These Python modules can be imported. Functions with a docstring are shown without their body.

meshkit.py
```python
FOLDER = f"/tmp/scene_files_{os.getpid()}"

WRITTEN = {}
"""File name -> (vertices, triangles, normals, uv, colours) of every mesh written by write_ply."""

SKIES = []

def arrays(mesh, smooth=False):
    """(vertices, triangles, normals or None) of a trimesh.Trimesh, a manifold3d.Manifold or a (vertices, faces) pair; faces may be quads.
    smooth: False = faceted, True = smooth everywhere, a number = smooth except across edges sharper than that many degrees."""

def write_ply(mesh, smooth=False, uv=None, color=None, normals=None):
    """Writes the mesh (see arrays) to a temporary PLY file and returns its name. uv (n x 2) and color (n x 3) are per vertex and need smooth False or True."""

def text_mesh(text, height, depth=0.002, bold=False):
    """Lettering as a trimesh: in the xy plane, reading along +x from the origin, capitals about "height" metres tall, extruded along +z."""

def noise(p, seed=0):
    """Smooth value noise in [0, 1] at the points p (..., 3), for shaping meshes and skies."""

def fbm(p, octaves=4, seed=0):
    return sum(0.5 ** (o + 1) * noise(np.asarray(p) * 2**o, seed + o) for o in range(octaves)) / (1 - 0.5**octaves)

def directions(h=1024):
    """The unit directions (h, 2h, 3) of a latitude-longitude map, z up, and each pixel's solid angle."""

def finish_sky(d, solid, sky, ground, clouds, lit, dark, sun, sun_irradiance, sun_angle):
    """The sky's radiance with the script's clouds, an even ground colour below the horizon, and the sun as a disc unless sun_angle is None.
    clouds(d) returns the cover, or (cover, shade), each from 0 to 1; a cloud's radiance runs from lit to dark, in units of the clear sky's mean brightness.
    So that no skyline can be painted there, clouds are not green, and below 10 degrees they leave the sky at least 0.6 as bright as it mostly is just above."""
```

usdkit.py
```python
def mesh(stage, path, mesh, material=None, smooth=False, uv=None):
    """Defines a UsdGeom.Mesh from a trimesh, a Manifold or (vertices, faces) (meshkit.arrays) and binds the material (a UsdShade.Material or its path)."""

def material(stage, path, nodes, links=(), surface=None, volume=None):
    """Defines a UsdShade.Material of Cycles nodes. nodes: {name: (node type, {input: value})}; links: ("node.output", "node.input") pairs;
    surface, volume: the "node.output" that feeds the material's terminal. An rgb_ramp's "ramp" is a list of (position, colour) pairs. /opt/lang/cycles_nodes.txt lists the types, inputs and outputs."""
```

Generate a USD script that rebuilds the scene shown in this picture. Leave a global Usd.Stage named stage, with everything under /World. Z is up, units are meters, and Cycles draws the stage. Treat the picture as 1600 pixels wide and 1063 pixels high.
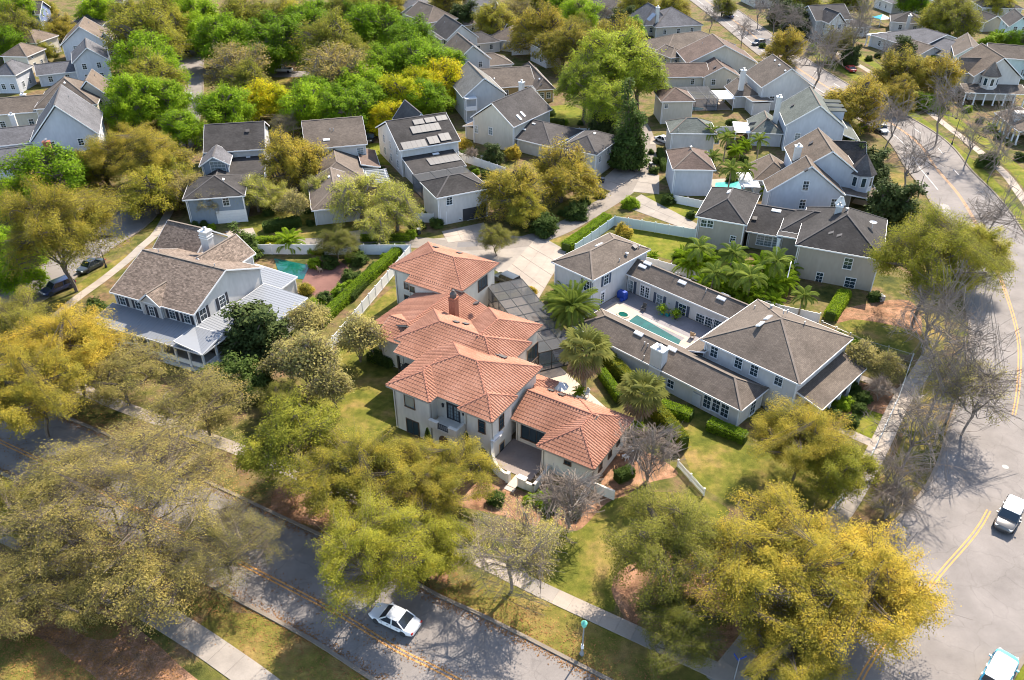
import math, random
import numpy as np, trimesh, usdkit, meshkit
from pxr import Usd, UsdGeom, UsdLux, UsdShade, Sdf, Gf
import shapely.geometry as sg

# ------------------------------------------------------------------ stage, camera, sky, sun
stage = Usd.Stage.CreateInMemory()
UsdGeom.SetStageUpAxis(stage, 'Z'); UsdGeom.SetStageMetersPerUnit(stage, 1.0)
UsdGeom.Xform.Define(stage, '/World'); UsdGeom.Scope.Define(stage, '/World/Looks')
CAM_H, PITCH, FPX = 60.0, math.radians(33.7), 1244.0          # drone height, downward pitch, focal length in photo pixels
cam = UsdGeom.Camera.Define(stage, '/World/camera')
cam.AddTranslateOp().Set(Gf.Vec3d(0, 0, CAM_H)); cam.AddRotateXOp().Set(90 - 33.7)
cam.CreateHorizontalApertureAttr(36.0); cam.CreateVerticalApertureAttr(36.0 * 680 / 1024)
cam.CreateFocalLengthAttr(36.0 * FPX / 1600); cam.CreateClippingRangeAttr(Gf.Vec2f(1, 3000))
cam.CreateExposureAttr(1.2)
SUN_AZ, SUN_EL = math.radians(57), math.radians(45)           # azimuth measured from +x towards +y
sun_dir = np.array([math.cos(SUN_EL) * math.cos(SUN_AZ), math.cos(SUN_EL) * math.sin(SUN_AZ), math.sin(SUN_EL)])
dome = UsdLux.DomeLight.Define(stage, '/World/sky')
sky = usdkit.material(stage, '/World/Looks/sky', {
    's': ('sky_texture', {'sky_type': 'single_scattering', 'sun_disc': False, 'sun_elevation': SUN_EL, 'sun_rotation': math.atan2(sun_dir[0], sun_dir[1]), 'altitude': 50.0}),
    'b': ('background_shader', {'strength': 0.142})}, [('s.color', 'b.color')], surface='b.background')
UsdShade.MaterialBindingAPI.Apply(dome.GetPrim()).Bind(sky)
dome.GetPrim().SetCustomDataByKey('kind', 'structure')
sun = UsdLux.DistantLight.Define(stage, '/World/sun')
sun.CreateIntensityAttr(1.25); sun.CreateAngleAttr(0.5); sun.CreateNormalizeAttr(True); sun.CreateColorAttr(Gf.Vec3f(1.0, 0.91, 0.79))
q = Gf.Rotation(Gf.Vec3d(0, 0, 1), Gf.Vec3d(*map(float, sun_dir))).GetQuat()
sun.AddOrientOp(UsdGeom.XformOp.PrecisionDouble).Set(Gf.Quatd(q.GetReal(), q.GetImaginary()))

# ------------------------------------------------------------------ survey: photo pixel + height -> point of the place
FW, UP = np.array([0, math.cos(PITCH), -math.sin(PITCH)]), np.array([0, math.sin(PITCH), math.cos(PITCH)])
def ray(px, py):
    return np.array([(px - 800) / FPX, 0, 0]) - (py - 531.5) / FPX * UP + FW
def at(px, py, z=0.0):
    r = ray(px, py); t = (CAM_H - z) / -r[2]
    return r[:2] * t
def pix(X, Y, Z):
    d = np.array([X, Y, Z - CAM_H]); w = d @ FW
    return 800 + FPX * d[0] / w, 531.5 - FPX * (d @ UP) / w

# ------------------------------------------------------------------ prims
USED = {}
def numbered(parent, name):
    k = USED.get((parent, name), 0); USED[(parent, name)] = k + 1
    return f'{parent}/{name}' + (f'_{k:03d}' if k else '')
def xf(loc=(0, 0, 0), rz=0.0, s=(1, 1, 1)):
    m = Gf.Matrix4d(1.0); c, n = math.cos(rz), math.sin(rz)
    m.SetRow(0, Gf.Vec4d(c * s[0], n * s[0], 0, 0)); m.SetRow(1, Gf.Vec4d(-n * s[1], c * s[1], 0, 0)); m.SetRow(2, Gf.Vec4d(0, 0, s[2], 0))
    m.SetRow(3, Gf.Vec4d(float(loc[0]), float(loc[1]), float(loc[2]), 1)); return m
def tag(p, label=None, cat=None, group=None, kind=None):
    p = p.GetPrim() if hasattr(p, 'GetPrim') else p
    for k, v in (('label', label), ('category', cat), ('group', group), ('kind', kind)):
        if v: p.SetCustomDataByKey(k, v)
    return p
def thing(name, label, cat, loc=(0, 0, 0), rz=0.0, group=None, s=(1, 1, 1)):
    x = UsdGeom.Xform.Define(stage, numbered('/World', name)); x.AddTransformOp().Set(xf(loc, rz, s))
    return tag(x, label, cat, group)
FIRST = {}
def copy_or_make(key, name, label, cat, loc, rz, s=(1, 1, 1), group=None, make=None):
    """First of a kind gets its parts from make(prim); the others reference it with their own place and label."""
    if key not in FIRST:
        p = thing(name, label, cat, loc, rz, group, s); make(p); FIRST[key] = p.GetPath(); return p
    x = UsdGeom.Xform.Define(stage, numbered('/World', name)); p = x.GetPrim()
    p.GetReferences().AddInternalReference(FIRST[key]); p.SetInstanceable(True)
    op = UsdGeom.XformOp(p.GetAttribute('xformOp:transform')) if p.HasAttribute('xformOp:transform') else x.AddTransformOp()
    op.Set(xf(loc, rz, s)); tag(p, label, cat)
    p.SetCustomDataByKey('group', group or '')
    if not group: p.ClearCustomDataByKey('group')
    return p

class MB:
    def __init__(self): self.v, self.f, self.n, self.uv = [], [], 0, []
    def add(self, v, f, uv=None):
        v = np.asarray(v, float); f = np.asarray(f, int)
        if f.ndim == 2 and f.shape[1] == 4: f = np.vstack([f[:, [0, 1, 2]], f[:, [0, 2, 3]]])
        self.v.append(v); self.f.append(f + self.n); self.n += len(v)
        self.uv.append(np.zeros((len(v), 2)) if uv is None else np.asarray(uv)); return self
    def mesh(self, m): return self.add(m.vertices, m.faces)
    def box(self, c, s, rz=0.0, tilt=None):
        x, y, z = np.array(s) / 2
        v = np.array([[i, j, k] for i in (-x, x) for j in (-y, y) for k in (-z, z)])
        if tilt is not None: v = v @ np.asarray(tilt).T
        if rz: c_, s_ = math.cos(rz), math.sin(rz); v = v @ np.array([[c_, s_, 0], [-s_, c_, 0], [0, 0, 1]])
        return self.add(v + np.asarray(c, float), [[0, 1, 3, 2], [4, 6, 7, 5], [0, 4, 5, 1], [2, 3, 7, 6], [0, 2, 6, 4], [1, 5, 7, 3]])
    def bx(self, a, b): a, b = np.array(a, float), np.array(b, float); return self.box((a + b) / 2, np.abs(b - a))
    def beam(self, p, q, w, h, up=(0, 0, 1)):
        p, q, up = map(lambda t: np.asarray(t, float), (p, q, up)); d = q - p; L = np.linalg.norm(d); d = d / L
        s = np.cross(d, up); s /= np.linalg.norm(s) + 1e-9; u = np.cross(s, d)
        v = [p + e * d * L + a * s * w / 2 + b * u * h / 2 for e in (0, 1) for a in (-1, 1) for b in (-1, 1)]
        return self.add(v, [[0, 1, 3, 2], [4, 6, 7, 5], [0, 4, 5, 1], [2, 3, 7, 6], [0, 2, 6, 4], [1, 5, 7, 3]])
    def poly(self, P, flip=False):
        P = np.asarray(P, float); k = len(P); f = [[0, i, i + 1] for i in range(1, k - 1)]
        return self.add(P, [x[::-1] for x in f] if flip else f)
    def prism(self, P, z0, z1):
        g = sg.Polygon(P)
        m = trimesh.creation.extrude_polygon(g.buffer(0), z1 - z0, engine='earcut'); m.apply_translation([0, 0, z0]); return self.mesh(m)
    def down(self, P, t):
        """A convex 3D polygon extruded straight down by t."""
        P = np.asarray(P, float); k = len(P); Q = P - [0, 0, t]
        f = [[0, i, i + 1] for i in range(1, k - 1)] + [[k, k + i + 1, k + i] for i in range(1, k - 1)]
        for i in range(k): j = (i + 1) % k; f += [[i, k + i, k + j], [i, k + j, j]]
        return self.add(np.vstack([P, Q]), f)
    def tube(self, pts, r, sides=6, cap=True):
        pts = np.asarray(pts, float); r = np.broadcast_to(r, (len(pts),)).astype(float)
        t = np.gradient(pts, axis=0); t /= np.linalg.norm(t, axis=1, keepdims=True) + 1e-12
        a = np.cross(t, np.where(np.abs(t[:, 2:]) < 0.9, [0, 0, 1.0], [1.0, 0, 0])); a /= np.linalg.norm(a, axis=1, keepdims=True) + 1e-12
        b = np.cross(t, a); g = np.arange(sides) * 2 * np.pi / sides
        v = pts[:, None] + r[:, None, None] * (np.cos(g)[None, :, None] * a[:, None] + np.sin(g)[None, :, None] * b[:, None])
        f = [[i * sides + j, i * sides + (j + 1) % sides, (i + 1) * sides + (j + 1) % sides, (i + 1) * sides + j] for i in range(len(pts) - 1) for j in range(sides)]
        self.add(v.reshape(-1, 3), f)
        if cap:
            for e in (0, len(pts) - 1): self.add(v[e], [[0, j, j + 1] for j in range(1, sides - 1)])
        return self
    def lathe(self, prof, c=(0, 0, 0), sides=12):
        prof = np.asarray(prof, float); g = np.arange(sides) * 2 * np.pi / sides; k = len(prof)
        v = np.stack([prof[:, None, 0] * np.cos(g), prof[:, None, 0] * np.sin(g), np.repeat(prof[:, None, 1], sides, 1)], -1).reshape(-1, 3) + c
        return self.add(v, [[i * sides + j, i * sides + (j + 1) % sides, (i + 1) * sides + (j + 1) % sides, (i + 1) * sides + j] for i in range(k - 1) for j in range(sides)])
    def build(self, parent, name, mat, kind=None, smooth=False, uv=False, label=None):
        if not self.v: return None
        parent = str(parent.GetPath()) if hasattr(parent, 'GetPath') else (parent or '/World')
        v, f = np.vstack(self.v), np.vstack(self.f)
        m = usdkit.mesh(stage, numbered(parent, name), (v, f), mat, smooth, np.vstack(self.uv) if uv and not smooth else None)
        tag(m, label=label, kind=kind); return m.GetPrim()

# ------------------------------------------------------------------ materials
MATS = {}
def mat(name, nodes, links, surface='p.BSDF', volume=None):
    MATS[name] = usdkit.material(stage, '/World/Looks/' + name, nodes, links, surface=surface, volume=volume); return MATS[name]
def noisy(name, stops, scale=1.0, detail=5, rough=0.8, bump=0.0, bscale=8.0, scale2=None, mixf=0.4, spec=0.3, metal=0.0, stretch=(1, 1, 1), rr=0.6):
    """Colour from two noises on the position, fine relief from a third."""
    n = {'g': ('geometry', {}), 'm': ('mapping', {'scale': stretch}), 'a': ('noise_texture', {'scale': scale, 'detail': detail, 'roughness': rr}),
         'b': ('noise_texture', {'scale': scale2 or scale * 9, 'detail': 3}), 'x': ('mix_float', {'fac': mixf}), 'r': ('rgb_ramp', {'ramp': stops}),
         'p': ('principled_bsdf', {'roughness': rough, 'specular_ior_level': spec, 'metallic': metal})}
    l = [('g.position', 'm.vector'), ('m.vector', 'a.vector'), ('m.vector', 'b.vector'), ('a.fac', 'x.a'), ('b.fac', 'x.b'), ('x.result', 'r.fac'), ('r.color', 'p.base_color')]
    if bump:
        n['c'] = ('noise_texture', {'scale': bscale, 'detail': 4}); n['u'] = ('bump', {'strength': bump, 'distance': 0.03})
        l += [('g.position', 'c.vector'), ('c.fac', 'u.height'), ('u.normal', 'p.normal')]
    return mat(name, n, l)
def around(c, d=0.12, lo=0.3, hi=0.7):
    c = np.array(c, float); return [(lo, tuple(c * (1 - d))), (hi, tuple(np.minimum(c * (1 + d), 1)))]
def plain(name, c, rough=0.5, metal=0.0, spec=0.5, d=0.06, scale=3.0):
    return noisy(name, around(c, d), scale=scale, rough=rough, metal=metal, spec=spec)
def wall_mat(name, c, d=0.13):
    """Painted siding or stucco: slight streaks and dirt, fine relief."""
    return noisy(name, around(c, d, 0.3, 0.7), scale=0.5, scale2=2.5, detail=6, rough=0.85, bump=0.15, bscale=25, stretch=(1, 1, 0.35), spec=0.2)
def shingle_mat(name, c, d=0.28, streak=0.25):
    """Asphalt shingles: courses of tabs that each differ a little, plus broad weather stains."""
    c = np.array(c, float)
    n = {'uv': ('attribute', {'attribute': 'st'}), 'b': ('brick_texture', {'color1': tuple(c * (1 - d)), 'color2': tuple(c * (1 + d)), 'mortar': tuple(c * 0.62), 'scale': 1.0, 'mortar_size': 0.012, 'brick_width': 0.42, 'row_height': 0.17}),
         'g': ('geometry', {}), 'n': ('noise_texture', {'scale': 0.35, 'detail': 6, 'roughness': 0.62}), 'q': ('noise_texture', {'scale': 3.0, 'detail': 3}), 'r': ('rgb_ramp', {'ramp': [(0.3, (1 - streak,) * 3), (0.7, (1 + streak * 0.7,) * 3)]}),
         'r2': ('rgb_ramp', {'ramp': [(0.3, (1 - d * 0.8,) * 3), (0.7, (1 + d * 0.8,) * 3)]}),
         'x': ('mix', {'mix_type': 'multiply', 'fac': 1.0}), 'y': ('mix', {'mix_type': 'multiply', 'fac': 1.0}), 'u': ('bump', {'strength': 0.5, 'distance': 0.01}), 'p': ('principled_bsdf', {'roughness': 0.95, 'specular_ior_level': 0.15})}
    return mat(name, n, [('uv.vector', 'b.vector'), ('g.position', 'n.vector'), ('g.position', 'q.vector'), ('n.fac', 'r.fac'), ('q.fac', 'r2.fac'), ('b.color', 'x.color1'), ('r.color', 'x.color2'), ('x.color', 'y.color1'), ('r2.color', 'y.color2'), ('y.color', 'p.base_color'), ('b.fac', 'u.height'), ('u.normal', 'p.normal')])
def leaf_mat(name, stops, trans=0.35, cs=0.8):
    n = {'g': ('geometry', {}), 'a': ('noise_texture', {'scale': cs, 'detail': 5, 'roughness': 0.65}), 'o': ('object_info', {}), 'k': ('mix_float', {'fac': 0.2}), 'k2': ('mix_float', {'fac': 0.16}), 'r': ('rgb_ramp', {'ramp': stops}),
         'd': ('principled_bsdf', {'roughness': 0.7, 'specular_ior_level': 0.06}), 't': ('translucent_bsdf', {}), 'm': ('mix_closure', {'fac': trans})}
    return mat(name, n, [('g.position', 'a.vector'), ('a.fac', 'k.a'), ('g.random_per_island', 'k.b'), ('k.result', 'k2.a'), ('o.random', 'k2.b'), ('k2.result', 'r.fac'), ('r.color', 'd.base_color'), ('r.color', 't.color'), ('d.BSDF', 'm.closure1'), ('t.BSDF', 'm.closure2')], surface='m.closure')
L = leaf_mat
L('leaf_gold', [(0.28, (0.175, 0.17, 0.026)), (0.42, (0.37, 0.30, 0.04)), (0.54, (0.56, 0.40, 0.052)), (0.70, (0.68, 0.40, 0.058))], trans=0.38)
L('leaf_olive', [(0.28, (0.155, 0.17, 0.022)), (0.42, (0.315, 0.30, 0.034)), (0.54, (0.47, 0.395, 0.044)), (0.70, (0.58, 0.41, 0.05))], trans=0.38)
L('leaf_dull', [(0.28, (0.10, 0.11, 0.02)), (0.42, (0.205, 0.20, 0.035)), (0.54, (0.32, 0.285, 0.05)), (0.70, (0.43, 0.345, 0.06))], trans=0.36)
L('leaf_sparse', [(0.28, (0.15, 0.14, 0.04)), (0.42, (0.29, 0.245, 0.07)), (0.54, (0.42, 0.325, 0.092)), (0.70, (0.51, 0.345, 0.11))], trans=0.38)
L('leaf_green', [(0.28, (0.09, 0.165, 0.009)), (0.42, (0.20, 0.32, 0.013)), (0.54, (0.34, 0.46, 0.019)), (0.70, (0.50, 0.53, 0.023))], trans=0.38)
L('leaf_lime', [(0.28, (0.25, 0.29, 0.01)), (0.42, (0.47, 0.46, 0.013)), (0.54, (0.70, 0.55, 0.014)), (0.70, (0.78, 0.52, 0.015))], trans=0.38)
L('leaf_willow', [(0.28, (0.16, 0.21, 0.018)), (0.45, (0.33, 0.39, 0.034)), (0.62, (0.50, 0.51, 0.055))], trans=0.38)
L('leaf_dark', [(0.2, (0.035, 0.05, 0.016)), (0.5, (0.075, 0.10, 0.028)), (0.7, (0.16, 0.165, 0.06)), (0.88, (0.40, 0.34, 0.17))], trans=0.12, cs=1.2)
L('leaf_pale', [(0.3, (0.24, 0.215, 0.07)), (0.5, (0.42, 0.355, 0.115)), (0.7, (0.54, 0.42, 0.16))])
L('leaf_fresh', [(0.3, (0.26, 0.27, 0.045)), (0.45, (0.44, 0.43, 0.075)), (0.6, (0.62, 0.56, 0.11))])
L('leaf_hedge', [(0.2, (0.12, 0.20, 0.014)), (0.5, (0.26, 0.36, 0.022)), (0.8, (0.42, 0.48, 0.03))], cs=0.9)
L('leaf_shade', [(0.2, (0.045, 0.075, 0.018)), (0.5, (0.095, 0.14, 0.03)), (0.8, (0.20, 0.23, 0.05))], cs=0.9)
L('leaf_croton', [(0.2, (0.14, 0.17, 0.02)), (0.5, (0.34, 0.32, 0.028)), (0.8, (0.46, 0.33, 0.045)), (0.92, (0.42, 0.16, 0.06))], cs=1.4)
L('leaf_palm', [(0.2, (0.12, 0.17, 0.03)), (0.5, (0.28, 0.33, 0.06)), (0.8, (0.48, 0.46, 0.11))], cs=0.8, trans=0.25)
L('leaf_palm_pale', [(0.2, (0.19, 0.20, 0.055)), (0.5, (0.36, 0.36, 0.11)), (0.8, (0.52, 0.46, 0.19))], cs=0.8, trans=0.25)
L('leaf_litter', [(0.2, (0.16, 0.085, 0.035)), (0.5, (0.30, 0.15, 0.055)), (0.8, (0.42, 0.24, 0.10))], trans=0.1)
noisy('bark', [(0.3, (0.07, 0.054, 0.04)), (0.7, (0.17, 0.135, 0.105))], scale=2.5, rough=0.95, bump=0.5, bscale=12)
noisy('bark_grey', [(0.3, (0.13, 0.102, 0.083)), (0.7, (0.27, 0.22, 0.182))], scale=2.5, rough=0.95, bump=0.5, bscale=12)
noisy('twig_brown', [(0.3, (0.17, 0.132, 0.10)), (0.7, (0.30, 0.24, 0.188))], scale=1.5, rough=0.95)
noisy('twig_grey', [(0.3, (0.19, 0.165, 0.145)), (0.7, (0.36, 0.32, 0.285))], scale=1.5, rough=0.95)
noisy('palm_trunk', [(0.3, (0.16, 0.12, 0.085)), (0.7, (0.34, 0.27, 0.2))], scale=4, rough=0.95, bump=0.6, bscale=18)
# ground
def ground_mat(name, stops, patchy, scale=0.16, blade=14.0):
    n = {'g': ('geometry', {}), 'a': ('noise_texture', {'scale': scale, 'detail': 7, 'roughness': 0.62}), 'b': ('noise_texture', {'scale': blade, 'detail': 3}), 'c': ('noise_texture', {'scale': 1.3, 'detail': 4}),
         'r': ('rgb_ramp', {'ramp': stops}), 'r2': ('rgb_ramp', {'ramp': [(0.25, (0.5,) * 3), (0.75, (1.4,) * 3)]}), 'r3': ('rgb_ramp', {'ramp': [(0.3, (0.62, 0.68, 0.62)), (0.7, (1.32, 1.24, 1.2))]}),
         'x': ('mix', {'mix_type': 'multiply', 'fac': patchy}), 'y': ('mix', {'mix_type': 'multiply', 'fac': patchy}), 'u': ('bump', {'strength': 0.7, 'distance': 0.05}), 'p': ('principled_bsdf', {'roughness': 0.95, 'specular_ior_level': 0.1})}
    return mat(name, n, [('g.position', 'a.vector'), ('g.position', 'b.vector'), ('g.position', 'c.vector'), ('a.fac', 'r.fac'), ('b.fac', 'r2.fac'), ('c.fac', 'r3.fac'), ('r.color', 'x.color1'), ('r2.color', 'x.color2'), ('x.color', 'y.color1'), ('r3.color', 'y.color2'), ('y.color', 'p.base_color'), ('b.fac', 'u.height'), ('u.normal', 'p.normal')])
ground_mat('ground', [(0.32, (0.055, 0.065, 0.018)), (0.43, (0.10, 0.10, 0.024)), (0.52, (0.155, 0.125, 0.05)), (0.6, (0.17, 0.11, 0.065)), (0.72, (0.09, 0.085, 0.025))], 1.0, scale=0.22)
ground_mat('lawn', [(0.32, (0.075, 0.088, 0.014)), (0.45, (0.118, 0.122, 0.02)), (0.55, (0.175, 0.15, 0.034)), (0.66, (0.26, 0.18, 0.065))], 0.85, scale=0.28)
ground_mat('lawn_bright', [(0.32, (0.088, 0.118, 0.012)), (0.52, (0.145, 0.155, 0.018)), (0.7, (0.22, 0.185, 0.04))], 0.7, scale=0.3)
ground_mat('lawn_dry', [(0.3, (0.115, 0.118, 0.02)), (0.5, (0.18, 0.148, 0.038)), (0.68, (0.26, 0.17, 0.068))], 0.9, scale=0.3)
ground_mat('mulch', [(0.3, (0.15, 0.078, 0.045)), (0.5, (0.27, 0.15, 0.09)), (0.7, (0.38, 0.225, 0.145))], 1.0, scale=0.5, blade=9)
def paved(name, c, crack=0.0, cell=0.35, d=0.2):
    c = np.array(c, float)
    n = {'g': ('geometry', {}), 'a': ('noise_texture', {'scale': 0.25, 'detail': 8, 'roughness': 0.65}), 'b': ('noise_texture', {'scale': 22.0, 'detail': 2}), 'r': ('rgb_ramp', {'ramp': [(0.3, tuple(c * (1 - d))), (0.7, tuple(c * (1 + d)))]}),
         'r2': ('rgb_ramp', {'ramp': [(0.3, (0.86,) * 3), (0.7, (1.12,) * 3)]}), 'x': ('mix', {'mix_type': 'multiply', 'fac': 1.0}), 'nv': ('noise_texture', {'scale': 0.6, 'detail': 3}), 'vm': ('vector_math', {'math_type': 'multiply_add', 'vector2': (1.6, 1.6, 0.0)}),
         'v': ('voronoi_texture', {'feature': 'distance_to_edge', 'scale': cell}), 'r3': ('rgb_ramp', {'ramp': [(0.0, (1 - crack,) * 3), (0.006, (1 - crack,) * 3), (0.016, (1.0,) * 3), (1, (1.0,) * 3)]}), 'y': ('mix', {'mix_type': 'multiply', 'fac': 1.0}),
         'p': ('principled_bsdf', {'roughness': 0.9, 'specular_ior_level': 0.2})}
    return mat(name, n, [('g.position', 'a.vector'), ('g.position', 'b.vector'), ('g.position', 'nv.vector'), ('nv.color', 'vm.vector1'), ('g.position', 'vm.vector3'), ('vm.vector', 'v.vector'), ('a.fac', 'r.fac'), ('b.fac', 'r2.fac'), ('v.distance', 'r3.fac'), ('r.color', 'x.color1'), ('r2.color', 'x.color2'), ('x.color', 'y.color1'), ('r3.color', 'y.color2'), ('y.color', 'p.base_color')])
paved('asphalt', (0.205, 0.182, 0.165), 0.13, 0.3)
paved('asphalt_alley', (0.22, 0.19, 0.16), 0.12, 0.3)
paved('kerb_stone', (0.20, 0.165, 0.13), 0.0)
paved('concrete', (0.325, 0.272, 0.222), 0.0)
paved('concrete_grey', (0.28, 0.245, 0.208), 0.0)
paved('paver_pink', (0.25, 0.205, 0.178), 0.3, 2.2)
paved('paver_red', (0.17, 0.085, 0.068), 0.3, 2.2)
paved('paver_grey', (0.25, 0.225, 0.225), 0.3, 2.0)
paved('travertine', (0.46, 0.37, 0.29), 0.2, 1.4)
plain('paint_orange', (0.52, 0.255, 0.075), 0.85, d=0.25, scale=2.0); plain('paint_white', (0.58, 0.55, 0.52), 0.85, d=0.12)
mat('water', {'g': ('geometry', {}), 'n': ('noise_texture', {'scale': 0.9, 'detail': 3}), 'r': ('rgb_ramp', {'ramp': [(0.3, (0.002, 0.055, 0.042)), (0.7, (0.005, 0.095, 0.073))]}), 'w': ('noise_texture', {'scale': 2.5}), 'u': ('bump', {'strength': 0.15, 'distance': 0.05}), 'p': ('principled_bsdf', {'roughness': 0.05, 'specular_ior_level': 0.5})},
    [('g.position', 'n.vector'), ('n.fac', 'r.fac'), ('r.color', 'p.base_color'), ('g.position', 'w.vector'), ('w.fac', 'u.height'), ('u.normal', 'p.normal')])
plain('water_pale', (0.10, 0.42, 0.36), 0.06)
# buildings
wall_mat('stucco_cream', (0.62, 0.565, 0.47)); wall_mat('siding_white', (0.485, 0.46, 0.425)); wall_mat('siding_pale_grey', (0.40, 0.40, 0.395)); wall_mat('siding_tan', (0.33, 0.29, 0.235))
wall_mat('siding_blue', (0.42, 0.43, 0.45)); wall_mat('siding_ochre', (0.32, 0.225, 0.10)); wall_mat('siding_cream', (0.45, 0.41, 0.335)); wall_mat('siding_slate', (0.20, 0.235, 0.27)); wall_mat('siding_navy', (0.16, 0.20, 0.33)); wall_mat('siding_mint', (0.46, 0.56, 0.54))
shingle_mat('shingle_brown', (0.142, 0.115, 0.093), d=0.13); shingle_mat('shingle_mottled', (0.185, 0.142, 0.112), d=0.36, streak=0.12); shingle_mat('shingle_dark', (0.058, 0.053, 0.05), d=0.12, streak=0.35); shingle_mat('shingle_charcoal', (0.085, 0.077, 0.073), d=0.12, streak=0.3)
shingle_mat('shingle_tan', (0.155, 0.12, 0.092), d=0.13); shingle_mat('shingle_rust', (0.145, 0.104, 0.084), d=0.13); shingle_mat('shingle_green', (0.13, 0.142, 0.125), d=0.13); shingle_mat('shingle_grey', (0.125, 0.122, 0.128), d=0.13); shingle_mat('shingle_pale', (0.18, 0.172, 0.155), d=0.13)
noisy('roof_tile', [(0.28, (0.20, 0.09, 0.054)), (0.5, (0.335, 0.16, 0.102)), (0.72, (0.45, 0.24, 0.165))], scale=4.5, scale2=0.35, detail=4, mixf=0.45, rough=0.85, spec=0.2, bump=0.1, bscale=30)
noisy('ridge_tile', [(0.3, (0.22, 0.09, 0.056)), (0.7, (0.34, 0.15, 0.098))], scale=3.0, rough=0.85)
noisy('ridge_brown', around((0.185, 0.152, 0.125), .2), scale=1.5, rough=.95, spec=.1); noisy('ridge_dark', around((0.10, 0.092, 0.088), .2), scale=1.5, rough=.95, spec=.1)
noisy('brick_red', [(0.3, (0.20, 0.07, 0.04)), (0.7, (0.36, 0.14, 0.085))], scale=6.0, rough=0.9, bump=0.4, bscale=14)
plain('trim_white', (0.66, 0.65, 0.63), 0.5, d=0.05); plain('vinyl_white', (0.68, 0.67, 0.65), 0.4, d=0.05); plain('vinyl_mint', (0.52, 0.60, 0.56), 0.4, d=0.05); plain('metal_roof', (0.225, 0.235, 0.25), 0.45, metal=0.15, d=0.05); plain('shutter_dark', (0.018, 0.02, 0.028), 0.5); plain('shutter_blue', (0.045, 0.06, 0.085), 0.5)
plain('door_brown', (0.10, 0.055, 0.03), 0.5); plain('bronze', (0.03, 0.028, 0.025), 0.4, metal=0.4); plain('iron', (0.02, 0.02, 0.022), 0.5); plain('galvanised', (0.4, 0.4, 0.4), 0.4, metal=0.7); plain('vent_dark', (0.06, 0.05, 0.045), 0.6); plain('garage_white', (0.64, 0.63, 0.61), 0.5); plain('lantern_green', (0.12, 0.42, 0.33), 0.25)
mat('pane', {'d': ('principled_bsdf', {'base_color': (0.018, 0.03, 0.035), 'roughness': 0.06, 'specular_ior_level': 0.8})}, [], surface='d.BSDF')
mat('pane_pale', {'d': ('principled_bsdf', {'base_color': (0.16, 0.19, 0.19), 'roughness': 0.08, 'specular_ior_level': 0.8})}, [], surface='d.BSDF')
mat('solar', {'g': ('geometry', {}), 'p': ('principled_bsdf', {'base_color': (0.04, 0.045, 0.065), 'roughness': 0.22, 'specular_ior_level': 0.9, 'coat_weight': 0.6, 'coat_roughness': 0.1})}, [])
plain('solar_pale', (0.19, 0.175, 0.155), 0.35)
mat('screen', {'t': ('transparent_bsdf', {}), 'd': ('diffuse_bsdf', {'color': (0.10, 0.10, 0.10)}), 'm': ('mix_closure', {'fac': 0.62})}, [('t.BSDF', 'm.closure1'), ('d.BSDF', 'm.closure2')], surface='m.closure')
plain('fabric_blue', (0.012, 0.05, 0.30), 0.7); plain('fabric_white', (0.75, 0.74, 0.72), 0.8); plain('wood_tan', (0.36, 0.25, 0.15), 0.7); plain('plastic_dark', (0.03, 0.03, 0.032), 0.5); plain('plastic_grey', (0.2, 0.2, 0.2), 0.5); plain('pot_teal', (0.02, 0.20, 0.22), 0.3)
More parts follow.
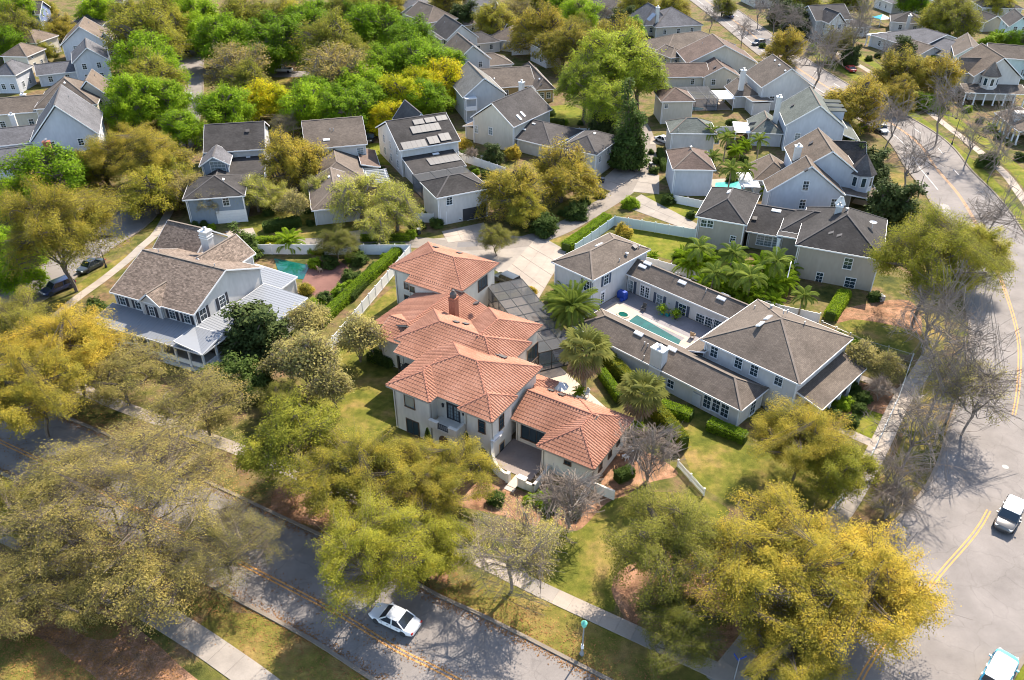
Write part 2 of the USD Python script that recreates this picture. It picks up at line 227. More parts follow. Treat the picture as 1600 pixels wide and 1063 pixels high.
def paint(name, c): mat(name, {'p': ('principled_bsdf', {'base_color': c, 'roughness': 0.3, 'coat_weight': 0.7, 'coat_roughness': 0.05})}, [])
paint('car_white', (0.68, 0.69, 0.70)); paint('car_black', (0.012, 0.014, 0.022)); paint('car_grey', (0.09, 0.085, 0.08)); paint('car_silver', (0.45, 0.47, 0.48)); paint('car_green_black', (0.03, 0.035, 0.032)); paint('car_blue', (0.03, 0.42, 0.62)); paint('car_red', (0.35, 0.02, 0.02)); paint('car_navy', (0.02, 0.03, 0.08))
plain('tyre', (0.015, 0.015, 0.016), 0.8); plain('rim', (0.35, 0.35, 0.36), 0.3, metal=0.8); mat('car_glass', {'p': ('principled_bsdf', {'base_color': (0.012, 0.016, 0.02), 'roughness': 0.03, 'specular_ior_level': 0.8})}, []); plain('lamp_red', (0.35, 0.015, 0.012), 0.2); plain('lamp_clear', (0.7, 0.7, 0.68), 0.15)
M = MATS
# ------------------------------------------------------------------ houses
def tile_slope(mb, P, pitch_row=0.45, barrel=0.36):
    """Courses of barrel tiles over one roof slope. P: eave left, eave right, then ridge right, ridge left (or one apex)."""
    P = [np.asarray(p, float) for p in P]
    a, b = P[0], P[1]; c, d = (P[2], P[3]) if len(P) == 4 else (P[2], P[2])
    U = b - a; W = np.linalg.norm(U); U /= W; N = np.cross(U, d - a if len(P) == 4 else c - a); N /= np.linalg.norm(N)
    if N[2] < 0: N = -N
    V = np.cross(N, U); top = (c - a) @ V; uL, uR = (d - a) @ U, (c - a) @ U
    n = max(1, int(round(top / pitch_row))); h = top / n
    lim = lambda v: (uL * v / top, W + (uR - W) * v / top)
    for j in range(n):
        v0, v1 = j * h - (0.05 if j == 0 else 0), (j + 1) * h
        l0, r0 = lim(max(v0, 0)); l1, r1 = lim(v1); lo, hi = min(l0, l1), max(r0, r1)
        k = np.arange(math.floor(lo / barrel * 4), math.ceil(hi / barrel * 4) + 1) * barrel / 4
        prof = np.array([0.0, 0.075, 0.105, 0.075])[np.round(k / barrel * 4).astype(int) % 4]
        x0, x1 = np.clip(k, l0, r0), np.clip(k, l1, r1); m = len(k)
        rows = [(x0, v0, np.zeros(m)), (x0, v0, prof * .9 + 0.055), (x1, v1, prof + 0.012)]
        v = np.vstack([a + x[:, None] * U + w * V + z[:, None] * N for x, w, z in rows])
        i = np.arange(m - 1); f = np.vstack([np.stack([i + r * m, i + 1 + r * m, i + 1 + (r + 1) * m, i + (r + 1) * m], 1) for r in (0, 1)])
        keep = (np.abs(x0[1:] - x0[:-1]) + np.abs(x1[1:] - x1[:-1]) > 1e-6); f = f[np.concatenate([keep, keep])]
        mb.add(v, f)
def cap_row(mb, p, q, r=0.13, step=0.42):
    p, q = np.asarray(p, float), np.asarray(q, float); L = np.linalg.norm(q - p); n = max(1, int(L / step))
    for i in range(n):
        a, b = p + (q - p) * i / n, p + (q - p) * (i + 1.12) / n
        mb.tube([a + [0, 0, 0.05], b + [0, 0, 0.02]], [r * 1.12, r * 0.88], 6)
class House:
    def __init__(s, name, label, cat, a, b, z, wall, roof, fascia='trim_white', tile=False, cap=None):
        A, B = at(*a, z), at(*b, z); s.ang = math.atan2(B[1] - A[1], B[0] - A[0]); s.o = A
        s.p = thing(name, label, cat, (A[0], A[1], 0), s.ang); s.wall, s.roof, s.fascia, s.tile, s.cap = wall, roof, fascia, tile, cap; s.wings = []
        s.trim = MB()
    def w2l(s, xy):
        d = np.asarray(xy)[:2] - s.o; c, n = math.cos(s.ang), math.sin(s.ang); return np.array([d[0] * c + d[1] * n, -d[0] * n + d[1] * c])
    def l2w(s, u, v): c, n = math.cos(s.ang), math.sin(s.ang); return s.o + [u * c - v * n, u * n + v * c]
    def loc(s, px, py, z): return s.w2l(at(px, py, z))
    def see(s, u, v, z): return pix(*s.l2w(u, v), z)
    def solve_depth(s, v0, z, pitch, ridge):
        ds = np.arange(2, 30, 0.02); e = [abs(s.loc(*ridge, z + d / 2 * pitch)[1] - v0 - d / 2) for d in ds]; return ds[int(np.argmin(e))]
    def wing(s, pts, z, kind='u', ends=(1, 1), pitch=0.5, oh=0.45, ridge=None, depth=None, base=0.0, wall=None, roof=None, walls=True, tile=None, vents=0, u0=None, u1=None, v0=None, v1=None, rise=None):
        """A rectangular wing from eave corners seen in the photo. kind: axis of the ridge ('u' along the front, 'v' into the depth, '+v','-v','+u','-u' a shed rising that way, 'flat'); ends: hipped (1) or gabled (0)."""
        q = np.array([s.loc(*p, z) for p in pts]) if len(pts) else np.zeros((1, 2))
        U0, V0 = q.min(0); U1, V1 = q.max(0)
        if ridge is not None: depth = s.solve_depth(V0, z, pitch, ridge)
        if depth is not None: V1 = V0 + depth
        U0, U1, V0, V1 = (b if a is None else a for a, b in ((u0, U0), (u1, U1), (v0, V0), (v1, V1)))
        faces, lines, gables = [], [], []; du, dv = U1 - U0, V1 - V0; top = z
        c00, c10, c11, c01 = (U0, V0, z), (U1, V0, z), (U1, V1, z), (U0, V1, z)
        if kind in ('u', 'v'):
            if kind == 'u': h = dv / 2; ln = du; P = lambda t, w, e: (U0 + t, V0 + w, z + e)
            else: h = du / 2; ln = dv; P = lambda t, w, e: (U1 - w, V0 + t, z + e)
            hp = pitch * h if rise is None else rise; top = z + hp
            e0, e1 = (h * ends[0], h * ends[1]); 
            if e0 + e1 > ln: k = ln / (e0 + e1); e0 *= k; e1 *= k
            A, B = P(e0, h, hp), P(ln - e1, h, hp)
            faces += [[P(0, 0, 0), P(ln, 0, 0), B, A], [P(ln, 2 * h, 0), P(0, 2 * h, 0), A, B]]
            lines.append((A, B))
            if ends[0]: faces.append([P(0, 2 * h, 0), P(0, 0, 0), A]); lines += [(P(0, 0, 0), A), (P(0, 2 * h, 0), A)]
            if ends[1]: faces.append([P(ln, 0, 0), P(ln, 2 * h, 0), B]); lines += [(P(ln, 0, 0), B), (P(ln, 2 * h, 0), B)]
        elif kind == 'flat': faces.append([c00, c10, c11, c01])
        else:
            d = rise if rise is not None else pitch * (dv if kind[1] == 'v' else du); top = z + d
            hi = {'+v': (0, 0, 1, 1), '-v': (1, 1, 0, 0), '+u': (0, 1, 1, 0), '-u': (1, 0, 0, 1)}[kind]
            Q = [(x, y, z + d * k) for (x, y, _), k in zip((c00, c10, c11, c01), hi)]; r = {'+v': 0, '-v': 2, '+u': 3, '-u': 1}[kind]
            faces.append(Q[r:] + Q[:r])
        tl = s.tile if tile is None else tile; rm = roof or s.roof
        body = MB()
        for F in faces:
            F = [np.array(p) for p in F]
            e = F[1] - F[0]; e = e / np.linalg.norm(e); up = np.cross(np.cross(e, F[2] - F[0]), e); up /= np.linalg.norm(up)
            P3 = np.array(F); k = len(P3); uv = np.stack([(P3 - F[0]) @ e, (P3 - F[0]) @ up], 1) + [abs(F[0][0]) * 3.1, abs(F[0][1])]
            body.add(P3, [[0, i, i + 1] for i in range(1, k - 1)], uv)
            Q3 = P3 - [0, 0, 0.16]; body.add(Q3, [[0, i + 1, i] for i in range(1, k - 1)], uv)
            for i in range(k):
                j = (i + 1) % k; body.add([P3[i], P3[j], Q3[j], Q3[i]], [[0, 3, 2, 1]], np.array([uv[i], uv[j], uv[j] + [0, .1], uv[i] + [0, .1]]))
        rp = body.build(s.p, 'roof', M[rm], uv=True)
        if tl:
            t = MB()
            for F in faces: tile_slope(t, F if len(F) == 4 and np.linalg.norm(np.subtract(F[2], F[3])) > 0.05 else F[:3])
            t.build(rp, 'roof_tiles', M['roof_tile'], kind='stuff')
            cpm = MB(); [cap_row(cpm, a, b) for a, b in lines if np.linalg.norm(np.subtract(a, b)) > 0.3]; cpm.build(rp, 'ridge_tiles', M['ridge_tile'], kind='stuff')
        elif s.cap or True:
            cpm = MB()
            for a, b in lines:
                if np.linalg.norm(np.subtract(a, b)) > 0.3: cpm.beam(np.array(a) + [0, 0, .015], np.array(b) + [0, 0, .015], 0.26, 0.05)
            cpm.build(rp, 'ridge_cap', M['ridge_dark' if rm in ('shingle_dark', 'shingle_charcoal', 'shingle_grey', 'metal_roof') else 'ridge_brown'])
        # fascia boards and gutters round every outer edge
        fb = MB(); tt = 0.055
        def edge(a, b, out):
            a, b, o = np.array(a), np.array(b), np.array([*out, 0.0]); fb.beam(a + o * tt / 2 - [0, 0, .1], b + o * tt / 2 - [0, 0, .1], tt, 0.2)
        outs = [((0, -1), V0, 1), ((1, 0), U1, 0), ((0, 1), V1, 1), ((-1, 0), U0, 0)]
        for F in faces:
            for i in range(len(F)):
                a, b = F[i], F[(i + 1) % len(F)]
                for o, val, ax in outs:
                    if abs(a[ax] - val) < 1e-6 and abs(b[ax] - val) < 1e-6 and np.linalg.norm(np.subtract(a, b)) > 0.05: edge(a, b, o)
        fb.build(s.p, 'fascia', M['bronze' if False else s.fascia])
        W = dict(U0=U0 + oh, U1=U1 - oh, V0=V0 + oh, V1=V1 - oh, z=z, top=top, kind=kind, base=base, E=(U0, U1, V0, V1))
        if walls:
            w = MB(); zz = z - 0.12
            w.bx((W['U0'], W['V0'], base), (W['U1'], W['V1'], zz))
            if kind in ('u', 'v') and not (ends[0] and ends[1]):
                h = (dv if kind == 'u' else du) / 2; hp = top - z; y = hp * (h - oh) / h
                for e, cc in ((0, 'lo'), (1, 'hi')):
                    if ends[e]: continue
                    if kind == 'u':
                        x = W['U0'] if e == 0 else W['U1'] - 0.2; m = (V0 + V1) / 2
                        w.add([(x + dx, *p) for dx in (0, .2) for p in ((W['V0'], zz), (W['V1'], zz), (m, zz + y))], [[0, 2, 1], [3, 4, 5], [0, 1, 4], [0, 4, 3], [1, 2, 5], [1, 5, 4], [2, 0, 3], [2, 3, 5]])
                    else:
                        x = W['V0'] if e == 0 else W['V1'] - 0.2; m = (U0 + U1) / 2
                        w.add([(p[0], x + dx, p[1]) for dx in (0, .2) for p in ((W['U0'], zz), (W['U1'], zz), (m, zz + y))], [[0, 1, 2], [3, 5, 4], [0, 4, 1], [0, 3, 4], [1, 5, 2], [1, 4, 5], [2, 3, 0], [2, 5, 3]])
            w.build(s.p, 'wall', M[wall or s.wall])
            for x, y in ((W['U0'] + .25, W['V0'] - .05), (W['U1'] + .05, W['V0'] + .25)): dp = MB(); dp.tube([(x, y, base + .05), (x, y, zz - .15)], .045, 6); dp.build(s.p, 'downpipe', M[s.fascia])
            cb = MB()                                               # corner boards
            if not s.tile:
                for x, y in ((W['U0'], W['V0']), (W['U1'], W['V0']), (W['U1'], W['V1']), (W['U0'], W['V1'])): cb = MB(); cb.bx((x - .07, y - .07, base), (x + .07, y + .07, zz - .01)); cb.build(s.p, 'corner_board', M[s.fascia])
        s.wings.append(W); return W
    # -- things on walls: side 'v0' faces the viewer on the left-hand street, 'u1' its right neighbour, and so on
    def on_wall(s, W, side, px, py):
        o = s.w2l((0, 0)); r = ray(px, py); c, n = math.cos(s.ang), math.sin(s.ang); d = np.array([r[0] * c + r[1] * n, -r[0] * n + r[1] * c])
        ax = 0 if side[0] == 'u' else 1; t = (W[side.upper()] - o[ax]) / d[ax]
        return (o + d * t)[1 - ax], CAM_H + r[2] * t
    def fr(s, W, side):
        """Maps (along, out, z) of a wall to the house's frame."""
        k = W[side.upper()]; sg_ = -1 if side[1] == '0' else 1
        return (lambda a, o, z: (k + sg_ * o, a, z)) if side[0] == 'u' else (lambda a, o, z: (a, k + sg_ * o, z))
    def win(s, W, side, px=None, py=None, w=1.0, h=1.5, az=None, shut=None, pane='pane', grid=(2, 3), frame='trim_white', sill=True, name='window', arch=False, label=None):
        a, z = az if az is not None else s.on_wall(W, side, px, py); f = s.fr(W, side)
        def bx(mb, a0, a1, o0, o1, z0, z1): mb.bx(f(a0, o0, z0), f(a1, o1, z1))
        m = MB(); t = 0.09
        bx(m, a - w / 2 - t, a - w / 2, -.02, .07, z - h / 2 - t, z + h / 2 + t); bx(m, a + w / 2, a + w / 2 + t, -.02, .07, z - h / 2 - t, z + h / 2 + t)
        bx(m, a - w / 2, a + w / 2, -.02, .068, z + h / 2, z + h / 2 + t); bx(m, a - w / 2 - t - .03, a + w / 2 + t + .03, -.02, .11, z - h / 2 - t - .04, z - h / 2)
        for i in range(1, grid[0]): x = a - w / 2 + w * i / grid[0]; bx(m, x - .014, x + .014, .0, .05, z - h / 2, z + h / 2)
        for i in range(1, grid[1]): y = z - h / 2 + h * i / grid[1]; b = .03 if i * 2 == grid[1] or grid[1] == 3 and i == 2 else .014; bx(m, a - w / 2, a + w / 2, .0, .048, y - b, y + b)
        p = m.build(s.p, name, M[frame], label=label)
        g = MB(); bx(g, a - w / 2, a + w / 2, .0, .02, z - h / 2, z + h / 2); g.build(p, 'pane', M[pane])
        if arch:
            g = MB(); pts = [f(a + math.cos(q) * w / 2, .03, z + h / 2 + math.sin(q) * w / 2) for q in np.linspace(0, math.pi, 9)]
            g.poly(pts); g.poly(pts, True); g.build(p, 'arched_pane', M[pane])
        if shut:
            for e in (-1, 1):
                k = MB(); c = a + e * (w / 2 + t + .26); bx(k, c - .22, c + .22, .0, .05, z - h / 2 - .08, z + h / 2 + .08)
                for i in range(5): y = z - h / 2 + h * (i + .5) / 5; bx(k, c - .17, c + .17, .04, .065, y - .06, y + .06)
                k.build(s.p, 'shutter', M[shut])
        return p
    def door(s, W, side, px=None, py=None, w=1.0, h=2.1, az=None, leaf='trim_white', frame='trim_white', glass=None, panels=1, name='door'):
        a, z = az if az is not None else s.on_wall(W, side, px, py); z = W['base'] + h / 2 + .05; f = s.fr(W, side)
        m = MB(); m.bx(f(a - w / 2 - .1, 0, z - h / 2), f(a - w / 2, .06, z + h / 2 + .1)); m.bx(f(a + w / 2, 0, z - h / 2), f(a + w / 2 + .1, .06, z + h / 2 + .1)); m.bx(f(a - w / 2, 0, z + h / 2), f(a + w / 2, .058, z + h / 2 + .1))
        p = m.build(s.p, name, M[frame]); lw = w / panels
        for i in range(panels):
            c = a - w / 2 + lw * (i + .5); k = MB(); k.bx(f(c - lw / 2 + .01, 0, z - h / 2), f(c + lw / 2 - .01, .03, z + h / 2)); k.build(p, 'door_leaf', M[leaf])
            if glass:
                for g_i in (-1, 1):
                    for r in range(4):
                        g = MB(); y = z - h * .32 + r * h * .2; g.bx(f(c + g_i * lw * .19 - lw * .15, .02, y - h * .085), f(c + g_i * lw * .19 + lw * .15, .036, y + h * .085)); g.build(p, 'pane', M[glass])
        return p
    def garage(s, W, side, px, py, w=4.8, h=2.2, az=None, open_=False):
        a, _ = az if az is not None else s.on_wall(W, side, px, py); f = s.fr(W, side); b = W['base']
        m = MB(); m.bx(f(a - w / 2 - .12, 0, b), f(a - w / 2, .05, b + h + .12)); m.bx(f(a + w / 2, 0, b), f(a + w / 2 + .12, .05, b + h + .12)); m.bx(f(a - w / 2, 0, b + h), f(a + w / 2, .048, b + h + .12))
        p = m.build(s.p, 'garage_door', M['trim_white'])
        for i in range(4):
            k = MB(); k.bx(f(a - w / 2, 0, b + h * i / 4 + .01), f(a + w / 2, .03, b + h * (i + 1) / 4 - .01))
            for j in range(4): c = a - w / 2 + w * (j + .5) / 4; k.bx(f(c - w * .1, .02, b + h * (i + .5) / 4 - .17), f(c + w * .1, .045, b + h * (i + .5) / 4 + .17))
            k.build(p, 'door_panel', M['garage_white'])
    def roof_z(s, W, u, v):
        U0, U1, V0, V1 = W['E']; k = W['kind']; hp = W['top'] - W['z']
        if k == 'u': h = (V1 - V0) / 2; return W['z'] + hp * (1 - abs(v - V0 - h) / h)
        if k == 'v': h = (U1 - U0) / 2; return W['z'] + hp * (1 - abs(u - U0 - h) / h)
        if k == '+v': return W['z'] + hp * (v - V0) / (V1 - V0)
        if k == '-v': return W['z'] + hp * (V1 - v) / (V1 - V0)
        if k == '+u': return W['z'] + hp * (u - U0) / (U1 - U0)
        return W['z']
    def on_roof(s, W, px, py):
        zs = np.arange(W['z'] - .5, W['top'] + .6, .05); best = min(zs, key=lambda z: abs(s.roof_z(W, *s.loc(px, py, z)) - z)); return (*s.loc(px, py, best), best)
    def slope_frame(s, W, u, v):
        e = .05; gu = (s.roof_z(W, u + e, v) - s.roof_z(W, u - e, v)) / (2 * e); gv = (s.roof_z(W, u, v + e) - s.roof_z(W, u, v - e)) / (2 * e)
        n = np.array([-gu, -gv, 1]); n /= np.linalg.norm(n)
        x = np.array([1, 0, gu]) if abs(gv) >= abs(gu) else np.array([0, 1, gv]); x = x / np.linalg.norm(x); return np.stack([x, np.cross(n, x), n], 1)
    def vent(s, W, *ps, kind='pipe'):
        for px, py in ps:
            u, v, z = s.on_roof(W, px, py); m = MB()
            if kind == 'pipe': m.tube([(u, v, z - .1), (u, v, z + .45)], .07, 7); m.build(s.p, 'vent_pipe', M['galvanised'])
            elif kind == 'box': m.box((u, v, z + .1), (.6, .6, .26), tilt=s.slope_frame(W, u, v)); m.box((u, v, z + .25), (.75, .75, .05), tilt=s.slope_frame(W, u, v)); m.build(s.p, 'roof_vent', M['vent_dark'])
            elif kind == 'cap': m.lathe([(.16, z - .1), (.16, z + .3), (.26, z + .3), (.26, z + .42), (.05, z + .5)], (u, v, 0), 10); m.build(s.p, 'vent_cap', M['galvanised'])
            elif kind == 'pale': m.box((u, v, z + .08), (.75, .35, .16), tilt=s.slope_frame(W, u, v)); m.build(s.p, 'roof_vent', M['trim_white'])
    def skylight(s, W, *ps, size=(1.3, .55)):
        for px, py in ps:
            u, v, z = s.on_roof(W, px, py); F = s.slope_frame(W, u, v); m = MB(); m.box((u, v, z + .06), (size[0], size[1], .16), tilt=F); p = m.build(s.p, 'skylight', M['trim_white'])
            g = MB(); g.box(np.array((u, v, z + .06)) + F[:, 2] * .085, (size[0] - .12, size[1] - .12, .02), tilt=F); g.build(p, 'skylight_dome', M['fabric_white'])
    def panels(s, W, px, py, cols, rows, pw=1.0, ph=1.7, m_='solar', lift=.12):
        u, v, z = s.on_roof(W, px, py); F = s.slope_frame(W, u, v)
        fm = MB()
        for e in (-1, 1): fm.box(np.array((u, v, z)) + F @ [0, e * rows * ph * .3, lift - .05], (cols * pw, .06, .06), tilt=F)
        fm.build(s.p, 'panel_rail', M['galvanised'])
        for i in range(cols):
            for j in range(rows):
                o = F @ [(i - (cols - 1) / 2) * pw, (j - (rows - 1) / 2) * ph, lift]; m = MB(); m.box(np.array((u, v, z)) + o, (pw - .03, ph - .03, .05), tilt=F); m.build(s.p, 'solar_panel', M[m_])
    def chimney(s, px, py, ztop, w=1.1, d=.8, z0=0.0, m='siding_white', cap='trim_white', caps=1):
        """px, py: middle of the chimney's top as seen."""
        u, v = s.loc(px, py, ztop); k = MB(); k.bx((u - w / 2, v - d / 2, z0), (u + w / 2, v + d / 2, ztop)); p = k.build(s.p, 'chimney', M[m])
        c = MB(); c.bx((u - w / 2 - .1, v - d / 2 - .1, ztop - .02), (u + w / 2 + .1, v + d / 2 + .1, ztop + .14)); c.build(p, 'chimney_cap', M[cap])
        t = MB(); t.lathe([(.2, ztop + .1), (.2, ztop + .5), (.3, ztop + .5), (.3, ztop + .56), (.02, ztop + .66)], (u, v, 0), 10); t.build(p, 'flue', M['galvanised' if caps else 'vent_dark'])
        return u, v
    def columns(s, pts, z0, z1, r=.11, m='trim_white', name='column'):
        for u, v in pts:
            k = MB(); k.bx((u - r, v - r, z0), (u + r, v + r, z1)); k.bx((u - r * 1.5, v - r * 1.5, z0), (u + r * 1.5, v + r * 1.5, z0 + .18)); k.bx((u - r * 1.5, v - r * 1.5, z1 - .15), (u + r * 1.5, v + r * 1.5, z1 - .002)); k.build(s.p, name, M[m])
    def part(s, mb, name, m, **k): return mb.build(s.p, name, M[m], **k)
    def cage(s, corners, z0, z1, nu, nv, m='bronze', walls=(1, 1, 1, 1)):
        """Screened enclosure over a rectangle in the house's frame: beams are one part each, mesh panels too."""
        (a0, b0), (a1, b1) = corners; us, vs = np.linspace(a0, a1, nu + 1), np.linspace(b0, b1, nv + 1)
        for u in us: k = MB(); k.beam((u, b0, z1), (u, b1, z1), .09, .14); k.build(s.p, 'cage_beam', M[m])
        for v in vs: k = MB(); k.beam((a0, v, z1 + .02), (a1, v, z1 + .02), .08, .1); k.build(s.p, 'cage_beam', M[m])
        for i in range(nu):
            for j in range(nv):
                k = MB(); k.poly([(us[i] + .05, vs[j] + .05, z1 + .04), (us[i + 1] - .05, vs[j] + .05, z1 + .04), (us[i + 1] - .05, vs[j + 1] - .05, z1 + .04), (us[i] + .05, vs[j + 1] - .05, z1 + .04)]); k.build(s.p, 'screen_panel', M['screen'])
        for on, (p, q), n in zip(walls, (((a0, b0), (a1, b0)), ((a1, b0), (a1, b1)), ((a1, b1), (a0, b1)), ((a0, b1), (a0, b0))), (nu, nv, nu, nv)):
            if not on: continue
            P = [np.array(p) + (np.array(q) - p) * i / n for i in range(n + 1)]
            for c in P: k = MB(); k.beam((*c, z0), (*c, z1), .08, .08, up=(1, 0, 0)); k.build(s.p, 'cage_post', M[m])
            k = MB(); k.beam((*P[0], z0 + 1.0), (*P[-1], z0 + 1.0), .05, .06); k.beam((*P[0], z0 + .05), (*P[-1], z0 + .05), .08, .1); k.build(s.p, 'cage_rail', M[m])
            for c, e in zip(P[:-1], P[1:]):
                k = MB(); k.poly([(*c, z0 + .1), (*e, z0 + .1), (*e, z1 - .1), (*c, z1 - .1)]); k.build(s.p, 'screen_panel', M['screen'])
# ------------------------------------------------------------------ vegetation
def edges_mesh(p0, p1, r0, r1, sides=5):
    d = p1 - p0; d /= np.linalg.norm(d, axis=1, keepdims=True) + 1e-9
    a = np.cross(d, np.where(np.abs(d[:, 2:]) < 0.9, [0, 0, 1.0], [1.0, 0, 0])); a /= np.linalg.norm(a, axis=1, keepdims=True) + 1e-9; b = np.cross(d, a)
    g = np.arange(sides) * 2 * np.pi / sides; o = np.cos(g)[None, :, None] * a[:, None] + np.sin(g)[None, :, None] * b[:, None]
    v = np.concatenate([p0[:, None] + r0[:, None, None] * o, (p1 + d * r1[:, None] * .3)[:, None] + r1[:, None, None] * o], 1).reshape(-1, 3)
    j = np.arange(sides); k = (j + 1) % sides; q = np.stack([j, k, k + sides, j + sides], 1)
    f = (q[None] + (np.arange(len(p0)) * 2 * sides)[:, None, None]).reshape(-1, 4); return v, f
def leaves_mesh(c, size, rng, up=0.5, aspect=0.55, out=None):
    n = len(c); N = rng.normal(size=(n, 3)); N /= np.linalg.norm(N, axis=1, keepdims=True)
    if out is not None: N = N * .7 + out * .85
    N[:, 2] += up
    N /= np.linalg.norm(N, axis=1, keepdims=True) + 1e-9
    t = rng.normal(size=(n, 3)); a = np.cross(N, t); a /= np.linalg.norm(a, axis=1, keepdims=True) + 1e-9; b = np.cross(N, a)
    s = (size * rng.uniform(0.6, 1.35, n))[:, None]; a = a * s; b = b * s * aspect
    v = np.stack([c - a, c + b + a * .1, c + a, c - b + a * .1], 1).reshape(-1, 3)
    return v, np.arange(4 * n).reshape(-1, 4)
class Skel:
    def __init__(s, p): s.P, s.par = [np.asarray(p, float)], [-1]
    def path(s, i, pts):
        for p in pts: s.P.append(np.asarray(p, float)); s.par.append(i); i = len(s.P) - 1
        return i
    def mesh(s, rtip, expo=2.3, rmax=None, sides=5, split=0.0):
        P, par = np.array(s.P), np.array(s.par); n = len(P); leafn = np.ones(n, bool); leafn[par[1:]] = False
        w = np.where(leafn, 1.0, 0.0)
        for i in range(n - 1, 0, -1): w[par[i]] += w[i]
        r = rtip * np.maximum(w, 1) ** (1 / expo)
        if rmax: r = np.where(r > 0, np.minimum(r, rmax), r) if r[0] <= rmax else rtip + (r - rtip) * (rmax - rtip) / (r[0] - rtip)
        e = np.arange(1, n); big = r[par[e]] > split if split else np.ones(n - 1, bool)
        out = []
        for m in (big, ~big): k = e[m]; out.append(edges_mesh(P[par[k]], P[k], r[par[k]] * (0.85 if split else 1), r[k], sides if m is big else 3) if len(k) else None)
        return out
def bez(a, b, c, n): t = np.linspace(0, 1, n + 1)[1:, None]; return (1 - t) ** 2 * a + 2 * t * (1 - t) * b + t * t * c
def tree_geo(seed, R=5.0, h=9.0, fork=0.28, limbs=6, ntips=260, per=120, leaf=0.22, lumps=26, flat=0.62, sig=0.5, rtip=0.022, rmax=0.34, low=-0.25, lumpr=0.36, stems=1, up=0.5, bare_twigs=0, zspread=1.0, droop=0.0, split=0.05):
    """Trunk, limbs that rise and spread, twigs out to tips gathered in lumps over the crown, leaves about the tips. Returns (wood, twigs, leaves)."""
    rng = np.random.default_rng(seed); Rz = h * (1 - fork) * flat; zc = h - Rz
    C = np.array([rng.uniform(-.08, .08) * R, rng.uniform(-.08, .08) * R, zc])
    g = math.pi * (3 - 5 ** .5); L = []
    for i in range(lumps):
        z = 1 - (1 - low) * (i + .5) / lumps; a = i * g + rng.uniform(-.35, .35); q = math.sqrt(max(0, 1 - z * z)); k = rng.uniform(.42, .92) * (1 + .12 * math.sin(3 * a + seed))
        L.append(C + np.array([q * math.cos(a) * R * k, q * math.sin(a) * R * k, z * Rz * k * zspread]))
    L = np.array(L)
    s = Skel((0, 0, 0)); nodes = []
    if stems == 1:
        top = np.array([rng.uniform(-.05, .05) * h, rng.uniform(-.05, .05) * h, fork * h]); base = s.path(0, bez(np.zeros(3), np.array([0, 0, fork * h * .5]), top, 3)); starts = [base] * limbs
    else: starts = [0] * limbs
    order = rng.permutation(limbs)
    for i in range(limbs):
        a = 2 * math.pi * i / limbs + rng.uniform(-.3, .3); el = rng.uniform(.25, 1.0) if i % 3 else rng.uniform(.9, 1.3); p = s.P[starts[i]]
        e = C + np.array([math.cos(a) * math.cos(el) * R * .62, math.sin(a) * math.cos(el) * R * .62, math.sin(el) * Rz * .6 - Rz * .1])
        m = p + (e - p) * .45 + np.array([0, 0, (e - p)[2] * (.18 if stems == 1 else -.1)]) + rng.normal(size=3) * R * .05
        if stems > 1: m = p * 0 + np.array([e[0] * .25, e[1] * .25, e[2] * .5])
        pts = bez(p, m, e, 7) + rng.normal(size=(7, 3)) * R * .016; k0 = len(s.P); s.path(starts[i], pts); nodes += list(range(k0 + 1, len(s.P)))
        for jj in range(3):
            b = k0 + rng.integers(2, 6); bp = s.P[b]; d = rng.normal(size=3); d[2] = abs(d[2]) * .5; d /= np.linalg.norm(d)
            e2 = bp + (e - p) / np.linalg.norm(e - p) * R * .28 + d * R * .33; k1 = len(s.P); s.path(b, bez(bp, (bp + e2) / 2 + [0, 0, .06 * R], e2, 4)); nodes += list(range(k1, len(s.P)))
    # lump hubs, then tips
    order = np.argsort(((L - C) ** 2).sum(1)); hub = []
    for i in order:
        nd = np.array(s.P)[nodes]; d = np.linalg.norm(nd - L[i], axis=1) + 1.2 * np.maximum(0, nd[:, 2] - L[i][2]); b = nodes[int(np.argmin(d))]; bp = s.P[b]
        k1 = len(s.P); s.path(b, bez(bp, (bp + L[i]) / 2 + rng.normal(size=3) * .04 * R + [0, 0, .05 * R], L[i] - (L[i] - C) * .12, 4)); nodes += list(range(k1, len(s.P))); hub.append((k1, len(s.P) - 1))
    tips, tdir, tbase = [], [], []; lr = lumpr * R
    for t in range(ntips):
        i = t % lumps; d = rng.normal(size=3); o = (L[i] - C) / (np.linalg.norm(L[i] - C) + 1e-6); d = d / np.linalg.norm(d) + .55 * o + [0, 0, .25]; d /= np.linalg.norm(d)
        tip = L[i] + d * lr * rng.uniform(.55, 1.0) * [1, 1, .8]; tip[2] -= droop * np.linalg.norm(tip[:2]) * rng.uniform(.3, 1)
        tip[2] = max(tip[2], .12 * h); b = rng.integers(hub[i][0] + 1, hub[i][1] + 1); bp = s.P[b]
        s.path(b, bez(bp, (bp + tip) / 2 + rng.normal(size=3) * .05 * R + [0, 0, .03 * R], tip, 3)); tips.append(tip); tdir.append(d); tbase.append(bp)
        for _ in range(bare_twigs):
            w = rng.uniform(.3, .95); q = bp + (tip - bp) * w; e = q + (tip - bp) / (np.linalg.norm(tip - bp) + 1e-6) * R * rng.uniform(.06, .16) + rng.normal(size=3) * R * .06; s.path(len(s.P) - rng.integers(1, 3), [(q + e) / 2 + rng.normal(size=3) * .01 * R, e])
    tips, tdir, tbase = map(np.array, (tips, tdir, tbase))
    wood, tw = s.mesh(rtip, 2.25, rmax, 6, split)
    lv = None
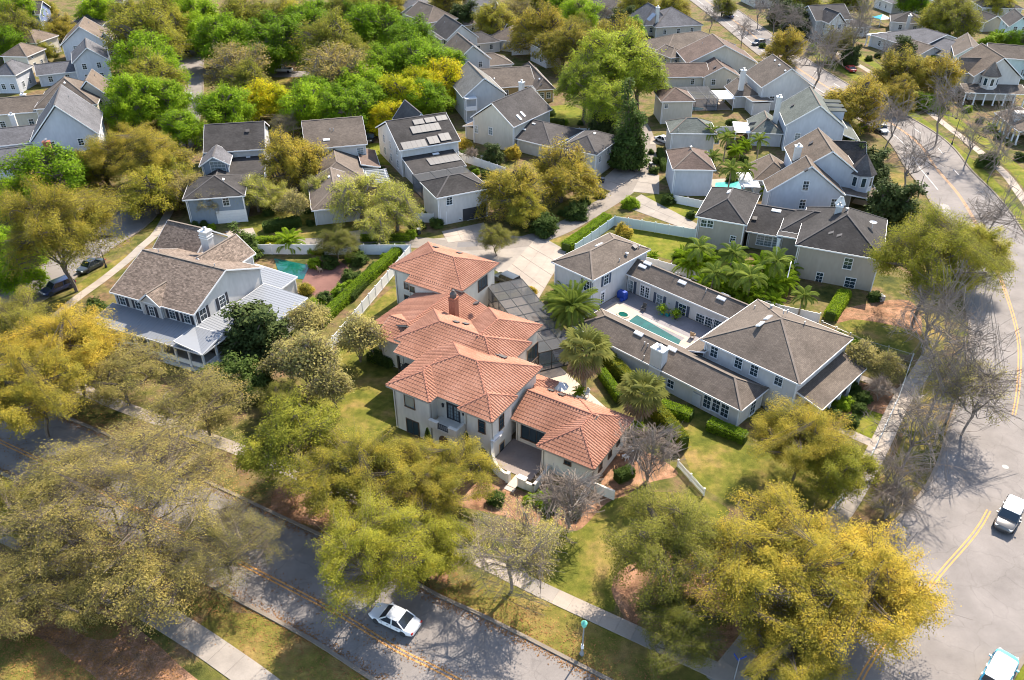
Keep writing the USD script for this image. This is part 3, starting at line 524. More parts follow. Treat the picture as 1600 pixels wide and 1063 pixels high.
    if per:
        k = rng.poisson(per, len(tips)); idx = np.repeat(np.arange(len(tips)), k); w = rng.beta(4, 1.2, len(idx))[:, None]
        c = tbase[idx] + (tips - tbase)[idx] * w + rng.normal(size=(len(idx), 3)) * sig * [1, 1, .75]
        c[:, 2] = np.maximum(c[:, 2], .05 * h)
        lv = leaves_mesh(c, leaf, rng, up, out=tdir[idx])
    return wood, tw, lv
KINDS = dict(  # name: (geometry settings, leaf material, wood material)
    gold_near=(dict(seed=1, R=8, h=11.5, ntips=720, per=128, leaf=.078, lumps=56, sig=.3, lumpr=.2, limbs=9, up=.9, fork=.2, rtip=.012), 'leaf_gold', 'bark'),
    gold_near2=(dict(seed=12, R=8, h=11.5, ntips=760, per=122, leaf=.078, lumps=60, sig=.3, lumpr=.19, limbs=10, up=.9, fork=.2, rtip=.012), 'leaf_gold', 'bark'),
    olive_near=(dict(seed=2, R=8, h=12, ntips=680, per=110, leaf=.078, lumps=50, sig=.3, lumpr=.2, limbs=9, up=.8, fork=.2, rtip=.012), 'leaf_olive', 'bark'),
    olive_near2=(dict(seed=22, R=6, h=10, ntips=500, per=76, leaf=.095, lumps=36, sig=.3, lumpr=.24, up=.8, fork=.18, rtip=.012), 'leaf_olive', 'bark'),
    sparse_near=(dict(seed=3, R=10, h=12.5, ntips=900, per=46, leaf=.064, lumps=90, sig=.26, lumpr=.16, limbs=11, flat=.5, up=.8, rmax=.42, rtip=.008, fork=.2), 'leaf_sparse', 'bark'),
    fresh_far=(dict(seed=42, R=5.4, h=8.4, ntips=420, per=46, leaf=.105, lumps=40, sig=.3, lumpr=.26, flat=.74, low=-.4, up=.8, fork=.2), 'leaf_fresh', 'bark_grey'),
    dull_near=(dict(seed=41, R=7, h=11, ntips=640, per=95, leaf=.076, lumps=44, sig=.3, lumpr=.23, limbs=8, up=.8, fork=.2, rtip=.012), 'leaf_dull', 'bark'),
    sparse_mid=(dict(seed=33, R=6, h=8, ntips=520, per=42, leaf=.08, lumps=40, sig=.3, lumpr=.24, limbs=8, flat=.6, up=.8, rtip=.010, fork=.26), 'leaf_sparse', 'bark'),
    haze_near=(dict(seed=4, R=6, h=11, ntips=260, per=34, leaf=.075, lumps=36, sig=.26, lumpr=.26, limbs=8, bare_twigs=2, flat=.75, rtip=.011, rmax=.3), 'leaf_pale', 'bark_grey'),
    bare_near=(dict(seed=5, R=6, h=12, ntips=150, per=0, lumps=30, lumpr=.32, limbs=8, bare_twigs=3, flat=.8, rtip=.0115, fork=.25, rmax=.26), None, 'bark_grey'),
    bare_far=(dict(seed=6, R=4, h=9, ntips=90, per=0, lumps=20, lumpr=.34, limbs=7, bare_twigs=2, flat=.8, rtip=.011, fork=.26, rmax=.2), None, 'bark_grey'),
    crepe=(dict(seed=7, R=2.6, h=4.6, ntips=240, per=0, lumps=36, lumpr=.3, limbs=9, bare_twigs=3, flat=.7, rtip=.0105, stems=5, rmax=.09, low=-.1, split=.025), None, 'twig_brown'),
    crepe_leafy=(dict(seed=8, R=2.6, h=4.8, ntips=300, per=26, leaf=.10, lumps=30, lumpr=.32, limbs=8, bare_twigs=2, flat=.7, rtip=.010, stems=5, rmax=.09, low=-.1, sig=.25, split=.025), 'leaf_pale', 'twig_brown'),
    green_far=(dict(fork=.16, flat=.74, low=-.5, seed=9, R=5.4, h=8.6, ntips=420, per=62, leaf=.15, lumps=38, sig=.36, lumpr=.27, up=.8), 'leaf_green', 'bark'),
    green_far2=(dict(fork=.16, flat=.74, low=-.5, seed=10, R=5.4, h=9, ntips=460, per=60, leaf=.15, lumps=44, sig=.34, lumpr=.25, up=.8), 'leaf_green', 'bark'),
    lime_far=(dict(fork=.16, flat=.74, low=-.5, seed=11, R=5.4, h=8.4, ntips=400, per=60, leaf=.145, lumps=34, sig=.38, lumpr=.28, up=.8), 'leaf_lime', 'bark'),
    gold_far=(dict(fork=.16, flat=.74, low=-.5, seed=13, R=5.4, h=8.4, ntips=520, per=60, leaf=.115, lumps=44, sig=.27, lumpr=.27, up=.85), 'leaf_gold', 'bark'),
    olive_far=(dict(fork=.16, flat=.74, low=-.5, seed=14, R=5.4, h=8.4, ntips=500, per=56, leaf=.115, lumps=42, sig=.28, lumpr=.28, up=.8), 'leaf_olive', 'bark'),
    sparse_far=(dict(fork=.16, flat=.74, low=-.5, seed=15, R=5, h=8.5, ntips=280, per=36, leaf=.14, lumps=30, sig=.38, lumpr=.3, bare_twigs=1), 'leaf_sparse', 'bark_grey'),
    willow=(dict(seed=16, R=5.2, h=11, ntips=560, per=62, leaf=.115, lumps=52, sig=.28, lumpr=.27, flat=.66, droop=.12, up=.8), 'leaf_willow', 'bark'),
    magnolia=(dict(seed=17, R=3, h=7.5, ntips=260, per=55, leaf=.2, lumps=30, sig=.26, lumpr=.36, flat=.85, fork=.12, low=-.7), 'leaf_dark', 'bark'),
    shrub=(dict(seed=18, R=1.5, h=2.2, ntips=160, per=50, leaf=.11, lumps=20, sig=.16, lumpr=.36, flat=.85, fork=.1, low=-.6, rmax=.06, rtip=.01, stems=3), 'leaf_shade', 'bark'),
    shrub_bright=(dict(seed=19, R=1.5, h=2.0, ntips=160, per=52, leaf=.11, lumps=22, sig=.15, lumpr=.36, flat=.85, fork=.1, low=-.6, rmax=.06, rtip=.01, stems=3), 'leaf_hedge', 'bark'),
    conifer=(dict(seed=20, R=2.6, h=12, ntips=320, per=62, leaf=.2, lumps=46, sig=.3, lumpr=.3, flat=.93, fork=.06, low=-.9), 'leaf_shade', 'bark'),
    yellow_shrub=(dict(seed=21, R=1.5, h=2.3, ntips=130, per=36, leaf=.11, lumps=18, sig=.2, lumpr=.38, flat=.8, fork=.12, low=-.4, rmax=.06, rtip=.01, stems=3), 'leaf_gold', 'bark'),
)
def make_tree(kind):
    g, leaf, wood = KINDS[kind]
    def f(p):
        a, b, c = tree_geo(**g); m = MB().add(*a); m.build(p, 'trunk', M[wood], smooth=False)
        if b is not None: MB().add(*b).build(p, 'twigs', M[wood])
        if c is not None: MB().add(*c).build(p, 'crown', M[leaf])
    return f
TR = random.Random(5); FARK = ('green_far', 'green_far2', 'lime_far', 'gold_far', 'olive_far', 'sparse_far', 'fresh_far')
def tree(kind, cx, cy, r, label, hs=1.0, name=None, cat='tree', group=None, base=None):
    """cx, cy, r: middle and radius of the crown as the photo shows it, in pixels; the tree stands on the ground below it."""
    g = KINDS[kind][0]; R0, h0 = g['R'], g['h']; R = 5.0; r = r * (1.12 if kind in FARK else 1.03 if g.get('per') and kind not in ('shrub', 'shrub_bright', 'yellow_shrub') else 1.05)
    for _ in range(12):
        zc = h0 * R / R0 * hs * .60; xy = at(cx, cy, zc); d = math.sqrt(xy @ xy + (CAM_H - zc) ** 2); R = r * d / FPX
    k = R / R0
    if base is not None: xy = at(*base)
    nm = name or {'shrub': 'shrub', 'shrub_bright': 'shrub', 'yellow_shrub': 'shrub', 'crepe': 'crepe_myrtle', 'crepe_leafy': 'crepe_myrtle', 'magnolia': 'magnolia_tree', 'conifer': 'cypress_tree', 'willow': 'elm_tree', 'bare_near': 'bare_tree', 'bare_far': 'bare_tree'}.get(kind, 'oak_tree')
    if nm == 'shrub': cat = 'shrub'
    return copy_or_make('tree_' + kind, nm, label, cat, (*xy, 0), TR.uniform(0, 6.28), (k * TR.uniform(.95, 1.05), k * TR.uniform(.95, 1.05), k * hs), group, make_tree(kind))
def palm_geo(seed, h, n, fl, droop, fan=False, blades=26, leafw=.05, rt=.17, skirt=0):
    rng = np.random.default_rng(seed); t = MB(); k = np.linspace(0, 1, 7); lean = rng.uniform(-.04, .04, 2) * h
    t.tube([(lean[0] * q * q, lean[1] * q * q, h * q) for q in k], rt * (1.15 - .25 * k), 8); top = np.array([lean[0], lean[1], h]); L = MB(); S = MB()
    for i in range(n + skirt):
        a = i * 2.39996 + rng.uniform(-.2, .2); dead = i >= n; el = (1.35 - 1.75 * (i / n) ** .85 if not dead else rng.uniform(-1.35, -.9)) + rng.uniform(-.1, .1); ln = fl * rng.uniform(.85, 1.1); T = S if dead else L
        d = np.array([math.cos(a), math.sin(a), 0]); s = np.linspace(0, 1, 9)
        ang = el - droop * s * s * 1.3; seg = np.stack([np.cos(ang)[:, None] * d * ln / 8, ], 0)[0]; seg = seg + np.stack([0 * ang, 0 * ang, np.sin(ang) * ln / 8], 1); P = top + np.cumsum(np.vstack([[0, 0, 0], seg[:-1]]), 0)
        side = np.cross(d, [0, 0, 1.0])
        if fan:
            P = P[:5]; c = P[-1]; fw = P[-1] - P[-2]; fw /= np.linalg.norm(fw); u = np.cross(side, fw); T.tube(P, .025, 4, cap=False)
            for b in range(blades):
                q = (b / (blades - 1) - .5) * 3.9; dd = fw * math.cos(q) + side * math.sin(q); bl = ln * .52 * (1 - .25 * abs(q) / 2); w = np.cross(dd, u) * leafw; e = c + dd * bl * .75 + u * .02; e2 = e + dd * bl * .25 - np.array([0, 0, bl * .22])
                T.add([c, e - w, e2, e + w], [[0, 1, 2, 3]])
        else:
            T.tube(P, np.linspace(.035, .01, 9), 4, cap=False)
            for b in range(blades):
                w = .12 + .88 * b / blades; j = min(7, int(w * 8)); p = P[j] + (P[j + 1] - P[j]) * (w * 8 - j); fw = P[j + 1] - P[j]; fw /= np.linalg.norm(fw); bl = ln * .24 * (1 - .55 * abs(w - .45) * 1.3)
                for e in (-1, 1):
                    dd = fw * .55 + side * e * .85 + np.array([0, 0, .25 - .5 * droop * .5]); dd /= np.linalg.norm(dd); wd = fw * leafw; q = p + dd * bl * .6; T.add([p, q - wd, q + dd * bl * .45 - np.array([0, 0, bl * .3]), q + wd], [[0, 1, 2, 3]])
    return t, L, S
PALMS = dict(date=(dict(seed=1, h=3.2, n=38, fl=3.3, droop=.75, blades=30, leafw=.036, rt=.3), 'leaf_palm'), sabal=(dict(seed=2, h=3.3, n=30, fl=2.05, droop=.45, fan=True, blades=15, leafw=.04, rt=.2, skirt=22), 'leaf_palm_pale'),
             queen=(dict(seed=3, h=4.6, n=16, fl=2.3, droop=1.3, blades=24, leafw=.06, rt=.11), 'leaf_palm'), areca=(dict(seed=4, h=1.3, n=26, fl=2.1, droop=1.1, blades=22, leafw=.05, rt=.07), 'leaf_hedge'))
def palm(kind, cx, cy, r, label, hs=1.0, group=None):
    g, leaf = PALMS[kind]; fr_ = g['fl'] * .8
    k = 1.0
    for _ in range(10):
        zc = g['h'] * k * hs + .2; xy = at(cx, cy, zc); d = math.sqrt(xy @ xy + (CAM_H - zc) ** 2); k = r * d / FPX / fr_
    def f(p):
        t, L_, S = palm_geo(**g); t.build(p, 'trunk', M['palm_trunk']); L_.build(p, 'fronds', M[leaf]); S.build(p, 'dead_fronds', M['wood_tan'])
    return copy_or_make('palm_' + kind, {'areca': 'palm_clump'}.get(kind, 'palm_tree'), label, 'palm', (*xy, 0), TR.uniform(0, 6.28), (k, k, k * hs), group, f)
def hedge(pts, w, h, label, leaf='leaf_hedge', name='hedge', dens=170, size=.085, z=0.0, round_=.25, cat='hedge'):
    """A clipped hedge along ground points (photo pixels): a dark woody core and a coat of leaves."""
    P = np.array([at(*p) for p in pts]); rng = np.random.default_rng(int(abs(P[0, 0] * 100)) + 7); p = thing(name, label, cat, (*P[0], z)); core, lv = MB(), []; P = P - P[0]
    for a, b in zip(P[:-1], P[1:]):
        d = b - a; Ln = np.linalg.norm(d); d = d / Ln; n = np.array([-d[1], d[0]]); core.box((*(a + b) / 2, h * .44), (Ln + w * .3, w * .72, h * .86), math.atan2(d[1], d[0]))
        c = int(dens * (Ln * (w + 2 * h) + 2 * w * h)); s = rng.uniform(-.04, Ln + .04, c)
        g = rng.uniform(0, w + 2 * h, c); x = np.where(g < h, -w / 2, np.where(g < h + w, g - h - w / 2, w / 2)); zz = np.where(g < h, g, np.where(g < h + w, h, w + 2 * h - g))
        end = rng.random(c) < 2 * w * h / (Ln * (w + 2 * h) + 2 * w * h); s = np.where(end, np.where(rng.random(c) < .5, 0, Ln), s); x = np.where(end, rng.uniform(-w / 2, w / 2, c), x); zz = np.where(end, rng.uniform(0, h, c), zz)
        q = np.maximum(np.abs(x) / (w / 2) - (1 - round_), 0) * np.maximum(zz / h - (1 - round_), 0) / round_ ** 2; zz = zz - q * .25 * h; x = x * (1 - q * .12)
        bump = (meshkit.noise(np.stack([s * .9 + a[0], x * 1.3, zz * 1.3], 1), 3) - .5) * .28
        pos = np.stack([a[0] + d[0] * s + n[0] * x * (1 + bump * .6), a[1] + d[1] * s + n[1] * x * (1 + bump * .6), np.maximum(zz * (1 + bump * .5), .03)], 1) + rng.normal(size=(c, 3)) * .05; lv.append(pos)
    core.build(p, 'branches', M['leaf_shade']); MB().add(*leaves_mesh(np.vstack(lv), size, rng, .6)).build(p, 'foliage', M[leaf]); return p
# ================================================================== HOUSES
# --- the terracotta-roofed house in the middle
h = House('tiled_house', 'cream stucco house with terracotta barrel tile roofs and brick chimney', 'house', (603, 602), (671, 629.7), 6.2, 'stucco_cream', 'ridge_tile', fascia='siding_tan', tile=True)
TH = h; kw = dict(oh=.5)
w3 = h.wing([], 6.2, 'u', (1, 1), u0=0, u1=13.2, v0=1.4, v1=12.2, pitch=.385, **kw)
w4 = h.wing([], 6.2, 'v', (1, 0), u0=0.01, u1=6.1, v0=-.02, v1=6.5, pitch=.385, **kw)
w5 = h.wing([], 6.1, 'u', (1, 1), u0=9.2, u1=13.62, v0=.85, v1=6.1, pitch=.44, **kw)
w2 = h.wing([], 6.2, 'u', (1, 1), u0=-5.1, u1=9.6, v0=7.8, v1=15.9, pitch=.42, **kw)
wx = h.wing([], 5.62, '+v', u0=-4.0, u1=1.2, v0=6.2, v1=7.85, pitch=.37, walls=False)
wr = h.wing([], 6.2, 'v', (0, 1), u0=.7, u1=8.7, v0=11.5, v1=20.0, pitch=.42, **kw)
wm = h.wing([], 3.9, 'v', (0, 0), u0=-12.2, u1=-.1, v0=11.5, v1=22.6, rise=1.9, **kw)
w1 = h.wing([], 4.3, 'u', (0, 0), u0=-9.6, u1=-3.0, v0=9.3, v1=15.6, rise=1.3, **kw)
wg = h.wing([], 6.0, 'u', (1, 1), u0=-17.5, u1=-4.9, v0=22.0, v1=31.2, pitch=.38, **kw)
wgx = h.wing([], 5.5, '+v', u0=-13.7, u1=-6.4, v0=20.7, v1=22.05, pitch=.38, oh=.3)
a1 = h.wing([], 3.3, 'u', (0, 0), u0=13.1, u1=22, v0=5.4, v1=12.5, pitch=.47, oh=.45)
a2 = h.wing([], 3.3, 'v', (1, 1), u0=17.9, u1=24.85, v0=2.9, v1=12.6, pitch=.47, oh=.45)
a3 = h.wing([], 3.3, 'u', (0, 1), u0=9.5, u1=14.4, v0=9.6, v1=14.1, pitch=.42, oh=.35)
DK = 'door_brown'
h.win(w4, 'v0', 640, 628, 1.3, 1.5, frame=DK, grid=(1, 1), pane='pane_pale'); h.win(w4, 'v0', 645.5, 668, 1.7, 2.0, frame=DK, grid=(2, 1), pane='pane')
h.win(w5, 'v0', 753, 664, .75, 2.0, frame=DK, grid=(1, 3)); h.win(w5, 'v0', 755, 706, .7, .5, frame=DK, grid=(1, 1), arch=True)
h.win(w5, 'u1', 783.3, 658, .8, 1.9, frame=DK, grid=(2, 3)); h.win(w5, 'u1', 784, 703, .9, 2.1, frame='wood_tan', grid=(1, 1), pane='pane')
h.win(wg, 'u1', 754, 441.5, 2.2, 1.9, frame=DK, grid=(3, 1)); h.win(w2, 'u1', 832, 553, 2.4, 2.2, frame=DK, grid=(3, 1)); h.win(wgx, 'v0', 644, 452, .7, .7, frame=DK, grid=(1, 1)); h.win(wgx, 'v0', 635, 446, .6, 1.0, frame=DK, grid=(1, 1)); h.win(wgx, 'v0', 636, 468, .7, 1.2, frame=DK, grid=(1, 1))
h.win(a1, 'v0', 833, 680, 3.0, 1.9, frame=DK, grid=(3, 1), pane='pane'); h.win(a2, 'v0', 887, 723, .7, .4, frame=DK, grid=(2, 1)); 
for px, py in ((966, 688), (953, 707), (938, 727)): h.win(a2, 'u1', px, py, .7, 1.2, frame=DK, grid=(2, 2))
# balcony between the two front hips, french door, wall lamps, arched entrance
bal = MB(); bal.bx((6.05, -.25, 2.95), (9.8, 1.95, 3.15)); bal.bx((6.05, -.3, 3.14), (7.15, .02, 3.95)); bal.bx((8.65, -.3, 3.14), (9.75, .02, 3.95)); bal.bx((6.0, -.36, 3.94), (7.2, .08, 4.04)); bal.bx((8.6, -.36, 3.94), (9.8, .08, 4.04)); bal.bx((9.45, .02, 3.14), (9.75, 1.4, 3.95)); bal.bx((6.3, -.1, 0), (9.6, 1.95, 2.95))
p = bal.build(h.p, 'balcony', M['stucco_cream'])
gr = MB(); gr.bx((7.15, -.2, 3.9), (8.65, -.14, 3.96)); gr.bx((7.15, -.2, 3.2), (8.65, -.14, 3.25))
for i in range(16): x = 7.2 + i * .093; gr.bx((x, -.19, 3.2), (x + .03, -.15, 3.92))
gr.build(p, 'iron_railing', M['iron'])
h.door(dict(w3, base=3.15), 'v0', az=(7.85, 4.3), w=1.6, h=2.3, leaf='iron', frame='iron', glass='pane_pale', panels=2)
for a in (6.5, 9.25): k = MB(); k.bx((a - .09, 1.7, 4.6), (a + .09, 1.9, 5.0)); k.bx((a - .14, 1.66, 5.0), (a + .14, 1.9, 5.06)); k.build(h.p, 'wall_lamp', M['iron'])
k = MB(); k.prism([(7.1 + .65 * math.cos(t) + .55, 1.7 + .65 * math.sin(t)) for t in np.linspace(0, math.pi, 9)] + [(7.0, 0.05), (8.3, .05)], 0, .06); v = np.vstack(k.v)
e = MB(); e.add(np.stack([v[:, 0] + .2, -.16 + v[:, 2], v[:, 1]], 1), np.vstack(k.f)); e.build(h.p, 'arched_entrance', M[DK])
for a, z0 in ((13.7, 3.6),): k = MB(); k.bx((13.1, 1.3, 3.0), (13.5, 3.3, 3.1)); k.bx((13.1, 1.4, 2.5), (13.35, 3.2, 2.6)); k.build(h.p, 'window_ledge', M['trim_white'])
for u in (-3.7, -3.7 + 4.6): k = MB(); k.bx((u - .12, 6.5, 0), (u + .12, 6.74, 5.45)); k.build(h.p, 'porch_post', M['bronze'])
k = MB(); k.bx((-3.7, 6.45, 3.0), (.9, 7.9, 3.15)); k.bx((-3.7, 6.5, 3.95), (.9, 6.56, 4.02)); [k.bx((-3.6 + i * .25, 6.5, 3.15), (-3.56 + i * .25, 6.55, 3.96)) for i in range(18)]; k.build(h.p, 'side_balcony', M['bronze'])
# chimney of brick with a pot, vents
u, v = -3.0, 17.4
ch = MB(); ch.bx((u - .5, v - .4, 4.2), (u + .5, v + .4, 7.9)); ch.bx((u - .58, v - .48, 7.5), (u + .58, v + .48, 7.62)); ch.bx((u - .56, v - .46, 7.9), (u + .56, v + .46, 8.02)); p = ch.build(h.p, 'chimney', M['brick_red'])
k = MB(); k.lathe([(.42, 8.0), (.46, 8.5), (.2, 8.85), (.2, 9.0), (.02, 9.05)], (u, v, 0), 8); k.build(p, 'chimney_pot', M['vent_dark'])
h.vent(wr, (744, 475.5), kind='box'); h.vent(w2, (713, 505), (728, 508), kind='box'); h.vent(w3, (780, 557), (787, 560), kind='box'); h.vent(wg, (681, 388), (718, 397), kind='box'); h.vent(a1, (861, 612), (877, 619), kind='box')
# walled forecourt on the sunny side
k = MB(); k.bx((13.2, 1.0, 0), (18.4, 5.9, .06)); k.build(h.p, 'patio', M['paver_pink'])
cw = MB(); prof = [(13.15, 1.75, 3.3), (13.35, 1.2, 2.9), (13.8, .6, 2.2), (14.4, .15, 1.6), (15.1, -.15, 1.25), (15.9, -.3, 1.1), (16.4, -.35, 1.1)]
for A, B in zip(prof[:-1], prof[1:]):
    d = np.array(B[:2]) - A[:2]; n = np.array([-d[1], d[0]]) / np.linalg.norm(d) * .14
    q = [(A[0] + s * n[0], A[1] + s * n[1], 0) for s in (-1, 1)] + [(A[0] + s * n[0], A[1] + s * n[1], A[2]) for s in (-1, 1)] + [(B[0] + s * n[0], B[1] + s * n[1], 0) for s in (-1, 1)] + [(B[0] + s * n[0], B[1] + s * n[1], B[2]) for s in (-1, 1)]
    cw.add(q, [[0, 4, 6, 2], [5, 1, 3, 7], [2, 6, 7, 3], [0, 2, 3, 1], [4, 5, 7, 6]])
cw.bx((17.6, -.45, 0), (18.5, .0, 1.25)); cw.bx((17.5, -.55, 1.24), (18.6, .1, 1.36)); cw.bx((16.2, -.6, 0), (16.6, -.15, 1.35)); cw.bx((18.4, -.4, 0), (19.6, -.1, 1.0)); cw.bx((19.3, -.4, 0), (19.6, 3.3, 1.0))
cw.build(h.p, 'courtyard_wall', M['stucco_cream'])
k = MB(); k.bx((16.6, -.9, .02), (17.6, 1.0, .1)); k.bx((16.5, -1.5, .01), (17.7, -.9, .05)); k.build(h.p, 'entry_step', M['travertine'])
k = MB(); k.bx((24.4, .8, 0), (24.62, 3.3, 1.3)); k.bx((24.62, 3.1, 0), (27.2, 3.32, 1.25)); k.bx((24.4, -1.6, 0), (24.62, .8, .9)); k.build(h.p, 'garden_wall', M['stucco_cream'])

# --- screened pool enclosure behind it
pe = House('pool_enclosure', 'dark framed screened pool enclosure beside the terracotta-roofed house', 'screen enclosure', (765, 452), (842, 552), 3.0, 'siding_white', 'shingle_dark')
Lg = pe.loc(842, 552, 3.0)[0]; Wd = pe.loc(893, 527, 3.0)[1]
pe.cage(((-1, 0), (Lg, Wd)), .05, 3.0, 8, 3)
k = MB(); k.bx((-1, 0, .0), (Lg, Wd, .03)); k.build(pe.p, 'pool_deck', M['travertine'])
k = MB(); k.prism([(Lg - 6.5, 1.2), (Lg - .8, 1.0), (Lg - .8, 3.4), (Lg - 6.5, 3.6)], .03, .045); k.build(pe.p, 'pool_water', M['water'])

# --- white house round a pool court, right of centre
h = House('courtyard_house', 'white two-storey house with brown shingle roofs built round a pool court', 'house', (861.3, 408.8), (927.6, 438.8), 5.3, 'siding_white', 'shingle_brown'); CH = h
c1 = h.wing([], 5.3, 'v', (1, 1), u0=0, u1=7.9, v0=0, v1=13.4, rise=1.75)
c2 = h.wing([], 2.95, 'u', (0, 0), u0=7.2, u1=27, v0=8.3, v1=13.3, rise=1.5)
c6 = h.wing([], 2.95, '+u', u0=25.0, u1=28, v0=-2.4, v1=9.0, rise=1.2, oh=.35)
c3 = h.wing([], 5.6, 'v', (1, 1), u0=27.1, u1=40.4, v0=-2.3, v1=11.2, rise=2.95, oh=.5)
c4 = h.wing([], 2.95, 'u', (1, 1), u0=11.2, u1=36.8, v0=-8.0, v1=-1.9, rise=1.6)
c5 = h.wing([], 2.95, '-u', u0=39.8, u1=43.2, v0=-1.3, v1=10.2, rise=.85, walls=False)
h.columns([(42.8, v) for v in np.linspace(-.8, 9.7, 5)], .15, 2.8, .14); k = MB(); k.bx((39.9, -1.3, 0), (43.1, 10.2, .15)); k.build(h.p, 'porch_floor', M['concrete_grey'])
SH = 'shutter_blue'
h.win(c1, 'v0', 917, 447, 1.0, 1.6, shut=SH); h.win(c1, 'u1', 947, 437, 1.0, 1.5, shut=SH); h.door(c1, 'u1', 941, 468, .95, 2.1, glass='pane')
h.win(c2, 'v0', 985, 447, 1.0, 1.9, shut=SH, pane='pane_pale'); h.door(c2, 'v0', 1007, 461, 1.7, 2.1, glass='pane', panels=2); h.win(c2, 'v0', 1030.5, 470, 1.0, 1.9, shut=SH, pane='pane_pale'); h.win(c2, 'v0', 1066, 484, 1.2, 1.7, shut=SH)
for px, py in ((1094, 502), (1107.5, 507), (1120, 511)): h.win(c2, 'v0', px, py, 1.4, 2.1, grid=(3, 5))
for px, py in ((1116, 550), (1154, 567), (1178.5, 579), (1217, 594)): h.win(c3, 'v0', px, py, .95, 1.45)
h.win(c4, 'v0', 1048, 600, .9, 1.1, grid=(2, 2))
for px, py in ((1105, 628), (1119, 634), (1132.5, 642)): h.win(c4, 'v0', px, py, .95, 1.7)
h.win(c4, 'u1', 1176, 637, 1.1, 1.9); k = MB(); k.bx((30.2, -7.75, .2), (31.4, -7.5, 2.0)); k.build(h.p, 'meter_cabinet', M['siding_pale_grey'])
h.chimney(1031, 545, 5.4, 1.7, 1.2, caps=1); h.skylight(c1, (936, 383)); h.skylight(c2, (1004, 417), (1012, 412), (1066, 442), (1073, 436.5), (1127, 467), (1134, 461)); h.skylight(c4, (998, 522), (1050, 546)); h.skylight(c3, (1188, 507), (1200, 497))
h.vent(c1, (992, 387), kind='box'); h.vent(c1, (979, 399), kind='cap'); h.vent(c1, (999, 388), (968, 408)); h.vent(c2, (1056, 430), (1061, 430), (1103, 456)); h.vent(c4, (1007, 539), (1012, 542), (1006, 560)); h.vent(c3, (1179, 482), (1224, 490), (1230, 489), (1257, 507)); h.vent(c3, (1205, 481), kind='cap')
# pool court
k = MB(); k.bx((7.6, -2.0, .0), (25.3, 8.6, .035)); k.build(h.p, 'court_paving', M['paver_grey'])
k = MB(); k.bx((8.6, 1.4, .035), (13.2, 5.0, .05)); k.bx((12.6, 3.95, .034), (21.6, 4.45, .049)); k.bx((21.3, .4, .036), (24.6, 4.2, .051)); k.build(h.p, 'pool_coping', M['travertine'])
k = MB(); k.prism([(13.2, 1.5), (21.2, 1.3), (21.6, 2.0), (21.2, 3.1), (13.0, 4.1)], .05, .062); k.build(h.p, 'pool_water', M['water'])
k = MB(); k.prism([(11.6 + 1.0 * math.cos(t), 2.7 + .85 * math.sin(t)) for t in np.linspace(0, 6.1, 16)], .05, .16); k.build(h.p, 'spa_wall', M['travertine'])
k = MB(); k.prism([(11.6 + .74 * math.cos(t), 2.7 + .6 * math.sin(t)) for t in np.linspace(0, 6.1, 16)], .16, .17); k.build(h.p, 'spa_water', M['water'])

# --- colonial house with a wrap-round porch, left
h = House('colonial_house', 'white colonial house with mottled tan shingles and blue-grey metal porch roof', 'house', (176, 457.6), (303, 492.6), 6.0, 'siding_white', 'shingle_mottled'); LH = h
l1 = h.wing([], 6.0, 'u', (0, 0), u0=-.6, u1=13.9, v0=0, v1=14, rise=3.1, oh=.4)
lg = h.wing([], 6.02, 'v', (0, 0), u0=4.75, u1=8.5, v0=-.3, v1=6, rise=1.5, oh=.25)
l2 = h.wing([], 6.0, 'u', (0, 0), u0=-4.9, u1=3.0, v0=12.2, v1=20, rise=2.8, oh=.4)
l3 = h.wing([], 6.0, 'v', (0, 0), u0=4.0, u1=10.1, v0=9.0, v1=17.0, rise=2.5, oh=.4)
lp = h.wing([], 3.3, '+v', u0=-1.0, u1=17.9, v0=-3.7, v1=.25, rise=.75, walls=False, roof='metal_roof')
lq = h.wing([], 3.29, '-u', u0=13.4, u1=17.9, v0=-3.6, v1=6.5, rise=.75, walls=False, roof='metal_roof')
for a in np.arange(-.8, 17.6, .45): k = MB() if a < -.7 else k; k.beam((a, -3.68, 3.31), (a, .2, 4.05), .03, .03)
k.build(h.p, 'standing_seams', M['metal_roof'], kind='stuff')
k = MB()
for a in np.arange(.3, 6.4, .45): k.beam((17.86, a, 3.305), (13.45, a, 4.045), .03, .03)
k.build(h.p, 'standing_seams', M['metal_roof'], kind='stuff')
l5 = h.wing([], 3.1, '-u', u0=9.0, u1=16.4, v0=14.0, v1=17.8, rise=.5, roof='metal_roof', oh=.3); l6 = h.wing([], 3.2, '-u', u0=14.0, u1=21.5, v0=5.5, v1=13.3, rise=.5, roof='metal_roof', oh=.3)
for W in (l5, l6):
    k = MB()
    for a in np.arange(W['E'][2] + .3, W['E'][3], .5): k.beam((W['E'][1] - .05, a, W['z'] + .012), (W['E'][0] + .05, a, W['top'] + .012), .03, .03)
    k.build(h.p, 'standing_seams', M['metal_roof'], kind='stuff')
h.columns([(u, -3.35) for u in np.linspace(-.6, 17.5, 9)], .6, 3.1, .12); h.columns([(17.5, v) for v in (-1.0, 1.4, 3.8, 6.1)], .6, 3.1, .12)
k = MB(); k.bx((-1, -3.7, 0), (17.9, .3, .6)); k.bx((14, 0, 0), (17.9, 6.5, .6)); k.build(h.p, 'porch_floor', M['siding_pale_grey'])
for a, b in zip(np.linspace(-.6, 17.5, 9)[:-1], np.linspace(-.6, 17.5, 9)[1:]): k = MB(); k.bx((a + .12, -3.4, 1.35), (b - .12, -3.3, 1.43)); k.bx((a + .12, -3.38, .7), (b - .12, -3.32, 1.3)); k.build(h.p, 'porch_railing', M['trim_white'])
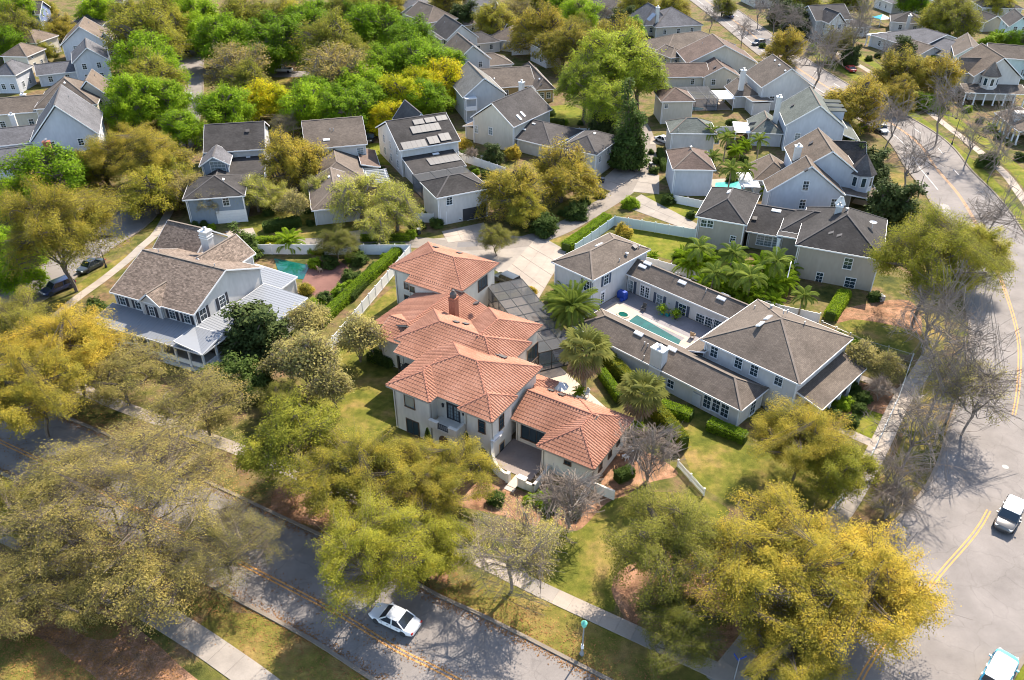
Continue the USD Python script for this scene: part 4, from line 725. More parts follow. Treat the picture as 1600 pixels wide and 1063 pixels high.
for a, b in zip((-3.35, -1.0, 1.4, 3.8), (-1.0, 1.4, 3.8, 6.1)): k = MB(); k.bx((17.45, a + .12, 1.35), (17.55, b - .12, 1.43)); k.bx((17.47, a + .12, .7), (17.53, b - .12, 1.3)); k.build(h.p, 'porch_railing', M['trim_white'])
for u in (.95, 3.75, 9.7, 12.2): h.win(l1, 'v0', az=(u, 4.95), w=.95, h=1.6, shut='shutter_dark')
h.win(lg, 'v0', az=(6.6, 4.8), w=.8, h=1.4, shut='shutter_dark'); h.win(l1, 'u1', az=(1.9, 4.9), w=1.1, h=1.6, shut='shutter_dark', grid=(2, 2)); h.win(l1, 'u1', az=(5.6, 4.9), w=1.1, h=1.6, shut='shutter_dark')
for u in (1.5, 4.4, 7.2, 10.2, 12.4): h.win(l1, 'v0', az=(u, 1.9), w=.9, h=1.7)
cu, cv = h.chimney(320, 361, 10.3, 1.35, 1.1); [h.vent(l1, p_) for p_ in ((248, 394), (336, 417))]
k = MB(); [k.bx((cu - .78, cv - .65, z), (cu + .78, cv + .65, z + .12)) for z in (9.3, 9.65)]; k.build(h.p, 'chimney_band', M['trim_white'])

# --- tan stucco house, right
h = House('tan_house', 'tan stucco house with dark stained shingle roofs behind a palm thicket', 'house', (1242.7, 382.5), (1354.6, 402.2), 5.6, 'siding_tan', 'shingle_dark', cap='shingle_charcoal')
d3 = h.wing([], 5.6, 'v', (1, 1), u0=0, u1=12.3, v0=0, v1=15, rise=3.5)
d1 = h.wing([], 5.4, 'v', (1, 1), u0=-16.1, u1=-7.9, v0=4.4, v1=17.4, rise=2.15)
d2 = h.wing([], 3.0, 'u', (0, 0), u0=-8.2, u1=3, v0=7.4, v1=19, rise=2.4)
d4 = h.wing([], 4.6, 'u', (1, 0), u0=-3.0, u1=6, v0=6.2, v1=15, rise=2.3); d5 = h.wing([], 4.5, '-v', u0=-3.1, u1=.4, v0=3.8, v1=6.6, rise=.4, walls=False)
h.columns([(-2.7, 4.1)], 0, 4.35, .2)
for px, py, w_, h_ in ((1325, 412, 1.1, 1.7), (1280, 434, .9, 1.7), (1328, 442, 1.4, 1.6)): h.win(d3, 'v0', px, py, w_, h_)
h.win(d1, 'v0', 1100, 349, .95, 1.1, grid=(2, 2)); h.win(d1, 'v0', 1109.5, 350, .95, 1.1, grid=(2, 2)); h.win(d1, 'v0', 1145, 374, .8, 1.1)
for px, py in ((1188, 375), (1200, 377), (1213, 379)): h.win(d2, 'v0', px, py, 1.1, 1.7, grid=(2, 4), pane='pane_pale')
h.win(d3, 'u0', 1234, 421, .7, 1.8)
cu, cv = h.chimney(1312, 322, 9.4, 1.0, .8, m='siding_pale_grey'); k = MB(); k.beam((cu - .6, cv, 9.6), (cu, cv, 10.9), .5, .1, up=(0, 1, 0)); k.beam((cu + .6, cv, 9.6), (cu, cv, 10.9), .5, .1, up=(0, 1, 0)); k.build(h.p, 'chimney_hood', M['trim_white'])
h.vent(d2, (1179, 343), (1283, 342), kind='box'); h.vent(d3, (1298, 366), (1311, 370), kind='box'); h.skylight(d2, (1213, 330), size=(1.5, .6)); h.skylight(d1, (1139, 300)); h.vent(d3, (1323, 329), kind='cap')
k = MB(); u, v, z = h.on_roof(d3, 1362, 357); k.lathe([(.0, z + .8), (.3, z + .86), (.55, z + 1.05)], (u, v, 0), 14); k.tube([(u, v, z - .1), (u, v, z + .85)], .04, 6); k.build(h.p, 'satellite_dish', M['trim_white'])

# --- blue house with a round turret, upper right
h = House('turret_house', 'pale blue house with steep brown gables and an octagonal corner turret', 'house', (1199, 300), (1321, 305), 4.5, 'siding_blue', 'shingle_tan')
t1 = h.wing([], 4.5, 'v', (0, 0), u0=0, u1=13.2, v0=0, v1=5.0, rise=5.0); t2 = h.wing([], 6.8, 'v', (0, 0), u0=5.3, u1=16.2, v0=4.3, v1=16.5, rise=3.9); t3 = h.wing([], 3.0, 'v', (1, 0), u0=-.8, u1=7, v0=9.0, v1=17, rise=2.2)
t4 = h.wing([], 3.0, '-u', u0=12.5, u1=20.5, v0=1.5, v1=14, rise=1.3, walls=False); h.columns([(20.1, v) for v in np.linspace(2, 13.5, 6)], 0, 2.85, .13); t5 = h.wing([], 5.6, 'u', (0, 0), u0=12, u1=19.5, v0=12, v1=18.5, rise=3.2, roof='shingle_dark')
def turret(h, u, v, r, z0, z1, z2, wall, roof):
    A = np.arange(8) * math.pi / 4 + math.pi / 8; q = [(u + r * math.cos(a), v + r * math.sin(a)) for a in A]; k = MB(); k.prism(q, z0, z1); p = k.build(h.p, 'turret', M[wall])
    k = MB(); R2 = r * 1.2
    for i in range(8): a, b = A[i], A[(i + 1) % 8]; F = [(u + R2 * math.cos(a), v + R2 * math.sin(a), z1), (u + R2 * math.cos(b), v + R2 * math.sin(b), z1), (u, v, z2)]; k.add(F, [[0, 1, 2]], [(0, 0), (1.6, 0), (.8, 3)]); k.add([F[0], F[1], (u, v, z1 - .05)], [[0, 2, 1]])
    k.build(p, 'turret_roof', M[roof], uv=True)
    for i in range(8):
        a = A[i] + math.pi / 8; n = np.array([math.cos(a), math.sin(a)]); c = np.array([u, v]) + n * r * math.cos(math.pi / 8)
        f = MB(); f.box((*(c + n * .02), (z1 + z1 - 2.6) / 2), (.08, .95, 1.9), a); g = MB(); g.box((*(c + n * .055), (z1 + z1 - 2.6) / 2), (.03, .7, 1.6), a); pf = f.build(p, 'turret_window', M['trim_white']); g.build(pf, 'pane', M['pane'])
turret(h, 17.0, 5.8, 2.1, 2.8, 6.6, 10.0, 'siding_blue', 'shingle_charcoal')
for px, py in ((1259, 290.5), (1253.5, 319)): h.win(t1, 'v0', px, py, .95, 1.7)
h.win(t1, 'v0', 1303, 318, 1, 1.6); h.chimney(1248, 229, 9.6, 1.1, .9); h.vent(t2, (1267, 225), kind='box'); h.vent(t1, (1259, 267), kind='box'); k = MB(); k.bx((-3.5, 6, 2.7), (0, 13, 2.85)); k.bx((-3.4, 6.1, 0), (-3.2, 6.3, 2.7)); k.build(h.p, 'patio_roof', M['trim_white'])

h = House('green_roofed_house', 'white gabled house with grey-green shingles and shed dormers', 'house', (1227, 196), (1312, 200), 5.6, 'siding_blue', 'shingle_green')
g1 = h.wing([], 5.6, 'v', (0, 0), u0=0, u1=12.3, v0=0, v1=13.6, rise=4.4); g2 = h.wing([], 3.0, 'v', (1, 0), u0=-6.3, u1=.6, v0=2.3, v1=11, rise=2.1); g3 = h.wing([], 3.0, '-u', u0=12, u1=15.5, v0=0, v1=13, rise=1.2, walls=False)
for v in (4, 7, 10): k = MB(); k.bx((9.0, v - .8, 6.2), (11.9, v + .8, 8.0)); p = k.build(h.p, 'dormer', M['siding_blue']); k = MB(); k.box((10.6, v, 8.05), (3.4, 2.0, .14)); k.build(p, 'dormer_roof', M['shingle_green'])
h.win(g1, 'v0', 1246, 214, 1, 1.5, pane='pane_pale'); h.chimney(1218, 152, 9.4, 1.0, .9); h.vent(g2, (1201, 187), kind='box'); h.vent(g1, (1238, 166), kind='box'); k = MB(); k.bx((-9.5, 2.5, 2.7), (-6.2, 9.5, 2.82)); [k.bx((u - .08, v - .08, 0), (u + .08, v + .08, 2.7)) for u in (-9.3, -6.6) for v in (2.7, 9.3)]; k.build(h.p, 'patio_roof', M['trim_white'])
k = MB(); k.box((-6.0, 4.3, 4.2), (1.6, .05, 1.2), .5, tilt=[[1, 0, 0], [0, .8, -.6], [0, .6, .8]]); k.build(h.p, 'solar_panel', M['solar'])

h = House('brown_gable_house', 'white gabled house with brown shingles and a lavender-shaded chimney', 'house', (1190, 137), (1281, 135), 5.6, 'siding_white', 'shingle_brown')
b1 = h.wing([], 5.6, 'v', (0, 0), u0=0, u1=13.0, v0=0, v1=13.0, rise=4.3); b2 = h.wing([], 3.0, 'v', (1, 0), u0=-5.4, u1=.8, v0=2.2, v1=10.5, rise=2.2); b3 = h.wing([], 3.0, '-v', u0=-3, u1=2, v0=-3.5, v1=2, rise=.5)
h.win(b1, 'v0', 1206, 155, 1.1, 1.3); h.chimney(1162, 110, 8.6, 1.1, .9); h.vent(b1, (1211, 95), (1218, 102), (1227, 111), kind='pale'); h.vent(b2, (1165, 132), kind='box')
k = MB(); k.bx((-10, 1, 2.7), (-5.5, 8.0, 2.82)); [k.bx((u - .08, v - .08, 0), (u + .08, v + .08, 2.7)) for u in (-9.8, -5.8) for v in (1.2, 7.8)]; k.build(h.p, 'patio_roof', M['trim_white'])
k = MB(); k.bx((-20.5, 1.5, .0), (-6, 11, .03)); k.build(h.p, 'pool_deck', M['concrete']); k = MB(); k.prism([(-18.5, 1.8), (-13, 1.9), (-12.2, 3), (-14, 4.2), (-18, 4.4)], .03, .045); k.build(h.p, 'pool_water', M['water']); h.cage(((-20.5, 1.0), (-9.6, 11)), .03, 2.9, 4, 3)
def garage_house(name, label, a, b, depth, wall, roof, rise, px=None, z=5.3, wins=(), ends=(1, 1), kind='v', doors=(), cap=None):
    h = House(name, label, 'garage', a, b, z, wall, roof, cap=cap); W = h.wing([a, b], z, kind, ends, depth=depth, v0=0.0, rise=rise); [h.win(W, s_, x, y, w_, h_) for s_, x, y, w_, h_ in wins]; [h.garage(W, s_, x, y) for s_, x, y in doors]; return h, W
h, W = garage_house('garage_building', 'white two-storey garage with brown hip roof beside the screened pool', (1033, 159), (1087, 158), 8.0, 'siding_cream', 'shingle_rust', 2.0, wins=(('v0', 1041, 166, .7, .8),)); h.vent(W, (1043, 135), kind='pale')
h, W = garage_house('garage_building', 'wide white garage with grey-green hip roof and a palm in front', (1047, 208), (1121, 209), 7.5, 'siding_white', 'shingle_green', 2.0, kind='u', wins=(('v0', 1120, 221, .8, .9),)); h.vent(W, (1060, 204))
h, W = garage_house('garage_building', 'white garage with rust-brown hip roof left of the small blue pool', (1051, 265), (1119, 266), 10.0, 'siding_blue', 'shingle_rust', 2.1); h.vent(W, (1079, 232), kind='cap')

# --- the row of houses on the alley, left to right
h = House('slate_house', 'slate grey house with charcoal roof and an arched dormer window', 'house', (320, 239), (414, 233), 5.6, 'siding_slate', 'shingle_dark')
r1 = h.wing([], 5.6, 'u', (0, 0), u0=-.3, u1=11.1, v0=0, v1=13.8, rise=3.2, wall='siding_white'); r2 = h.wing([], 2.9, '+v', u0=4.2, u1=11, v0=-8.2, v1=.4, rise=1.3); r3 = h.wing([], 5.0, 'v', (0, 0), u0=-.5, u1=5.0, v0=-5.5, v1=1, rise=1.7, roof='shingle_grey'); r4 = h.wing([], 5.0, 'v', (1, 1), u0=-1.2, u1=9, v0=-20.8, v1=-11, rise=2.1); r5 = h.wing([], 2.9, 'v', (0, 0), u0=0, u1=5.5, v0=-11.5, v1=-5, rise=1.3)
h.win(r3, 'v0', 341, 262, 2.6, 2.3, grid=(4, 4), pane='pane_pale'); h.garage(r4, 'v0', az=(6.2, 1.2), px=0, py=0); h.win(r4, 'v0', 353, 315, 1.0, 1.5); h.skylight(r1, (334, 203), (398, 198.5)); h.vent(r1, (368, 200), (387, 206), kind='box'); h.vent(r2, (388, 246), kind='pale'); h.vent(r4, (349, 281), kind='pale')
h = House('brown_row_house', 'white row house with plain brown roof and long low rear wing', 'house', (496, 232), (570, 225.5), 5.6, 'siding_white', 'shingle_dark', cap='shingle_brown')
r1 = h.wing([], 5.6, 'u', (0, 0), u0=-2.3, u1=9.6, v0=0, v1=14, rise=3.3, roof='shingle_brown'); r2 = h.wing([], 3.0, 'v', (1, 0), u0=-1.6, u1=7.8, v0=-11, v1=.6, rise=2.0, roof='shingle_brown'); r3 = h.wing([], 3.0, 'v', (1, 0), u0=-2.6, u1=6.2, v0=-23, v1=-9, rise=2.0, roof='shingle_brown'); r4 = h.wing([], 2.8, '-u', u0=7.6, u1=11.2, v0=-5.5, v1=4, rise=.9, roof='shingle_rust')
h.skylight(r1, (510, 219), (522, 188)); h.vent(r1, (494, 193), (547, 188), kind='pale'); h.vent(r1, (516, 204), (521, 204)); h.vent(r3, (514, 277), (529, 276), kind='pale'); h.win(r1, 'v0', 563, 236, 1.2, 1.2, pane='pane_pale'); k = MB()
for i in range(9): k.beam((7.8, -13 + i * .8, 2.7), (12.2, -13 + i * .8, 2.7), .08, .16)
for u in (8.2, 11.8): k.beam((u, -13.3, 2.58), (u, -6.3, 2.58), .12, .16); k.bx((u - .07, -13, 0), (u + .07, -12.86, 2.5)); k.bx((u - .07, -6.7, 0), (u + .07, -6.56, 2.5))
k.build(h.p, 'pergola', M['trim_white'])
h = House('solar_house', 'white row house with dark roof carrying pale solar panels', 'house', (624, 235.6), (720, 220), 5.6, 'siding_white', 'shingle_dark', cap='shingle_charcoal')
r1 = h.wing([], 5.6, 'u', (0, 0), u0=0, u1=12.7, v0=0, v1=15, rise=3.5); r2 = h.wing([], 2.9, '+v', u0=.5, u1=11.2, v0=-6.2, v1=.5, rise=1.1); r3 = h.wing([], 5.5, 'v', (0, 0), u0=5, u1=11, v0=9, v1=19, rise=3.6); r4 = h.wing([], 5.4, 'u', (1, 1), u0=-1.6, u1=8.4, v0=-23.6, v1=-15.6, rise=1.9)
h.cage(((.2, -15.6), (10.5, -6.3)), .05, 3.0, 3, 2); h.panels(r1, 647, 226.5, 5, 1, 1.0, 2.0, 'solar_pale'); h.panels(r1, 677, 219.5, 2, 1, 1.1, 2.0, 'solar_pale'); h.panels(r1, 695, 214.5, 2, 1, 1.1, 2.0, 'solar_pale'); h.panels(r1, 665, 201, 6, 1, 1.0, 2.0, 'solar_pale'); h.panels(r1, 654, 191, 2, 1, 1.1, 1.4, 'solar_pale'); h.panels(r1, 672, 188, 2, 1, 1.1, 1.4, 'solar_pale'); h.panels(r1, 690, 185, 2, 1, 1.1, 1.4, 'solar_pale'); h.panels(r2, 693, 250, 6, 1, 1.05, 2.6, 'solar_pale'); h.skylight(r2, (681, 241))
h.win(r4, 'v0', 702, 313, 1.0, 1.6, grid=(2, 4)); W = r4
k = MB(); k.bx((.2, -23.16, .02), (.3, -23.1, 2.4)); k.bx((4.0, -23.25, 0), (8.0, -23.13, .02)); k.build(h.p, 'garage_jamb', M['trim_white']); k = MB(); k.bx((3.3, -23.19, .03), (7.7, -23.13, 2.25)); k.build(h.p, 'garage_opening', M['plastic_dark']); [h.win(r1, 'u0', az=(v, z), w=.9, h=1.5) for v in (3, 7, 11) for z in (1.8, 4.4)]
h = House('beige_gable_house', 'beige house with steep brown gable behind the big golden oak', 'house', (735, 183), (802.5, 199), 5.6, 'siding_cream', 'shingle_charcoal')
r1 = h.wing([], 5.6, 'v', (0, 0), u0=0, u1=11.3, v0=0, v1=14.5, rise=4.0); r2 = h.wing([], 2.9, 'u', (0, 1), u0=10.8, u1=20, v0=1.0, v1=13.5, rise=2.4); r3 = h.wing([], 2.8, '+u', u0=-3, u1=.5, v0=1, v1=7, rise=.9, roof='shingle_tan'); h.win(r1, 'v0', 744, 202, .9, 1.5, pane='pane_pale'); h.win(r1, 'v0', 766.5, 205, .9, 1.5, pane='pane_pale'); h.skylight(r1, (811, 184), (817, 179), size=(.6, 1.4)); h.vent(r1, (786, 155), (804, 147), kind='pale'); h.vent(r2, (819, 203), (834, 194), kind='pale'); h.chimney(815, 129, 9.3, 1, .9)
h = House('garage_building', 'white garage with brown hip roof and three small windows along the alley', 'garage', (932.5, 242.5), (972.5, 214), 5.2, 'siding_white', 'shingle_charcoal'); W = h.wing([], 5.2, 'u', (1, 1), u0=0, u1=11.5, v0=0, v1=8.2, rise=1.9)
for x, y in ((937, 249), (950, 236), (955, 232), (960, 229)): h.win(W, 'v0', x, y, .8, 1.1)
h.vent(W, (929, 209), kind='pale')
h = House('balcony_house', 'pale grey house with faded shingles and a two-level corner balcony', 'house', (723, 153), (790, 147), 5.6, 'siding_pale_grey', 'shingle_brown'); r1 = h.wing([], 5.6, 'v', (0, 0), u0=0, u1=10.4, v0=0, v1=15, rise=4.0, roof='shingle_pale')
k = MB(); k.bx((.3, -1.4, 2.9), (3.0, .3, 3.1)); k.bx((.3, -1.4, 0), (3.0, .3, .2)); [k.bx((u - .1, -1.35, 0), (u + .1, -1.15, 5.6)) for u in (.4, 2.9)]; k.bx((.3, -1.4, 5.5), (3.0, .4, 5.7)); k.bx((.4, -1.34, 3.1), (2.9, -1.26, 3.9)); k.build(h.p, 'balcony', M['trim_white']); h.vent(r1, (774, 112), (772, 125), kind='cap')
def far(name, label, a, b, z, wall, roof, kind='v', ends=(0, 0), depth=13, rise=4.0, wings=(), chim=None, wins=(), vents=(), cap=None, width=None):
    h = House(name, label, 'house', a, b, z, wall, roof, cap=cap); W = h.wing([a, b], z, kind, ends, depth=depth, v0=0.0, u1=width, rise=rise); Ws = [W] + [h.wing([], w_[4], w_[5], w_[6], u0=w_[0], u1=w_[1], v0=w_[2], v1=w_[3], rise=w_[7], roof=w_[8] if len(w_) > 8 else None) for w_ in wings]
    if chim: h.chimney(*chim)
    for wi, W_ in enumerate(Ws[:3]):
        U0, U1, V0, V1 = W_['U0'], W_['U1'], W_['V0'], W_['V1']; zz = [1.65] + ([4.35] if W_['z'] > 4.9 else [])
        for z_ in zz:
            if not wins or wi: [h.win(W_, 'v0', az=(U0 + (U1 - U0) * t, z_), w=.95, h=1.35) for t in ((.28, .72) if U1 - U0 < 14 else (.2, .5, .8))]
            [h.win(W_, 'u1', az=(V0 + (V1 - V0) * t, z_), w=.9, h=1.35) for t in (.3, .7)]; [h.win(W_, 'u0', az=(V0 + (V1 - V0) * t, z_), w=.9, h=1.35) for t in (.35, .7)]
        for t in (.3, .62): u_ = U0 + (U1 - U0) * t; v_ = V0 + (V1 - V0) * .68; z_ = h.roof_z(W_, u_, v_); k = MB(); k.tube([(u_, v_, z_ - .1), (u_, v_, z_ + .45)], .07, 7); k.build(h.p, 'vent_pipe', M['galvanised'])
    for s_, x, y, w_, h_ in wins: h.win(W, s_, x, y, w_, h_, pane='pane')
    for i, x, y, k_ in vents: h.vent(Ws[i], (x, y), kind=k_)
    return h, Ws
far('ochre_house', 'ochre-walled house with low brown roofs right of the balcony house', (838, 141), (868, 139), 3.2, 'siding_ochre', 'shingle_brown', 'v', (1, 1), 20, 2.2, [(-14, 1, 4, 17, 3.2, 'u', (0, 0), 3.0)], vents=((0, 843, 124, 'pale'), (0, 845, 134, 'box')))
far('row_house', 'brown-roofed gable house third from the near end of the tight row', (712, 97), (768, 92), 5.6, 'siding_pale_grey', 'shingle_brown', 'v', (0, 0), 15, 3.8, [(8, 17, 3, 12, 3.0, 'u', (0, 1), 2.2)], vents=((0, 757, 88, 'pipe'),))
far('row_house', 'grey-brown gable house with a flat side dormer, fourth in the tight row', (697, 63), (748, 58), 5.6, 'siding_white', 'shingle_charcoal', 'v', (0, 0), 15, 3.8, [(8, 18, 3, 12, 3.0, 'u', (0, 1), 2.2), (-1, 4, 2, 8, 5.4, '+u', (0, 0), 1.0)])
far('row_house', 'brown hipped house farthest up the tight row with cream walls', (668, 36), (716, 29), 5.4, 'siding_cream', 'shingle_brown', 'v', (1, 0), 15, 3.4, [(9, 20, 0, 12, 3.0, 'u', (0, 1), 2.4)], wins=(('v0', 679, 50, 1.4, 1.6),))
far('bungalow', 'small brown hipped bungalow below the golden canopy near the top', (757, 60), (812, 66), 3.2, 'siding_pale_grey', 'shingle_brown', 'v', (1, 1), 14, 2.6, [(-5, 3, 5, 14, 3.2, 'u', (1, 0), 2.6)], vents=((0, 765, 40, 'pale'),))
far('garage_building', 'grey-roofed white garage half under the golden tree canopy', (853, 80), (884, 76), 4.8, 'siding_white', 'shingle_charcoal', 'v', (0, 0), 10, 2.2, wins=(('u0', 843, 71, 1, 1.2), ('u0', 838, 64, 1, 1.2)))
far('pink_roofed_house', 'cream house with pinkish brown roofs and a long low garage wing', (1037, 121), (1110, 120), 3.0, 'siding_cream', 'shingle_rust', 'u', (0, 0), 10, 2.2, [(10, 20, -.6, 9, 3.0, 'v', (0, 0), 2.6), (8, 27, 9, 22, 4.0, 'v', (0, 0), 4.6)], wins=(('v0', 1082, 128, .8, 1.4), ('v0', 1107, 127, .8, 1.4)), vents=((1, 1117, 106, 'box'),))
h, Ws = far('solar_bungalow', 'brown hipped bungalow with a dark blue solar array beside the avenue', (1040, 84), (1150, 70), 3.2, 'siding_cream', 'shingle_brown', 'u', (1, 1), 15, 3.0, [(-1, 6, -4, 4, 3.0, 'v', (1, 0), 1.6)]); h.panels(Ws[0], 1070, 57, 6, 3, 1.05, 1.7)
h, Ws = far('grey_bungalow', 'dark grey hipped bungalow with two roof peaks at the top of the picture', (1024, 43), (1099, 39), 3.2, 'siding_cream', 'shingle_grey', 'u', (1, 1), 16, 4.2, [(-3, 7, 3, 18, 3.2, 'v', (1, 1), 4.8)], chim=(1028, 12, 8.4, 1, .9)); h.panels(Ws[1], 1018, 27, 3, 2, 1.0, 1.4)
# --- rows on the left
h, Ws = far('white_gable_house', 'tall white gable house with slate roof and red brick chimney at left', (46, 222), (155, 210), 5.6, 'siding_blue', 'shingle_grey', 'v', (0, 0), 15, 6.6, [(-13, 2, 4, 14, 4.2, 'u', (0, 0), 2.0), (-11, 0, -5, 3, 3.2, 'u', (1, 0), 2.0), (1, 6, -3, 1, 3.0, 'v', (1, 0), 1.4)]); h.chimney(72, 222, 7.0, 1.2, .9, m='brick_red', cap='brick_red'); h.chimney(18, 180, 6.6, 1, .9)
far('brown_hip_house', 'large brown hipped house in the left row behind the white gable', (52, 171), (152, 163), 5.4, 'siding_cream', 'shingle_brown', 'v', (1, 1), 14, 4.6, [(-12, 2, 3, 12, 4.0, 'u', (0, 0), 2.4), (7, 15, 5, 15, 5.4, 'v', (0, 0), 4.0, 'shingle_tan')], chim=(36, 148, 6.5, 1, .9), vents=((0, 101, 130, 'pale'),))
far('grey_gable_house', 'grey gable house with shadowed roof, fourth from the top of the left row', (112, 99), (170, 93), 5.6, 'siding_blue', 'shingle_grey', 'v', (0, 0), 12, 3.4, [(-9, 1, 2, 9, 3.0, 'u', (0, 0), 2.0)])
far('tan_gable_house', 'white house with broad tan gable roof high in the left row', (94, 71), (167, 66), 5.6, 'siding_blue', 'shingle_tan', 'v', (0, 0), 13, 4.6, [(9, 14, 2, 9, 5.2, 'v', (0, 0), 2.6, 'shingle_brown')])
far('garage_building', 'tan hip-roofed garage at the left edge behind the rows', (0, 88), (42, 89), 4.6, 'siding_cream', 'shingle_tan', 'v', (1, 1), 9, 2.4, wins=(('u1', 50, 88, .9, .9),)); far('garage_building', 'tan hip-roofed garage further back with a pale side wall', (17, 66), (56, 68), 4.6, 'siding_cream', 'shingle_tan', 'v', (1, 1), 10, 2.4); far('garage_building', 'grey hip-roofed garage at the left edge', (-14, 118), (24, 118), 4.6, 'siding_blue', 'shingle_grey', 'v', (1, 1), 9, 2.4)
h, Ws = far('navy_house', 'small navy blue house with a white window at the top left', (34, 24), (62, 23), 5.0, 'siding_navy', 'shingle_charcoal', 'u', (0, 0), 12, 3.0, wins=(('v0', 48, 19, 2.2, 1.6),)); h, Ws = far('arched_window_house', 'white house with two arched windows at the top left', (128, 6), (193, 3), 6.5, 'siding_white', 'shingle_dark', 'u', (0, 0), 12, 2.5)
for x in (147, 162): h.win(Ws[0], 'v0', x, 12, 1.9, 1.2, arch=True, grid=(2, 1))
h.win(Ws[0], 'v0', 181, 8, 2, 1.6); far('low_grey_house', 'low house with grey roofs in front of the arched-window house', (104, 42), (160, 40), 3.0, 'siding_cream', 'shingle_charcoal', 'u', (1, 1), 11, 2.4, [(11, 18, -3, 6, 3.0, 'v', (0, 0), 2.4, 'shingle_rust')])
far('brown_roofed_house', 'brown-roofed house among the bright green trees at the top', (328, 36), (392, 44), 4.5, 'siding_cream', 'shingle_brown', 'u', (1, 1), 12, 2.6); far('grey_roofed_house', 'pale grey-roofed house at the top left of centre', (592, 14), (648, 16), 4.6, 'siding_white', 'shingle_grey', 'u', (0, 0), 10, 2.4, [(9, 17, -5, 8, 4.6, 'v', (0, 0), 2.6)]); far('white_house', 'white clapboard house at the very top right of centre', (742, 10), (778, 6), 5.6, 'siding_white', 'shingle_grey', 'u', (0, 0), 10, 2.4)
# --- across the avenue
h = House('corner_turret_house', 'white house with tan gables and a pointed turret across the avenue', 'house', (1527, 119), (1600, 121), 5.8, 'siding_white', 'shingle_tan', cap='shingle_brown'); u1 = h.wing([], 5.8, 'v', (0, 0), u0=-1, u1=10.5, v0=-.5, v1=14, rise=4.6); u2 = h.wing([], 5.6, 'u', (0, 0), u0=-3, u1=8, v0=3, v1=9.5, rise=3.0, roof='shingle_brown'); u3 = h.wing([], 3.0, '+v', u0=-3.5, u1=11, v0=-4.5, v1=0, rise=1.0, walls=False, roof='shingle_brown'); h.columns([(u, -4.2) for u in np.linspace(-3.2, 10.6, 7)], 0, 2.85, .13); turret(h, 2.6, -1.0, 2.0, 3.0, 6.4, 9.6, 'siding_white', 'shingle_brown')
h = House('porch_house', 'white house with a long brown porch roof at the right edge', 'house', (1554, 176), (1600, 212), 3.0, 'siding_white', 'shingle_brown'); q1 = h.wing([], 3.0, '+v', u0=0, u1=13, v0=0, v1=5, rise=1.6, walls=False); q2 = h.wing([], 6.0, 'u', (0, 1), u0=3, u1=13, v0=4.5, v1=14, rise=3); h.columns([(u, .3) for u in np.linspace(.3, 12.6, 7)], 0, 2.85, .13); k = MB(); k.bx((5, 1.2, 3.4), (7.4, 4.6, 5.2)); k.build(h.p, 'dormer', M['siding_white'])
h, Ws = far('charcoal_bungalow', 'long bungalow with dark charcoal hip roofs and white porch columns', (1360, 54), (1432, 77), 3.4, 'siding_white', 'shingle_grey', 'u', (1, 0), 20, 3.2, [(12, 34, 2, 16, 3.2, 'u', (0, 1), 2.6), (14, 24, -4, 6, 3.2, 'u', (0, 0), 2.0, 'shingle_brown')]); h.columns([(.2, v) for v in (0.3, 4, 8)], 0, 3.2, .16); k = MB(); k.bx((-1.2, -.4, 3.0), (.6, 9, 3.3)); k.build(h.p, 'porch_beam', M['trim_white']); h.columns([(-1.0, v) for v in (0, 3, 6, 8.6)], 0, 3.0, .14)
h = House('garage_building', 'tan three-bay garage with white doors at the top right', 'garage', (1509, 26), (1547, 39), 2.9, 'siding_tan', 'shingle_dark'); W = h.wing([], 2.9, 'u', (0, 0), u0=0, u1=9.5, v0=0, v1=8, rise=2.0); h.garage(W, 'v0', 0, 0, az=(3.0, 1.2)); h.garage(W, 'v0', 0, 0, az=(7.6, 1.2), w=2.6)
far('white_cottage', 'white house with grey roofs behind the bare street trees at the top right', (1275, 33), (1332, 30), 5.6, 'siding_white', 'shingle_charcoal', 'u', (0, 0), 12, 3.4, [(2, 8, -4, 4, 5.6, 'v', (0, 0), 3.0), (10, 20, 0, 12, 3.0, 'u', (0, 1), 2.6)], wins=(('v0', 1320, 40, .9, 1.4), ('v0', 1310, 38, .9, 1.4)))
far('brown_cottage', 'brown-roofed cottage beside the blue canopy at the top right', (1392, 34), (1448, 38), 3.2, 'siding_white', 'shingle_dark', 'u', (1, 1), 11, 2.4, chim=(1422, 25, 5.6, 1, .8))
far('mint_gable_house', 'mint gabled house with brown roof behind the corner turret', (1491, 88), (1537, 92), 5.0, 'siding_mint', 'shingle_brown', 'v', (0, 0), 17, 2.8, [(8, 22, 3, 13, 5.0, 'u', (0, 0), 2.4)])
far('grey_edge_house', 'mint-walled house with charcoal gable at the top right corner', (1577, 42), (1612, 44), 5.0, 'siding_mint', 'shingle_charcoal', 'v', (0, 0), 13, 3.0); far('white_hip_house', 'white house with a small tower at the top right', (1535, 12), (1600, 14), 5.0, 'siding_white', 'shingle_charcoal', 'u', (1, 1), 12, 2.6)
h, Ws = far('teal_house', 'teal-walled house with dark brown roof at the right edge', (1584, 84), (1618, 96), 5.4, 'siding_mint', 'shingle_dark', 'u', (1, 1), 13, 2.8)
